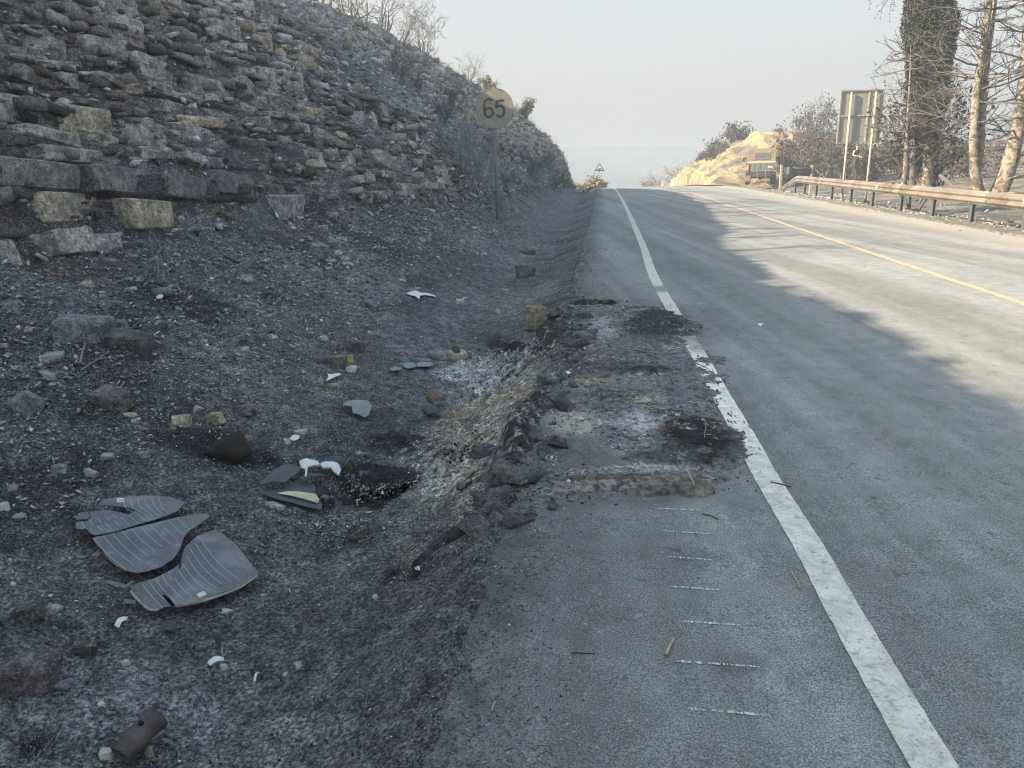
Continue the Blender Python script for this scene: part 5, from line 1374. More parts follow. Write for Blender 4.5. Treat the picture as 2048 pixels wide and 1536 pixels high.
# crumpled pipe with a hole
p = hit(268, 1530); k = pxm(p)
L_ = 95 / k; n_ = 26; u = np.linspace(0, 1, n_); ang = np.linspace(0, 2 * np.pi, 29)[:-1]
U0, A0 = np.meshgrid(u, ang, indexing='ij')
r0 = (26 / k) * (1 + .10 * np.sin(U0 * 7) - .14 * (U0 < .25)) * (1 + .30 * fbm(U0 * 4, np.cos(A0) * 1.2, np.sin(A0) * 1.2, seed=4) + .05 * fbm(U0 * 15, np.cos(A0) * 3, np.sin(A0) * 3, seed=5))
r0 = r0 * np.where(U0 > .93, .75, 1)
V = np.stack([r0 * np.cos(A0), U0 * L_, r0 * np.sin(A0) * .75], -1).reshape(-1, 3)
f_ = np.stack([(np.arange(n_ - 1)[:, None] * 28 + np.arange(28)[None]), (np.arange(n_ - 1)[:, None] * 28 + (np.arange(28)[None] + 1) % 28), (np.arange(n_ - 1)[:, None] * 28 + 28 + (np.arange(28)[None] + 1) % 28), (np.arange(n_ - 1)[:, None] * 28 + 28 + np.arange(28)[None])], -1).reshape(-1, 4)
M_PIPE = simple('sooty_brown_pipe', (.085, .07, .068), .7, .35, 14, c2=(.05, .045, .045), thr=.55, bump=.7)
o = put('crumpled_pipe', mesh_np('crumpled_pipe', V, f_, M_PIPE, True), None, (p.x - .02, p.y - .03, float(ground_z(p.x, p.y)) + .045), (R_(14), 0, R_(-28)))
m_ = o.modifiers.new('thickness', 'SOLIDIFY'); m_.thickness = .006
tag(o, 'short crumpled brown pipe lying at the bottom edge of the view', 'pipe')
mb = MB(); mb.cyl((.004, L_ * .62, r0.max() * .55), (.004, L_ * .62, r0.max() * .90), .010, .008, 12); mb.build('hole', simple('black_hole', (.01, .01, .01)), o)
# can
p = hit(325, 592); k = pxm(p); mb = MB(); mb.cyl((-17 / k, 0, 0), (14 / k, 0, 0), 9.5 / k, None, 20); mb.cyl((14 / k, 0, 0), (18 / k, 0, 0), 9.5 / k, 7 / k, 20)
M_CAN = simple('burnt_green_tin', (.15, .18, .165), .6, .3, 20, c2=(.12, .09, .07), thr=.55)
can = mb.build('drink_can', M_CAN, None, True); can.location = (p.x, p.y, float(ground_z(p.x, p.y)) + 8 / k); can.rotation_euler = (0, R_(-3), R_(8)); tag(can, 'burnt greenish drink can lying on its side under the rock ledge', 'can')
mb = MB(); mb.cyl((0, 0, -.003), (0, 0, .006), 7 / k, 5 / k, 14); q_ = hit(320, 598); c_ = mb.build('bottle_cap', M_FLAKE, None); c_.location = (q_.x, q_.y, float(ground_z(q_.x, q_.y)) + .03); c_.rotation_euler = (.5, 0, 0); tag(c_, 'white cap in front of the burnt drink can', 'cap')
# bead wire rings
def ring(px, py, r, label, tilt=(0, 0), seed=0, hub=True):
    p = hit(px, py); a = np.linspace(0, 2 * np.pi, 34)
    paths = []
    for j in range(3):
        rr = r * (1 - .06 * j) * (1 + .05 * np.sin(a * 2 + seed + j)); paths.append((np.stack([rr * np.cos(a), rr * np.sin(a), .004 * j + .003 * np.sin(a * 3 + j)], -1), np.full(34, .0022)))
    t_ = p.x - float(XC(p.y)); z = (float(ZR(p.y)) if t_ > -float(EDGE(p.y)) else float(ground_z(p.x, p.y)))
    root = empty('wire_ring', (p.x, p.y, z + .008)); root.rotation_euler = (tilt[0], tilt[1], 0)
    tube_obj('ring', paths, M_TRIM, root, 5)
    if hub:
        mb = MB(); mb.cyl((0, 0, 0), (0, 0, .014), r * .32, r * .2, 14); mb.build('hub', M_FLAKE, root, True)
    tag(root, label, 'wire ring')
ring(1137, 968, .042, 'flat burnt metal ring with a bright hub left of the brown crust', seed=1)
ring(1177, 955, .040, 'metal ring tilted at the left end of the brown crust', (.3, .5), 2, False)
ring(1103, 920, .032, 'small dark ring alone on the bare asphalt near the burnt lip', (.1, .1), 3)
ring(1328, 962, .028, 'small dark ring sunk in the middle of the brown crust', (.1, 0), 4)
ring(1095, 988, .030, 'loop of pale wire at the road edge left of the rings', (.1, 0), 5, False)
M_STICK = simple('pale_stick', (.42, .33, .22), .8, .2, 30)
M_TWIGD = simple('grey_twig', (.20, .18, .15), .85, .3, 30)
M_TWIGK = simple('burnt_twig', (.06, .055, .055), .9, .3, 30)
def twig(name, pts, r, mat, label, cat='twig', lift=None):
    P = []
    for px, py in pts:
        q_ = hit(px, py); t_ = q_.x - float(XC(q_.y)); z = float(ZR(q_.y)) if t_ > -float(EDGE(q_.y)) else float(ground_z(q_.x, q_.y)); P.append((q_.x, q_.y, z + (lift or r) + .003))
    P = np.array(P); n_ = len(P)
    if n_ == 2: P = np.array([P[0], P[0] * .5 + P[1] * .5 + [.002, 0, .002], P[1]]); n_ = 3
    o = tube_obj(name, [(P, np.linspace(r, r * .75, n_))], mat, None, 7); return tag(o, label, cat)
twig('stick', [(1331, 1316), (1338, 1299), (1348, 1281)], .0062, M_STICK, 'straight pale brown stick lying on the shoulder between two chalk dashes', 'stick')
twig('twig', [(1583, 1146), (1590, 1160), (1596, 1170), (1600, 1180)], .0035, M_STICK, 'bent pale twig beside the white line')
twig('twig', [(1405, 1030), (1422, 1034), (1438, 1041)], .003, M_TWIGK, 'dark twig on the shoulder just below the brown crust')
twig('twig', [(1541, 966), (1560, 970), (1582, 976)], .0035, M_TWIGK, 'dark twig lying across the white line')
twig('twig', [(1372, 958), (1380, 972), (1388, 990)], .004, M_STICK, 'pale twig lying on the right lobe of the brown crust', lift=.05)
twig('twig', [(1438, 1320), (1441, 1333)], .002, M_STICK, 'tiny pale twig crossing a chalk dash')
twig('twig', [(1392, 1156), (1404, 1158)], .0025, M_STICK, 'short pale twig between chalk dashes')
twig('twig', [(1142, 1308), (1165, 1309), (1190, 1310)], .0025, M_TWIGK, 'thin dark twig on bare asphalt near the road edge')
twig('twig', [(983, 1424), (988, 1410), (992, 1405)], .0025, M_STICK, 'tiny pale twig in the cracked road edge')
twig('twig', [(1152, 900), (1168, 912), (1182, 925)], .0022, M_TWIGD, 'fine wire lying on the asphalt inside the burnt patch')
twig('twig', [(1390, 728), (1410, 735), (1422, 745), (1418, 756)], .003, M_TWIGK, 'curved wire across the scorched white line')
twig('twig', [(906, 1096), (912, 1101), (916, 1110)], .003, M_STICK, 'small pale forked twig by the charred strip')
twig('twig', [(1412, 862), (1409, 880), (1408, 892)], .002, M_STICK, 'thin pale splinter on the blackest ash heap', lift=.05)
twig('branch', [(164, 748), (166, 732), (172, 722), (175, 714)], .009, M_TWIGD, 'short burnt branch end standing in the ash under the boulders', 'branch', lift=.06)
twig('branch', [(164, 762), (180, 748), (200, 738), (222, 732)], .007, M_TWIGD, 'bowed burnt branch reaching right in the ash under the boulders', 'branch', lift=.05)

# ================================================================== PLANTS
def grow(rg, p, d, L, r, depth, out, bend=.25, up=.12, kids=(2, 4), shrink=.68, spread=.7, seg=5, minr=.0022, along=(.35, 1.0)):
    """recursive twig skeleton: fills out[level] with paths, returns nothing"""
    P = [np.array(p, float)]; d = np.array(d, float); d /= np.linalg.norm(d); dirs = [d]
    for i in range(seg):
        d = d + rg.normal(0, bend, 3) * .5 + np.array([0, 0, up]) * .5; d /= np.linalg.norm(d)
        P.append(P[-1] + d * L / seg); dirs.append(d)
    Rr = np.linspace(r, max(r * .55, minr), seg + 1)
    out.append((depth, np.array(P), Rr))
    if depth <= 0: return
    n = rg.integers(kids[0], kids[1] + 1)
    for j in range(n):
        f = rg.uniform(*along) if j else 1.0
        i = int(f * seg); i = min(i, seg)
        base = P[i]; dd = dirs[i] + rg.normal(0, spread, 3) * .6; dd /= np.linalg.norm(dd)
        grow(rg, base, dd, L * shrink * rg.uniform(.75, 1.2), max(Rr[i] * .62, minr), depth - 1, out, bend, up, kids, shrink, spread, max(3, seg - 1), minr, along)
def leaves_arrays(rg, pts, size, jitter):
    n = len(pts); c = pts + rg.normal(0, jitter, (n, 3))
    a = rg.normal(size=(n, 3)); a /= np.linalg.norm(a, axis=1)[:, None]
    b2 = np.cross(a, rg.normal(size=(n, 3))); b2 /= np.linalg.norm(b2, axis=1)[:, None] + 1e-9
    s = size * rg.uniform(.5, 1.5, (n, 1))
    V = np.stack([c - a * s, c + b2 * s * .45, c + a * s, c - b2 * s * .45], 1).reshape(-1, 3)
    return V, np.arange(n * 4).reshape(-1, 4)
def bare_tree(name, seed, H, stems=3, depth=4, mat=None, lean=(0, 0), spread=.7, r0=.05, kids=(2, 4), leaf=None, leaf_n=0, leaf_size=.03, up=.12, fan=.45, parts=('trunk', 'branches'), twig_r=.0026, shrink=.68):
    rg = np.random.default_rng(seed); out = []
    for i in range(stems):
        a = rg.random() * 6.28; d = np.array([math.cos(a) * fan * rg.random() + lean[0], math.sin(a) * fan * rg.random() + lean[1], 1.0])
        grow(rg, (rg.normal(0, .04 * stems ** .5), rg.normal(0, .04 * stems ** .5), -.1), d, H * .36 * rg.uniform(.8, 1.15), r0 * rg.uniform(.6, 1.1), depth, out, .28, up, kids, shrink, spread, 5, twig_r)
    root = empty(name)
    mx_ = max(o_[0] for o_ in out)
    tube_obj(parts[0], [(P, Rr) for d_, P, Rr in out if d_ >= mx_ - 0], mat, root, 7)
    v1, f1 = tube_arrays([(P, Rr) for d_, P, Rr in out if 1 < d_ < mx_], 4)
    v2, f2 = tube_arrays([(P, Rr) for d_, P, Rr in out if d_ <= min(1, mx_ - 1)], 3)
    put(parts[1], mesh_np(parts[1], np.concatenate([v1, v2]), np.concatenate([f1, f2 + len(v1)]), mat, True), root)
    if leaf is not None and leaf_n:
        tips = np.concatenate([P[-3:] for d_, P, Rr in out if d_ == 0]); pts = tips[rg.integers(0, len(tips), leaf_n)]
        V, f_ = leaves_arrays(rg, pts, leaf_size, leaf_size * 1.6); put('leaves', mesh_np('leaves', V, f_, leaf), root)
    return root
def stand(o, p, rz=0, sc=1.0, sink=0.0):
    o.location = (p[0], p[1], p[2] - sink); o.rotation_euler = (0, 0, rz); o.scale = (sc, sc, sc) if not isinstance(sc, tuple) else sc
    return o
def base_of(px, py, Y=None):
    if Y is None: return hit(px, py)
    p = at(px, py, Y); return Vector((p[0], p[1], float(zmac(p[0], p[1]))))
# ridge trees at the top of the rock cut
tA = bare_tree('bare_tree', 11, 2.6, 4, 4, M_BARK_G, spread=.85, r0=.05, fan=.6, twig_r=.005)
tB = bare_tree('bare_tree', 12, 2.3, 5, 4, M_BARK_G, spread=.9, r0=.04, fan=.8, twig_r=.005)
tC = bare_tree('bare_tree', 13, 1.9, 4, 4, M_BARK_G, spread=.9, r0=.035, fan=.7, twig_r=.0048)
ridge = [(640, 4, 20, tA, .9, 'burnt bare tree highest up the ridge, cut off by the top of the view'), (694, 42, 21.5, tB, 1.0, 'grey bare tree on the ridge with several curved trunks'),
         (725, 60, 23.5, tA, 1.0, 'pale bare tree with straight upright stems on the ridge'), (768, 82, 26, tB, 1.25, 'largest bare tree on the ridge, leaning out to the right'),
         (842, 112, 29, tC, 1.25, 'last bare bush of the ridge group, low and wide'), (800, 98, 27, tC, 1.1, 'small bare bush between the two biggest ridge trees'),
         (940, 165, 36, tC, 1.0, 'thin bare shrub on the ridge just left of the speed sign')]
used = set()
for i, (px, py, Y, pr, sc, lab) in enumerate(ridge):
    o = pr if pr.name not in used else copy_tree(pr); used.add(pr.name)
    stand(o, base_of(px, py, Y), i * 1.3, sc, .05); tag(o, lab, 'tree', 'bare trees on the ridge')
tL = bare_tree('leafy_bush', 21, 1.9, 4, 3, M_BARK_D, spread=.9, r0=.04, fan=.9, leaf=M_OLIVE, leaf_n=1500, leaf_size=.07, parts=('stems', 'twigs'), twig_r=.006)
stand(tL, base_of(1050, 245, 43), 0, .80, .1); tag(tL, 'green leafy bush on the ridge right of the speed sign', 'bush', 'leafy bushes on the ridge')
o = copy_tree(tL); stand(o, base_of(974, 190, 39), 2, .62, .05); tag(o, 'green leafy bush showing behind the top left of the speed sign', 'bush', 'leafy bushes on the ridge')
o = copy_tree(tL); stand(o, base_of(1092, 275, 46), 3, .30, .05); tag(o, 'tiny dark bush on the ridge where it drops to the road', 'bush', 'leafy bushes on the ridge')
# dry shrubs in front of the cut
sA = bare_tree('dry_shrub', 31, 2.2, 9, 3, M_BARK_G, spread=.5, r0=.014, fan=.75, parts=('stems', 'twigs'), twig_r=.003, up=.2)
sB = bare_tree('dry_shrub', 32, 1.3, 11, 3, M_BARK_G, spread=.6, r0=.010, fan=.9, parts=('stems', 'twigs'), twig_r=.0028, up=.15)
M_BARK_M = simple('ashen_brown_twigs', (.12, .11, .11), .9, .35, 12)
sC = bare_tree('dry_shrub', 33, 1.0, 12, 3, M_BARK_M, spread=.7, r0=.009, fan=1.1, parts=('stems', 'twigs'), twig_r=.0035, up=.1)
used = set()
sh = [(945, 385, 19.5, sA, 1.15, 'tall bare shrub spreading in front of the rock cut, left of the sign pole'), (965, 372, 20.5, sA, .95, 'bare shrub directly behind the sign pole'),
      (925, 360, 20.5, sA, 1.0, 'bare shrub leaning on the rubble left of the tallest one'), (1010, 380, 23, sB, 1.2, 'bare shrub just right of the sign pole'), (1045, 385, 25, sB, 1.3, 'bare shrub second to the right of the sign pole'),
      (1080, 385, 28, sB, 1.5, 'bare shrub third to the right of the sign pole'), (1110, 382, 31, sC, 1.7, 'brown matted shrub near the far end of the cut'), (1135, 382, 35, sC, 1.6, 'brown matted shrub farthest along the cut'),
      (1060, 355, 29, sC, 1.7, 'matted shrub up the slope behind the others'), (1090, 350, 33, sC, 1.7, 'matted shrub high on the slope toward the far end'),
      (760, 360, 15.5, sB, .8, 'bare shrub low on the rubble in the middle of the cut'), (735, 300, 17, sB, .7, 'small bare shrub higher on the rubble'), (505, 480, 9.6, sB, .55, 'small pale bare shrub growing out of the dark hollow at the end of the ledge'),
      (880, 250, 27, sC, 1.3, 'brown shrub on the upper slope left of the sign'), (835, 190, 27, sC, 1.2, 'brown shrub higher on the upper slope'), (905, 215, 31, sC, 1.4, 'brown shrub under the ridge left of the sign'), (790, 160, 25, sC, 1.1, 'brown shrub just under the biggest ridge tree'),
      (330, 170, 10.8, sB, .35, 'tuft of pale twigs on the face high on the left'), (440, 60, 14.5, sB, .45, 'tuft of pale twigs near the top of the face')]
for i, (px, py, Y, pr, sc, lab) in enumerate(sh):
    o = pr if pr.name not in used else copy_tree(pr); used.add(pr.name)
    stand(o, hit(px, py), i * 1.7, sc, .03); tag(o, lab, 'shrub', 'dry shrubs on the rock cut')
# thin burnt saplings in the foreground
def sapling(px, py, top, lab, seed, n=2, r=.008, mat=M_BARK_G, fan=.15):
    p = hit(px, py); k = pxm(p); H = (py - top) / k
    o = bare_tree('burnt_sapling', seed, H * 1.25, n, 2, mat, spread=.35, r0=r, fan=fan, parts=('stem', 'twigs'), twig_r=.0022, up=.25, kids=(1, 2), shrink=.75)
    stand(o, (p.x, p.y, float(ground_z(p.x, p.y))), seed); tag(o, lab, 'sapling', 'thin burnt saplings')
sapling(316, 552, 385, 'tallest thin sapling, standing in front of the ledge', 41, 3, .011)
sapling(470, 540, 490, 'short bent sapling in the rubble right of the tall one', 42, 2, .006)
sapling(582, 760, 690, 'small black twiggy sapling in the middle of the ash', 43, 3, .006, M_BARK_D, .6)
sapling(168, 775, 715, 'small burnt sapling stump under the boulders', 44, 2, .008, M_TWIGD, .8)
sapling(85, 815, 760, 'fine burnt stalks right of the tilted grey rock', 45, 4, .004, M_TWIGD, .6)
sapling(155, 712, 688, 'fine stalks just below the flat-topped boulder', 46, 4, .004, M_TWIGD, .5)
sapling(12, 1035, 990, 'thin arched stalk near the left edge', 47, 1, .003, M_TWIGD, .5)
sapling(240, 735, 705, 'stubby twigs in front of the brown slab rock', 48, 3, .006, M_TWIGD, .9)
sapling(410, 480, 445, 'thin stalk at the foot of the ledge right of the tallest sapling', 49, 2, .005)
# burnt grass tufts
def tuft(px, py, w, lab, seed):
    rg = np.random.default_rng(seed); p = hit(px, py); k = pxm(p); W = w / k; paths = []
    for i in range(240):
        a = rg.random() * 6.28; r = abs(rg.normal(0, .38)) * W; b0 = np.array([math.cos(a) * r, math.sin(a) * r, -.01]); h = W * rg.uniform(.08, .30) * (2.2 if rg.random() < .12 else 1)
        d = np.array([math.cos(a) * .5, math.sin(a) * .5, 1]) + rg.normal(0, .35, 3); d /= np.linalg.norm(d)
        paths.append((np.array([b0, b0 + d * h * .6, b0 + d * h + np.array([math.cos(a), math.sin(a), -.6]) * h * .2]), np.array([.0022, .0017, .0008])))
    o = tube_obj('burnt_grass_tuft', paths, M_BARK_D, None, 3, (p.x, p.y, float(ground_z(p.x, p.y)))); tag(o, lab, 'grass tuft', 'burnt grass tufts')
tuft(838, 1150, 40, 'black burnt grass tuft holding a white card beside the road edge', 51); tuft(795, 1145, 36, 'black burnt grass tuft left of the one with the card', 52)
tuft(60, 1500, 70, 'big black burnt tuft in the bottom left corner', 53); tuft(650, 1415, 36, 'black tuft in the ash near the bottom of the view', 54); tuft(645, 1005, 30, 'black tuft beside the burnt panel', 55); tuft(772, 965, 70, 'black matted wires in the pit below the burnt bank', 56); tuft(790, 880, 60, 'dark matted tuft left of the burnt bank', 57)
tuft(500, 832, 22, 'small dark tuft by the wedge-shaped stone', 58); tuft(760, 1008, 40, 'dark tuft of wires at the near side of the pit', 59)
# stubble on the burnt ground: uncountable
n = 9000
rg_ = np.random.default_rng(506); s_ = 1.5 * (22 / 1.5) ** rg_.random(n); T_ = .65 + rg_.random(n) * (TOE(s_) - .5); x_ = XC(s_) - T_
k_ = fbm(x_ * 1.4, s_ * 1.4, seed=220, oct=4) > rg_.uniform(-.3, .25, n); x_, s_ = x_[k_], s_[k_]; n = len(s_); z_ = ground_z(x_, s_)
h = .012 + .035 * rg_.random(n) ** 2; h *= (.6 + s_ / 10); d = rg_.normal(0, .6, (n, 2)) * h[:, None]; w = .0012 * (.8 + s_ / 6)
a = rg_.random(n) * 3.14; dx, dy = np.cos(a) * w, np.sin(a) * w
V = np.stack([np.stack([x_ - dx, s_ - dy, z_ - .01], -1), np.stack([x_ + dx, s_ + dy, z_ - .01], -1), np.stack([x_ + d[:, 0], s_ + d[:, 1], z_ + h], -1)], 1).reshape(-1, 3)
tag(put('burnt_stubble', mesh_np('burnt_stubble', V, np.arange(n * 3).reshape(-1, 3), M_TWIGD)), kind='stuff', label='short burnt stalks of grass all over the ash')
# fine dead brush clothing the upper slope
n = 16000
rg_ = np.random.default_rng(507); s_ = 9 + rg_.random(n) ** 1.2 * 38; qv = rg_.uniform(.15, 1.25, n); ct_1, _c = crest(s_); toe_ = TOE(s_); T_ = toe_ + qv * (ct_1 - toe_); x_ = XC(s_) - T_
k_ = (fbm(s_ * .35, T_ * .5, seed=221, oct=4) + .6 * sstep(.6, 1.0, qv) + .25 * sstep(18, 28, s_) - .3) > rg_.uniform(-.25, .25, n); x_, s_ = x_[k_], s_[k_]; n = len(s_); z_ = zmac(x_, s_)
h = (.08 + .25 * rg_.random(n) ** 2) * (.7 + s_ / 45); d = rg_.normal(0, .5, (n, 2)) * h[:, None]; w = .0035 * (.4 + s_ / 22); a = rg_.random(n) * 3.14; dx, dy = np.cos(a) * w, np.sin(a) * w
V = np.stack([np.stack([x_ - dx, s_ - dy, z_ - .03], -1), np.stack([x_ + dx, s_ + dy, z_ - .03], -1), np.stack([x_ + d[:, 0], s_ + d[:, 1], z_ + h], -1)], 1).reshape(-1, 3)
o = tag(put('dead_brush', mesh_np('dead_brush', V, np.arange(n * 3).reshape(-1, 3), M_BARK_M)), kind='stuff', label='fine dead brush over the upper slope')
# low scrub on the sunlit cut and bushes round it
hA = bare_tree('grey_bush', 61, 3.2, 9, 4, M_BARK_M, spread=.8, r0=.06, fan=1.0, parts=('stems', 'twigs'), twig_r=.011, leaf=M_DRYLEAF, leaf_n=900, leaf_size=.09)
hB = bare_tree('grey_bush', 62, 2.6, 8, 3, M_BARK_M, spread=.8, r0=.05, fan=1.2, parts=('stems', 'twigs'), twig_r=.012, leaf=M_DRYLEAF, leaf_n=1300, leaf_size=.12)
used = set()
bs = [(1432, 282, 66, hB, .85, 'spiky bush at the left end on top of the yellow cut'), (1468, 262, 66, hB, 1.05, 'dense dark bush on top of the yellow cut'), (1452, 290, 64, hB, .5, 'small bush hanging on the upper edge of the yellow cut'),
      (1600, 350, 54, hA, 1.25, 'tallest grey bush behind the lorry, with bare upright twigs'), (1575, 352, 55, hB, 1.35, 'dense bush right of the lorry'), (1632, 350, 52, hB, 1.35, 'dense bush in front of the tallest grey one'),
      (1655, 350, 50, hA, 1.0, 'grey bush left of the big road sign'), (1690, 350, 49, hB, 1.2, 'dark bush behind the posts of the big road sign'), (1615, 330, 60, hA, 1.2, 'grey bush up the slope behind the others'),
      (1740, 345, 46, hB, .9, 'dark low bush right of the big road sign'), (1790, 342, 45, hB, .8, 'dark low bush between the sign and the ivy tree'), (1830, 345, 44, hB, .7, 'low bush behind the ivy tree'), (1405, 320, 70, hB, .5, 'small bush on the left edge of the yellow cut'),
      (1450, 330, 64, hB, .35, 'tiny grey bush low on the yellow cut'), (1900, 350, 40, hA, .7, 'grey bush behind the forked pines'), (1935, 345, 38, hB, .6, 'low bush left of the forked pines, far back'), (2010, 345, 36, hA, .65, 'grey bush at the right edge behind the forked pines'), (1555, 300, 66, hB, .4, 'small dark bush at the back of the yellow cut')]
for i, (px, py, Y, pr, sc, lab) in enumerate(bs):
    o = pr if pr.name not in used else copy_tree(pr); used.add(pr.name)
    p = base_of(px, py, Y); zz = at(px, py, Y)[2]
    stand(o, (p.x, p.y, max(p.z, zz) if i > 2 and i != 12 and i != 13 else p.z), i * 2.1, sc, .15); tag(o, lab, 'bush', 'grey bushes beyond the guard rail')
rg_ = np.random.default_rng(640)
for i in range(16):
    px = rg_.uniform(1690, 2060); Y = rg_.uniform(44, 66); p = at(px, 330, Y); o = copy_tree(hB if i % 3 else hA)
    stand(o, (p[0], p[1], float(zmac(p[0], p[1]))), i * 1.7, rg_.uniform(.35, .65), .1); tag(o, 'low grey bush far back in the burnt field behind the guard rail', 'bush', 'low bushes far back in the field')
for i, (s_, sc) in enumerate([(11.0, .8), (13.4, .9), (15.6, .8)]):
    ct_1, _c = crest(s_); x_ = float(XC(s_)) - float(ct_1) + .2; o = copy_tree([tA, tB, tC][i % 3]); stand(o, (x_, s_, float(zmac(x_, s_))), i * 2.3, sc, .05)
    tag(o, 'bare tree on the ridge above the view, throwing streaky shadows over the road', 'tree', 'bare trees on the ridge above the view')
# hazy little trees beyond the crest
fT = bare_tree('bare_tree', 71, 4.0, 2, 4, M_BARK_G, spread=.7, r0=.10, fan=.35, twig_r=.02); fU = bare_tree('bare_tree', 72, 3.4, 4, 3, M_BARK_G, spread=.8, r0=.08, fan=.6, twig_r=.02)
used = set()
for i, (px, Y, top, pr, lab) in enumerate([(1288, 95, 352, fU, 'faint bare tree beyond the crest, leftmost of the small ones'), (1313, 90, 330, fT, 'faint upright bare tree beyond the crest'), (1328, 92, 338, fU, 'faint bushy tree beyond the crest'),
      (1352, 78, 326, fT, 'dark crooked bare tree at the crest beside the yellow cut'), (1340, 86, 334, fU, 'bare tree just left of the crooked one'), (1372, 80, 318, fU, 'bare tree half hidden by the left edge of the yellow cut'), (1205, 70, 352, fU, 'bare tree at the crest right of the animal warning sign'), (1178, 62, 348, sC, '')]):
    if pr is sC: continue
    o = pr if pr.name not in used else copy_tree(pr); used.add(pr.name)
    p = at(px, top, Y); zb = float(zmac(p[0], p[1])); H = p[2] - zb; hh = 2.9 if pr is fT else 2.6
    stand(o, (p[0], p[1], zb), i * 1.9, max(.3, H / hh), .1); tag(o, lab, 'tree', 'bare trees beyond the crest')
cB = bare_tree('roadside_bush', 81, 1.3, 10, 3, M_BARK_G, spread=.8, r0=.03, fan=1.0, parts=('stems', 'twigs'), twig_r=.008, leaf=simple('dusty_tan_leaves', (.26, .23, .15), .9, .4, 3), leaf_n=2200, leaf_size=.075)
stand(cB, base_of(1190, 380, 55), 0, 1.0, .1); tag(cB, 'dusty tan bush at the foot of the animal warning sign', 'bush', 'roadside bushes at the crest')
o = copy_tree(cB); stand(o, base_of(1172, 380, 53), 2, .8, .1); tag(o, 'dusty bush left of the one at the warning sign', 'bush', 'roadside bushes at the crest')
o = copy_tree(cB); stand(o, base_of(1204, 385, 56), 4, .6, .1); tag(o, 'small dusty bush right of the one at the warning sign', 'bush', 'roadside bushes at the crest')

# --- right-hand trees
def pine(name, base, top_pts, r0, seed, label, nbr=46, blen=1.8, cones=True, start=.28, mat=M_BARK_T, taper=.55):
    """forked burnt pine: trunks given as pixel/depth polylines, long bare branches, dark cones"""
    rg = np.random.default_rng(seed); root = empty(name, base[:]); out = []; tips = []
    B0 = np.array(base)
    for (pts, ra) in top_pts:
        P = np.array([at(*q_) for q_ in pts]) - B0; u0 = np.linspace(0, 1, len(P)); uu = np.linspace(0, 1, 26)
        Q_ = np.stack([np.interp(uu, u0, P[:, i]) for i in range(3)], -1); Q_[1:-1] = .25 * Q_[:-2] + .5 * Q_[1:-1] + .25 * Q_[2:]
        Q_ += .03 * np.stack([fbm(uu * 6, uu * 0 + seed, seed=seed + i) for i in range(3)], -1) * np.sin(uu * 3.14)[:, None]
        Rr = ra * (1 - taper * uu) * (1 + .10 * fbm(uu * 18, uu * 0, seed=seed))
        Rr[0] *= 1.25; Rr[1] *= 1.1
        tube_obj('trunk', [(Q_, Rr)], mat, root, 14)
        for j in range(nbr):
            f = start + (1 - start) * rg.random(); i = int(f * 25); a = rg.random() * 6.28
            d = np.array([math.cos(a), math.sin(a), rg.uniform(-.25, .35)])
            if f < .45 and rg.random() < .5: continue
            L = blen * rg.uniform(.5, 1.25) * (1.0 - .3 * f)
            grow(rg, Q_[i], d, L, .022 * rg.uniform(.6, 1.4) * (1 if f > .4 else .8), 2, out, .22, .06, (3, 5), .48, .75, 7, .0035, (.25, 1.0))
    v1, f1 = tube_arrays([(P, Rr) for d_, P, Rr in out if d_ > 0], 4); v2, f2 = tube_arrays([(P, Rr) for d_, P, Rr in out if d_ == 0], 3)
    put('branches', mesh_np('branches', np.concatenate([v1, v2]), np.concatenate([f1, f2 + len(v1)]), M_BARK_M, True), root)
    if cones:
        tp = np.concatenate([P[[1, -1]] for d_, P, Rr in out if d_ <= 1]); tp = tp[rg.random(len(tp)) < .40]
        V, f_ = HULLS[2]; k = len(tp); s = .035 * rg.uniform(.6, 1.5, (k, 1, 1))
        VV = (V[None] * s * np.array([1.3, 1.3, 2.0]) + tp[:, None, :]).reshape(-1, 3); FF = (f_[None] + (np.arange(k) * len(V))[:, None, None]).reshape(-1, 3)
        c_ = put('cones', mesh_np('cones', VV, FF, M_BARK_D), root)
    return tag(root, label, 'tree', 'burnt pines behind the guard rail')
Yb = 19.5
b0 = at(1962, 392, Yb); b0[2] = float(zmac(b0[0], b0[1]))
pine('pine_tree', b0, [([(1962, 402, Yb), (1948, 340, Yb), (1946, 260, Yb + .1), (1955, 170, Yb + .2), (1972, 60, Yb + .3), (1985, -60, Yb + .4), (1992, -220, Yb + .5)], .125),
                       ([(1951, 350, Yb), (1962, 300, Yb + .1), (1964, 215, Yb + .2), (1975, 130, Yb + .3), (1988, 20, Yb + .5), (2000, -120, Yb + .6)], .085)], 0, 91, 'slender tan-barked pine with two stems, left half of the forked pair', 34, 1.7)
b1 = at(1998, 392, Yb); b1[2] = float(zmac(b1[0], b1[1]))
pine('pine_tree', b1, [([(1990, 402, Yb), (2012, 350, Yb), (2032, 280, Yb), (2048, 170, Yb + .1), (2058, 40, Yb + .1), (2070, -150, Yb + .2)], .215)], 0, 92, 'thick tan-barked pine leaning right, right half of the forked pair', 46, 2.1)
b2 = at(1807, 380, 24); b2[2] = float(zmac(b2[0], b2[1]))
pine('pine_tree', b2, [([(1806, 384, 24), (1812, 320, 24), (1815, 260, 24), (1818, 190, 24), (1822, 90, 24)], .085)], 0, 93, 'small thin pine between the big sign and the ivy tree', 56, 1.1, True, .22, M_BARK_T, .88)
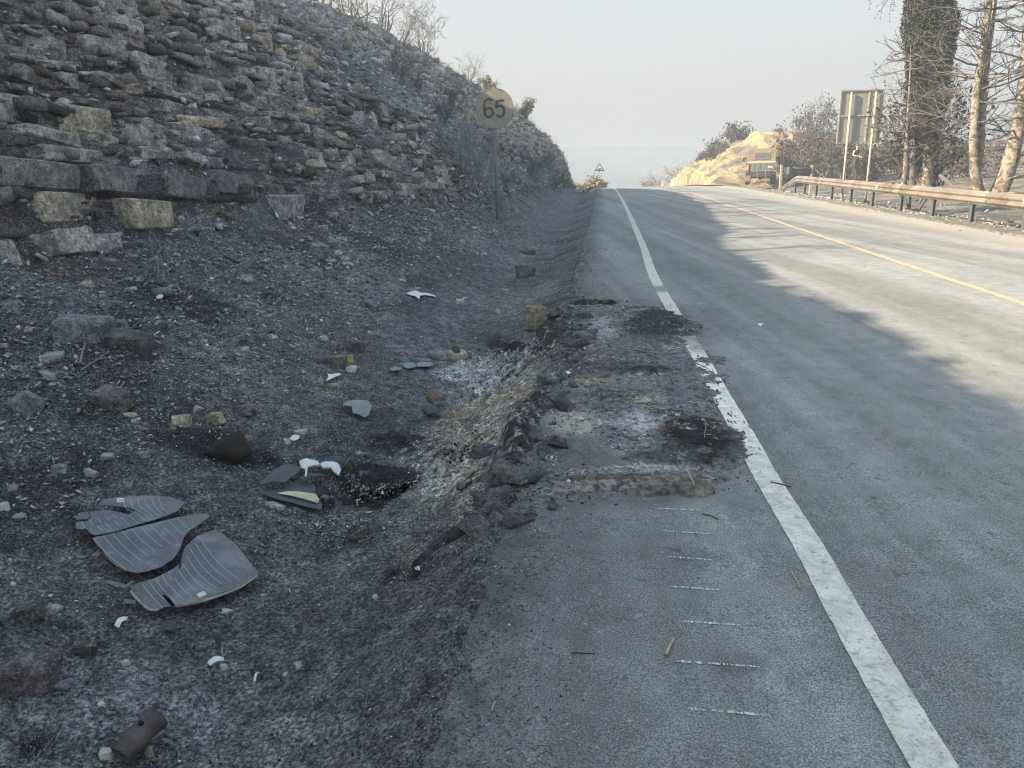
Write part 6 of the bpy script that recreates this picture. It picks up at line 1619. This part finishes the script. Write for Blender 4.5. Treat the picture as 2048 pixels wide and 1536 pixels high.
# ivy-clad tree
rg_ = np.random.default_rng(94); Yv = 24.5; bb = at(1856, 384, Yv); bb[2] = float(zmac(bb[0], bb[1]))
ivy = empty('ivy_tree', bb[:]); tag(ivy, 'tall narrow tree wrapped in dark ivy, its foot bare', 'tree')
TP = np.array([at(1854, 384, Yv), at(1857, 300, Yv), at(1862, 150, Yv), at(1868, 0, Yv), at(1876, -200, Yv)]) - bb
u0 = np.linspace(0, 1, 5); uu = np.linspace(0, 1, 24); Q_ = np.stack([np.interp(uu, u0, TP[:, i]) for i in range(3)], -1)
tube_obj('trunk', [(Q_, .17 * (1 - .5 * uu))], M_BARK_T, ivy, 12)
tube_obj('trunk', [(Q_ + np.array([-.42, .1, 0]), .10 * (1 - .5 * uu))], M_BARK_M, ivy, 10)
n = 42000
# half-width of the column by image height
hz_ = np.array([384, 330, 290, 260, 220, 170, 120, 60, 0, -200]); hw = np.array([.1, .18, .34, .44, .52, .58, .63, .68, .74, .80])
zz_ = np.array([at(1862, y_, Yv)[2] for y_ in hz_]) - bb[2]
z_ = rg_.uniform(0, 1, n) ** .9; z_ = zz_[2] * .8 + z_ * (zz_[-1] - zz_[2] * .8)
w_ = np.interp(z_, zz_, hw); cx = np.interp(z_, Q_[:, 2], Q_[:, 0]); a = rg_.random(n) * 6.283
lob = 1 + .22 * vnoise(np.cos(a) * 1.3, z_ * 1.1, np.sin(a) * 1.3, seed=95) + .12 * vnoise(np.cos(a) * 4, z_ * 4, np.sin(a) * 4, seed=96)
rr = w_ * lob * (1 - .35 * rg_.random(n) ** 2)
P_ = np.stack([cx - .1 + rr * np.cos(a), .8 * rr * np.sin(a), z_], -1)
dn = (z_ - zz_[2]) / (zz_[4] - zz_[2]); P_ = P_[rg_.random(n) < np.clip(.12 + dn, .12, 1)]
V, f_ = leaves_arrays(rg_, P_, .045, .03); put('ivy', mesh_np('ivy', V, f_, M_IVY), ivy)
out = []
for i in range(60):
    f = rg_.uniform(.12, .42); j = int(f * 23); a = rg_.random() * 6.28
    grow(rg_, Q_[j] + np.array([rg_.normal(0, .2), rg_.normal(0, .15), 0]), (math.cos(a) * .55, math.sin(a) * .55, 1), .9, .018, 2, out, .3, .1, (2, 4), .6, .6, 6, .004)
put('bare_stems', mesh_np('bare_stems', *tube_arrays([(P, Rr) for d_, P, Rr in out], 3), M_BARK_M, True), ivy)
sd_ = bare_tree('feathery_tree', 97, 3.0, 4, 4, M_BARK_M, spread=.6, r0=.05, fan=.4, leaf=M_IVY, leaf_n=1600, leaf_size=.055, parts=('trunk', 'branches'), twig_r=.005)
q_ = base_of(1830, 382, 25.5); stand(sd_, q_, 0, 1.55, .1); tag(sd_, 'half burnt feathery tree standing against the left side of the ivy tree', 'tree')
# tree whose branch tip hangs in from above
ov = empty('overhanging_branch', at(1800, -60, 21)[:]); tag(ov, 'pine branch tip with dark cones hanging into the view from above', 'branch')
out = []
for d0 in [(-.4, 0, -.55), (-.1, .1, -.8), (-.7, .1, -.2)]:
    grow(rg_, (0, 0, .3), d0, .9, .015, 2, out, .3, -.15, (3, 5), .55, .7, 6, .004)
tube_obj('twigs', [(P, Rr) for d_, P, Rr in out], M_BARK_M, ov, 4)
tp = np.concatenate([P[[2, -1]] for d_, P, Rr in out if d_ <= 1]); V, f_ = HULLS[2]; k = len(tp)
put('cones', mesh_np('cones', (V[None] * .06 + tp[:, None, :]).reshape(-1, 3), (f_[None] + (np.arange(k) * len(V))[:, None, None]).reshape(-1, 3), M_BARK_D), ov)
# fallen and dead wood under the pines
for i, (pts, r, lab) in enumerate([([(1880, 350, 21), (1905, 372, 20.5), (1940, 388, 20)], .05, 'dead curved branch sprawling left of the forked pines'), ([(1985, 388, 18.5), (2020, 385, 18.3), (2060, 387, 18)], .025, 'pale fallen branch right of the forked pines'), ([(1900, 380, 20), (1930, 385, 19.5), (1965, 392, 19)], .02, 'pale fallen branch at the left foot of the forked pines'),
        ([(1998, 365, 18.5), (2024, 355, 18.4), (2060, 345, 18.2)], .022, 'pale bare branch slanting up right of the forked pines')]):
    P = np.array([at(*q_) for q_ in pts]); P[:, 2] = np.maximum(P[:, 2], zmac(P[:, 0], P[:, 1]) + r * .5)
    tag(tube_obj('dead_branch', [(P, np.array([r, r * .8, r * .4]))], M_BARK_T if i else M_BARK_M, None, 7), lab, 'branch', 'dead branches under the pines')

# ================================================================== ROAD FURNITURE
# guard rail
def w_profile():
    pts = [(-.155, .0), (-.125, .0), (-.105, -.035), (-.085, -.075), (-.055, -.083), (-.03, -.06), (-.012, -.012), (.012, -.012), (.03, -.06), (.055, -.083), (.085, -.075), (.105, -.035), (.125, .0), (.155, .0)]
    return pts            # (height, depth towards the road)
tp_ = mono([10, 15.4, 20, 25, 30, 35], [8.55, 8.62, 8.70, 8.80, 8.92, 9.05])
post_s = [10.6, 13.0, 15.37, 17.8, 20.06, 22.4, 25.0, 27.4, 29.95, 32.4, 34.5, 36.4]
rail_root = empty('guard_rail', (float(XC(15.4) + tp_(15.4)), 15.4, float(ZR(15.4))))
tag(rail_root, 'long weathered steel guard rail on dark posts along the far side of the road', 'guard rail')
O0 = np.array(rail_root.location)
def rail_h(s): return np.interp(s, [10, 15, 35.3, 36.0, 39.2], [.60, .60, .66, .64, .07])
def rail_pt(s, h, dpt):
    """point on the rail: h above its centre line, dpt towards the road"""
    x = float(XC(s) + tp_(s)); return np.array([x + dpt, s, float(ZR(s)) - .02 + float(rail_h(s)) + h]) - O0
prof = w_profile()
seams = [9.0, 13.6, 17.0, 22.4, 27.0, 31.4, 35.6]
for a, b_ in zip(seams[:-1], seams[1:]):
    ss = np.linspace(a - .06, b_ + .03, 9); V = np.array([[rail_pt(s, h, d - .004 * (s < a)) for h, d in prof] for s in ss]); me = mesh_np('rail_panel', V.reshape(-1, 3), grid_faces(len(ss), len(prof)), M_GALV, False)
    o = put('rail_panel', me, rail_root); m_ = o.modifiers.new('t', 'SOLIDIFY'); m_.thickness = .004
    mb = MB()
    for hh in (-.05, .05):
        for ds in (-.10, 0): mb.cyl(rail_pt(a + ds, hh, -.082), rail_pt(a + ds, hh, -.094), .014, None, 8)
    mb.build('bolt', M_POSTD, o)
ss = np.linspace(35.55, 39.2, 10); V = np.array([[rail_pt(s, h * (.9 if s > 37 else 1), d) for h, d in prof] for s in ss]); o = put('rail_end', mesh_np('rail_end', V.reshape(-1, 3), grid_faces(len(ss), len(prof)), M_GALV), rail_root)
m_ = o.modifiers.new('t', 'SOLIDIFY'); m_.thickness = .004
me_post = None
for s in post_s:
    hgt = float(rail_h(s)) + .10
    if me_post is None:
        mb = MB(); mb.box((.03, 0, .0), (.006, .12, 1)); mb.box((.10, 0, 0), (.006, .12, 1)); mb.box((.065, 0, 0), (.064, .008, 1)); o = mb.build('post', M_POSTD, rail_root); me_post = o.data
    else: o = put('post', me_post, rail_root)
    c_ = rail_pt(s, 0, 0); o.location = (c_[0], c_[1], c_[2] + .10 - (hgt + .35) / 2); o.scale = (1, 1, hgt + .35)
mb = MB(); c_ = rail_pt(24.2, .02, -.10); mb.cyl(c_ + np.array([-.02, 0, 0]), c_ + np.array([.01, 0, 0]), .045, None, 14); mb.build('reflector', simple('reflector_white', (.7, .68, .6), .3), rail_root)
c_ = rail_pt(15.2, .03, -.10); mb = MB(); mb.cyl(c_ + np.array([-.02, 0, 0]), c_ + np.array([.01, 0, 0]), .045, None, 14); mb.build('reflector', bpy.data.materials['reflector_white'], rail_root)

# speed limit sign 65
M_SIGN = simple('scorched_cream_sign', (.27, .25, .20), .6, .18, 5, bump=.08, c2=(.24, .235, .20), thr=.54)
M_DIG = simple('faded_black_print', (.055, .058, .066), .7, .2, 10)
M_POLE = simple('grey_green_pole', (.19, .20, .185), .7, .2, 4, bump=.1, c2=(.10, .095, .10), thr=.58)
ps = hit(995, 441); k = pxm(ps); top = at(989, 217, ps.y); sg_ = empty('speed_limit_sign', ps[:]); tag(sg_, 'round scorched speed limit sign reading 65 on a thin grey pole', 'road sign')
hc = top[2] - ps.z; dx = top[0] - ps.x
mb = MB(); mb.cyl((0, .03, -.2), (dx, .03, hc + .28), .032, None, 14); mb.build('pole', M_POLE, sg_, True)
rad = 36.5 / k
mb = MB(); mb.cyl((dx, 0, hc), (dx, -.008, hc), rad, None, 48); disc = mb.build('disc', M_SIGN, sg_)
v_, f_ = tube_arrays([(np.array([(dx + rad * math.cos(a), -.004, hc + rad * math.sin(a)) for a in np.linspace(0, 2 * np.pi, 49)]), np.full(49, .010))], 6)
put('rim', mesh_np('rim', v_, f_, M_POLE, True), sg_)
mb = MB()
for hh in (-.16, .16): mb.box((dx, .012, hc + hh), (.42, .018, .035))
mb.build('bracket', M_POLE, sg_)
def stroke_digit(name, pts, w, parent, ox, oz, sc):
    """a digit drawn as one flat stroke of even width on the face of the sign"""
    P = np.array(pts, float); T_ = np.gradient(P, axis=0); T_ /= np.linalg.norm(T_, axis=1)[:, None]; N_ = np.stack([-T_[:, 1], T_[:, 0]], 1)
    L_ = P + N_ * w / 2; R2 = P - N_ * w / 2; n_ = len(P); V = []
    for y_ in (-.0105, -.0085):
        for q_ in (L_, R2): V += [(ox + a * sc, y_, oz + b_ * sc) for a, b_ in q_]
    i = np.arange(n_ - 1)
    f_ = np.concatenate([np.stack([i, i + 1, i + 1 + n_, i + n_], 1), np.stack([i, i + 2 * n_, i + 1 + 2 * n_, i + 1], 1), np.stack([i + n_, i + 1 + n_, i + 1 + 3 * n_, i + 3 * n_], 1)])
    return put(name, mesh_np(name, V, f_, M_DIG), parent)
def arc(cx, cz, rx, rz, a0, a1, n=26): return [(cx + rx * math.cos(R_(a)), cz + rz * math.sin(R_(a))) for a in np.linspace(a0, a1, n)]
six = arc(.02, .24, .24, .22, 38, 180, 18) + [(-.22, .05), (-.22, -.12)] + arc(0, -.20, .22, .22, 180, 540, 44)
five = [(.23, .40), (.05, .40), (-.15, .40), (-.165, .30), (-.185, .12), (-.19, .05)] + arc(.0, -.14, .225, .27, 128, -148, 36)
stroke_digit('digit_six', six, .125, sg_, dx - .135, hc + .005, .44)
stroke_digit('digit_five', five, .125, sg_, dx + .125, hc - .0, .44)
# animal warning sign
yw = 58.0; pw = at(1199, 337, yw); kw = F_PX / float((np.array(pw) - [0, 0, CAM_H]) @ _F); zb = float(zmac(pw[0], pw[1]))
ws = empty('warning_sign', (pw[0], pw[1], zb)); tag(ws, 'small triangular warning sign with a black animal at the crest of the road', 'road sign')
hc = pw[2] - zb; a_ = 19 / kw / 2
mb = MB(); mb.cyl((.01, .03, -.3), (0, .03, hc), .03, None, 10); mb.build('pole', M_POLE, ws)
tri = lambda s_, y_: [(-a_ * s_, y_, hc - .45 * a_ * s_ * 1.0), (a_ * s_, y_, hc - .45 * a_ * s_), (0, y_, hc + 1.05 * a_ * s_)]
mb = MB(); mb.poly(tri(1.06, 0)[::-1], .01, (0, -1, 0)); mb.build('border', simple('dark_red_border', (.07, .05, .05), .7), ws)
mb = MB(); mb.poly([(x, -.006, z + .02) for x, y_, z in tri(.72, 0)][::-1], .004, (0, -1, 0)); mb.build('plate', simple('white_sign_face', (.62, .62, .60), .7), ws)
cow = [(-.62, -.28), (-.60, .12), (-.42, .22), (.18, .20), (.36, .42), (.48, .30), (.66, .22), (.60, .08), (.42, .02), (.34, -.08), (.34, -.55), (.22, -.55), (.20, -.15), (-.22, -.15), (-.26, -.55), (-.38, -.55), (-.42, -.15), (-.52, -.10), (-.56, -.30)]
mb = MB(); mb.poly([(x * a_ * .55, -.011, hc + z * a_ * .55 - .04) for x, z in cow], .003, (0, -1, 0)); mb.build('animal_symbol', M_DIG, ws)
# big sign seen from behind
yS = 30.5; c0 = at(1690, 357, yS); zb = float(zmac(c0[0], c0[1]))
bs_ = empty('big_road_sign', (c0[0], c0[1], zb)); tag(bs_, 'large rectangular road sign seen from its bare back on two poles behind the guard rail', 'road sign')
def S_(px, py, y=yS): return np.array(at(px, py, y)) - np.array([c0[0], c0[1], zb])
tl, tr, bl, br = S_(1685, 181), S_(1768, 180), S_(1676, 286), S_(1755, 284)
W_ = (np.linalg.norm(tr - tl) + np.linalg.norm(br - bl)) / 2; H_ = (np.linalg.norm(tl - bl) + np.linalg.norm(tr - br)) / 2; cc_ = (tl + tr + bl + br) / 4
cx, cz_ = cc_[0], cc_[2]; ez = R_(-6)
pn = empty('panel_mount', (cx, 0, cz_)); pn.parent = bs_; pn.rotation_euler = (0, R_(.8), ez)
bpy.data.objects.remove(pn)
rotm = (0, 0, ez); ca, sa = math.cos(ez), math.sin(ez)
def off_(x, y, z): return (cx + x * ca - y * sa, x * sa + y * ca, cz_ + z)
mb = MB(); mb.box(off_(0, .05, 0), (W_, .006, H_), rotm); mb.build('panel', M_SIGNBACK, bs_)
mb = MB()
for x, w_, z, h_ in [(-W_ / 2, .05, 0, H_ + .05), (W_ / 2, .05, 0, H_ + .05)]: mb.box(off_(x, .02, z), (w_, .06, h_), rotm)
for z in (-H_ / 2, H_ / 2): mb.box(off_(0, .021, z), (W_ - .05, .055, .05), rotm)
mb.build('frame', M_SIGNFR, bs_)
mb = MB(); mb.box(off_(0, .015, .02 * H_), (W_ - .06, .035, .045), rotm); mb.build('crossbar', M_TANPOST, bs_)
mb = MB(); mb.box(off_(W_ * .17, .026, 0), (.045, .03, H_ - .06), rotm); mb.build('upright_bar', M_TANPOST, bs_)
for x, tx, by in ((-W_ * .27, 1687, 357), (W_ * .31, 1734, 362)):
    a = Vector(off_(x, -.055, H_ * .47)); b_ = Vector((off_(x, -.055, 0)[0], off_(x, -.055, 0)[1], -.4)); mb = MB(); mb.cyl(b_, a, .045, None, 14); mb.build('pole', M_TANPOST, bs_, True)
# short rail and dark board beyond the end of the guard rail
q1 = at(1570, 352, 40); zb = float(zmac(q1[0], q1[1]))
o = empty('short_barrier', (q1[0], q1[1], zb)); tag(o, 'short dark steel barrier with a rounded end behind the end of the guard rail', 'barrier')
def T_(px, py, y=40): return np.array(at(px, py, y)) - np.array([q1[0], q1[1], zb])
a, b_ = T_(1568, 340), T_(1622, 341)
V = np.array([[p_ + np.array([0, d, h]) for h, d in prof] for p_ in (a, (a + b_) / 2, b_)]); e = put('rail_panel', mesh_np('rail_panel', V.reshape(-1, 3), grid_faces(3, len(prof)), M_POSTD), o); e.modifiers.new('t', 'SOLIDIFY').thickness = .004
mb = MB(); mb.cyl(T_(1576, 341) + [0, -.12, -.17], T_(1576, 341) + [0, -.12, .17], .11, None, 16); mb.box(T_(1576, 341) + [.0, -.10, 0], (.36, .03, .33)); mb.build('end_piece', simple('dark_green_steel', (.075, .11, .105), .6), o)
for px in (1563, 1624):
    t_ = T_(px, 335); mb = MB(); mb.box((t_[0], 0, t_[2] / 2 - .05), (.10, .08, t_[2] + .35)); mb.build('post', M_TANPOST, o)
# delineator posts
M_DEL = simple('white_plastic_post', (.60, .58, .50), .6, .1, 6)
first = None
for i, (px, pyt, Y, lab) in enumerate([(1416, 346, 60, 'tallest white marker post in front of the yellow cut'), (1381, 359, 64, 'white marker post at the left of the tallest one'), (1348, 355, 66, 'white marker post at the left foot of the yellow cut'), (1326, 362, 70, 'white marker post farthest down the road')]):
    p = at(px, pyt, Y); zb = float(zmac(p[0], p[1]))
    if first is None:
        first = empty('marker_post'); mb = MB(); mb.box((0, 0, .45), (.13, .07, .90), None, .01); mb.build('post', M_DEL, first); mb = MB(); mb.box((0, 0, .95), (.132, .072, .10)); mb.build('cap', M_DEL, first); mb = MB(); mb.box((0, -.039, .80), (.06, .006, .12)); mb.build('reflector', bpy.data.materials['reflector_white'], first); o = first
    else: o = copy_tree(first)
    o.location = (p[0], p[1], zb - .1); o.scale = (1, 1, max(.5, (p[2] - zb + .1))); tag(o, lab, 'marker post', 'white marker posts along the road')

# ---- parked army lorry seen from behind
M_CANV = simple('tan_canvas', (.25, .195, .13), .9, .2, 2.5, c2=(.17, .12, .085), thr=.55, bump=.4)
M_TRK = simple('dusty_grey_bodywork', (.12, .125, .125), .7, .15, 3); M_TRKD = simple('dark_underbody', (.035, .04, .045), .8, .3, 5); M_TYRE = simple('tyre_rubber', (.03, .035, .04), .85, .3, 9)
YT = 50.0; pt = at(1520, 368, YT); zt = float(zmac(pt[0], pt[1])); zt = pt[2] - .05
lor = empty('army_lorry', (pt[0], pt[1], zt), R_(-18)); tag(lor, 'tan canvas covered army lorry parked facing away on the far verge', 'lorry')
W_ = 1.98
def canvas_section(w, z0, z1):
    pts = [(-w / 2, z0), (-w / 2 + .02, z1 - .18), (-w / 2 + .10, z1 - .05), (-w / 4, z1 + .02), (0, z1 + .04), (w / 4, z1 + .02), (w / 2 - .10, z1 - .05), (w / 2 - .02, z1 - .18), (w / 2, z0)]
    return pts
ys = np.linspace(0, 3.2, 9); V = []
for i, y_ in enumerate(ys):
    for x, z in canvas_section(W_ * .86, 1.42, 2.22 - .04 * (i % 2)): V.append((x, y_, z))
nP = 9; V = np.array(V); me = mesh_np('canvas_cover', V, grid_faces(len(ys), nP), M_CANV, True); c_ = put('canvas_cover', me, lor); c_.modifiers.new('t', 'SOLIDIFY').thickness = .02
sec = canvas_section(W_ * .86, 1.42, 2.20)
mb = MB(); mb.poly([(x, -.012, z) for x, z in sec], .02, (0, -1, 0)); mb.build('rear_curtain', M_CANV, lor)
mb = MB(); mb.box((.02, -.045, 1.80), (.86, .012, .36), None, .005); mb.build('rear_window', simple('plastic_window', (.10, .115, .125), .25, .3, 6), lor)
mb = MB()
for x in (-.43, .47): mb.box((x, -.045, 1.80), (.05, .02, .44))
for z in (1.60, 2.0): mb.box((.02, -.046, z), (.86, .02, .05))
mb.build('window_frame', M_CANV, lor)
mb = MB(); mb.box((0, -.03, 1.40), (W_ * .9, .05, .10)); mb.build('canvas_hem', simple('pale_canvas_hem', (.5, .42, .28)), lor)
mb = MB(); mb.box((.06, -.04, 1.08), (W_ * .72, .06, .56), None, .01); tg = mb.build('tailgate', M_TRK, lor)
mb = MB()
for x in (-.42, -.1, .22, .54): mb.box((x, -.085, 1.10), (.035, .03, .48))
mb.box((.06, -.085, .86), (W_ * .7, .03, .05)); mb.build('tailgate_rib', simple('tailgate_rib_grey', (.16, .165, .165)), tg)
for sx in (-1, 1):
    mb = MB(); mb.box((sx * W_ * .455, 1.6, 1.10), (.05, 3.2, .55)); mb.build('side_board', M_TRK, lor)
    mb = MB(); mb.box((sx * W_ * .43, -.02, 1.08), (.24, .10, .62), None, .01); mb.build('corner_panel', M_TRK, lor)
mb = MB(); mb.box((-W_ * .43, -.09, 1.06), (.19, .04, .30), None, .01); mb.cyl((-W_ * .43, -.11, 1.08), (-W_ * .43, -.125, 1.08), .06, None, 14); mb.build('marker_board', simple('amber_board', (.48, .29, .06), .5), lor)
mb = MB(); mb.box((W_ * .40, -.09, 1.02), (.16, .04, .16), None, .01); mb.build('tail_light', simple('red_lens', (.35, .03, .03), .35), lor)
mb = MB(); mb.box((W_ * .28, -.085, 1.10), (.26, .02, .13)); mb.build('number_plate', simple('pale_plate', (.5, .48, .44)), lor)
mb = MB(); mb.box((0, .02, .66), (W_ * .86, .16, .14), None, .01); mb.box((0, .4, .60), (W_ * .6, 1.0, .20)); mb.cyl((-.6, 1.0, .46), (.6, 1.0, .46), .07, None, 10); mb.cyl((0, 1.0, .46), (0, 1.25, .46), .16, None, 14); mb.build('chassis', M_TRKD, lor)
mb = MB(); mb.box((0, 1.6, .80), (W_ * .9, 3.3, .08)); mb.build('bed', M_TRKD, lor)
for sx in (-1, 1):
    mb = MB(); mb.box((sx * W_ * .405, .28, .40), (.30, .02, .36)); mb.build('mudflap', simple('dusty_mudflap', (.20, .18, .17)) if sx < 0 else M_TRKD, lor)
    for y_ in (.75, 3.9):
        w_ = empty('wheel', (sx * W_ * .40, y_, .42)); w_.parent = lor
        mb = MB(); mb.cyl((-.14, 0, 0), (.14, 0, 0), .42, None, 28); bmesh.ops.bevel(mb.bm, geom=[e for e in mb.bm.edges if abs(e.verts[0].co.x - e.verts[1].co.x) < .01], offset=.04, segments=2, affect='EDGES'); mb.build('tyre', M_TYRE, w_)
        mb = MB(); mb.cyl((sx * .10, 0, 0), (sx * .15, 0, 0), .20, .16, 18); mb.build('rim', M_TRK, w_)
mb = MB(); mb.box((0, 4.0, 1.30), (W_ * .92, 1.5, 1.1), None, .08); mb.box((0, 5.2, 1.0), (W_ * .85, 1.1, .6), None, .08); mb.build('cab', M_TRK, lor)
for sx in (-1, 1):
    mb = MB(); mb.box((sx * (W_ * .5 + .16), 4.1, 1.62), (.18, .04, .30), None, .01); mb.cyl((sx * W_ * .45, 4.1, 1.7), (sx * (W_ * .5 + .14), 4.1, 1.7), .012, None, 6); mb.build('mirror', M_TRKD, lor)
for px in (-.25, .28):
    put('rope', mesh_np('rope', *tube_arrays([(np.array([(px, -.07, 1.38), (px + .02, -.12, .9), (px + .06, -.10, .40)]), np.full(3, .010))], 4), simple('rope_grey', (.45, .45, .42))), lor)
hero('stone_pile', 1518, 366, 30, 9, M_RK_TAN, 'heap of pale rubble on the ground behind the lorry', .9, 660, .4, .2, cat='rubble', sink=.3)

# ---- person standing behind the big sign
def person():
    YP = 45.0; f = at(1709, 352, YP); h = 1.74; zt = f[2] - .02
    root = empty('person', (f[0], f[1], zt), R_(20)); tag(root, 'person in dark clothes with pale sleeves standing among the bushes behind the big sign', 'person')
    J = {'pel': (0, 0, .95), 'sp': (0, .01, 1.15), 'ch': (0, 0, 1.33), 'nk': (0, -.01, 1.50), 'hd': (0, -.02, 1.58), 'ht': (0, -.01, 1.70),
         'sl': (-.19, 0, 1.42), 'el': (-.27, -.02, 1.15), 'wl': (-.12, -.22, 1.12), 'sr': (.19, 0, 1.42), 'er': (.30, .0, 1.16), 'wr': (.20, -.18, 1.02),
         'hl': (-.10, 0, .90), 'kl': (-.12, -.02, .50), 'al': (-.13, .01, .09), 'tl': (-.14, -.14, .04), 'hr': (.10, 0, .90), 'kr': (.13, -.01, .50), 'ar': (.15, .02, .09), 'tr': (.17, -.12, .04)}
    Rr = {'pel': .15, 'sp': .13, 'ch': .155, 'nk': .055, 'hd': .088, 'ht': .078, 'sl': .062, 'el': .045, 'wl': .030, 'sr': .062, 'er': .045, 'wr': .030, 'hl': .10, 'kl': .062, 'al': .045, 'tl': .04, 'hr': .10, 'kr': .062, 'ar': .045, 'tr': .04}
    E_ = [('pel', 'sp'), ('sp', 'ch'), ('ch', 'nk'), ('nk', 'hd'), ('hd', 'ht'), ('ch', 'sl'), ('sl', 'el'), ('el', 'wl'), ('ch', 'sr'), ('sr', 'er'), ('er', 'wr'), ('pel', 'hl'), ('hl', 'kl'), ('kl', 'al'), ('al', 'tl'), ('pel', 'hr'), ('hr', 'kr'), ('kr', 'ar'), ('ar', 'tr')]
    # hands: palm and five fingers each
    for s, w_ in ((-1, 'wl'), (1, 'wr')):
        b0 = Vector(J[w_]); pn_ = 'p' + w_; J[pn_] = tuple(b0 + Vector((-s * .03, -.07, .0))); Rr[pn_] = .028; E_.append((w_, pn_))
        for i in range(5):
            nm = 'f%d' % i + w_; off = Vector((-s * .02 + (i - 2) * .016, -.07 - (.01 if i in (1, 2, 3) else 0), -.02 * (i == 0))); J[nm] = tuple(Vector(J[pn_]) + off); Rr[nm] = .009; E_.append((pn_, nm))
    names = list(J); idx = {n_: i for i, n_ in enumerate(names)}
    me = bpy.data.meshes.new('body'); me.from_pydata([J[n_] for n_ in names], [(idx[a], idx[b_]) for a, b_ in E_], []); me.update()
    o = put('body', me, root); m1 = o.modifiers.new('skin', 'SKIN'); m1.use_smooth_shade = True
    for n_, sv in zip(names, me.skin_vertices[0].data): r_ = Rr[n_]; sv.radius = (r_, r_ * (.72 if n_ in ('pel', 'sp', 'ch') else 1)); sv.use_root = (n_ == 'pel')
    m2 = o.modifiers.new('sub', 'SUBSURF'); m2.levels = 1; m2.render_levels = 1
    dg = bpy.context.evaluated_depsgraph_get(); me2 = bpy.data.meshes.new_from_object(o.evaluated_get(dg)); o.modifiers.clear(); o.data = me2
    me2.materials.clear()
    for m_ in (simple('skin_tone', (.42, .26, .19), .6, .1, 5), simple('dark_clothing', (.05, .055, .07), .9, .2, 5), simple('pale_sleeves', (.45, .36, .34), .9, .15, 5), simple('dark_shoes', (.06, .05, .05), .8)): me2.materials.append(m_)
    for p_ in me2.polygons:
        c_ = p_.center; k_ = 0
        if c_.z < 1.47: k_ = 1
        if abs(c_.x) > .17 and 1.0 < c_.z < 1.46: k_ = 2
        if c_.y < -.16 and c_.z > .6: k_ = 0
        if c_.z < .1: k_ = 3
        p_.material_index = k_; p_.use_smooth = True
    bm = bmesh.new(); bmesh.ops.create_uvsphere(bm, u_segments=16, v_segments=10, radius=1); bmesh.ops.scale(bm, vec=(.098, .108, .085), verts=bm.verts); bmesh.ops.delete(bm, geom=[v_ for v_ in bm.verts if v_.co.y < -.05 and v_.co.z < .03], context='VERTS')
    hm_ = bpy.data.meshes.new('hair'); bm.to_mesh(hm_); bm.free(); hm_.materials.append(simple('brown_hair', (.20, .12, .07), .8)); put('hair', hm_, root, (0, .005, 1.70))
    mb = MB(); mb.box((0, -.115, 1.645), (.022, .03, .035), None, .006); mb.build('nose', bpy.data.materials['skin_tone'], root)
    for sx in (-1, 1):
        mb = MB(); mb.cyl((sx * .032, -.095, 1.675), (sx * .032, -.103, 1.675), .011, None, 8); mb.build('eye', simple('eye_dark', (.03, .02, .02)), root)
    mb = MB(); mb.box((-.02, -.30, 1.10), (.10, .05, .09), None, .01); bag = mb.build('held_bag', M_FLAKE, None); bag.location = Vector((f[0], f[1], zt)); bag.rotation_euler = (0, 0, R_(20)); tag(bag, 'small white bundle held in front by the person behind the sign', 'bundle')
person()
for px, lab in ((1702, 'small white stone at the left by the feet of the person'), (1711, 'small white stone at the right by the feet of the person')):
    hero('white_stone', px, 353, 5, 5, M_RK_WHITE, lab, .8, 670 + px % 7, .4, cat='stone', sub=1)

# ================================================================== HAZE (smoky air)
hm = bpy.data.materials.new('smoky_air'); hm.use_nodes = True
hm.node_tree.nodes.clear()
ho = hm.node_tree.nodes.new('ShaderNodeOutputMaterial'); hv = hm.node_tree.nodes.new('ShaderNodeVolumePrincipled')
hv.inputs['Color'].default_value = (.88, .94, 1.0, 1); hv.inputs['Density'].default_value = .0040; hv.inputs['Anisotropy'].default_value = .6
hm.node_tree.links.new(hv.outputs[0], ho.inputs['Volume'])
hb = MB(); hb.box((0, 230, -2.0), (1000, 640, 30))
hz_o = hb.build('haze', hm); tag(hz_o, kind='stuff', label='thin blue smoke haze over the whole place')
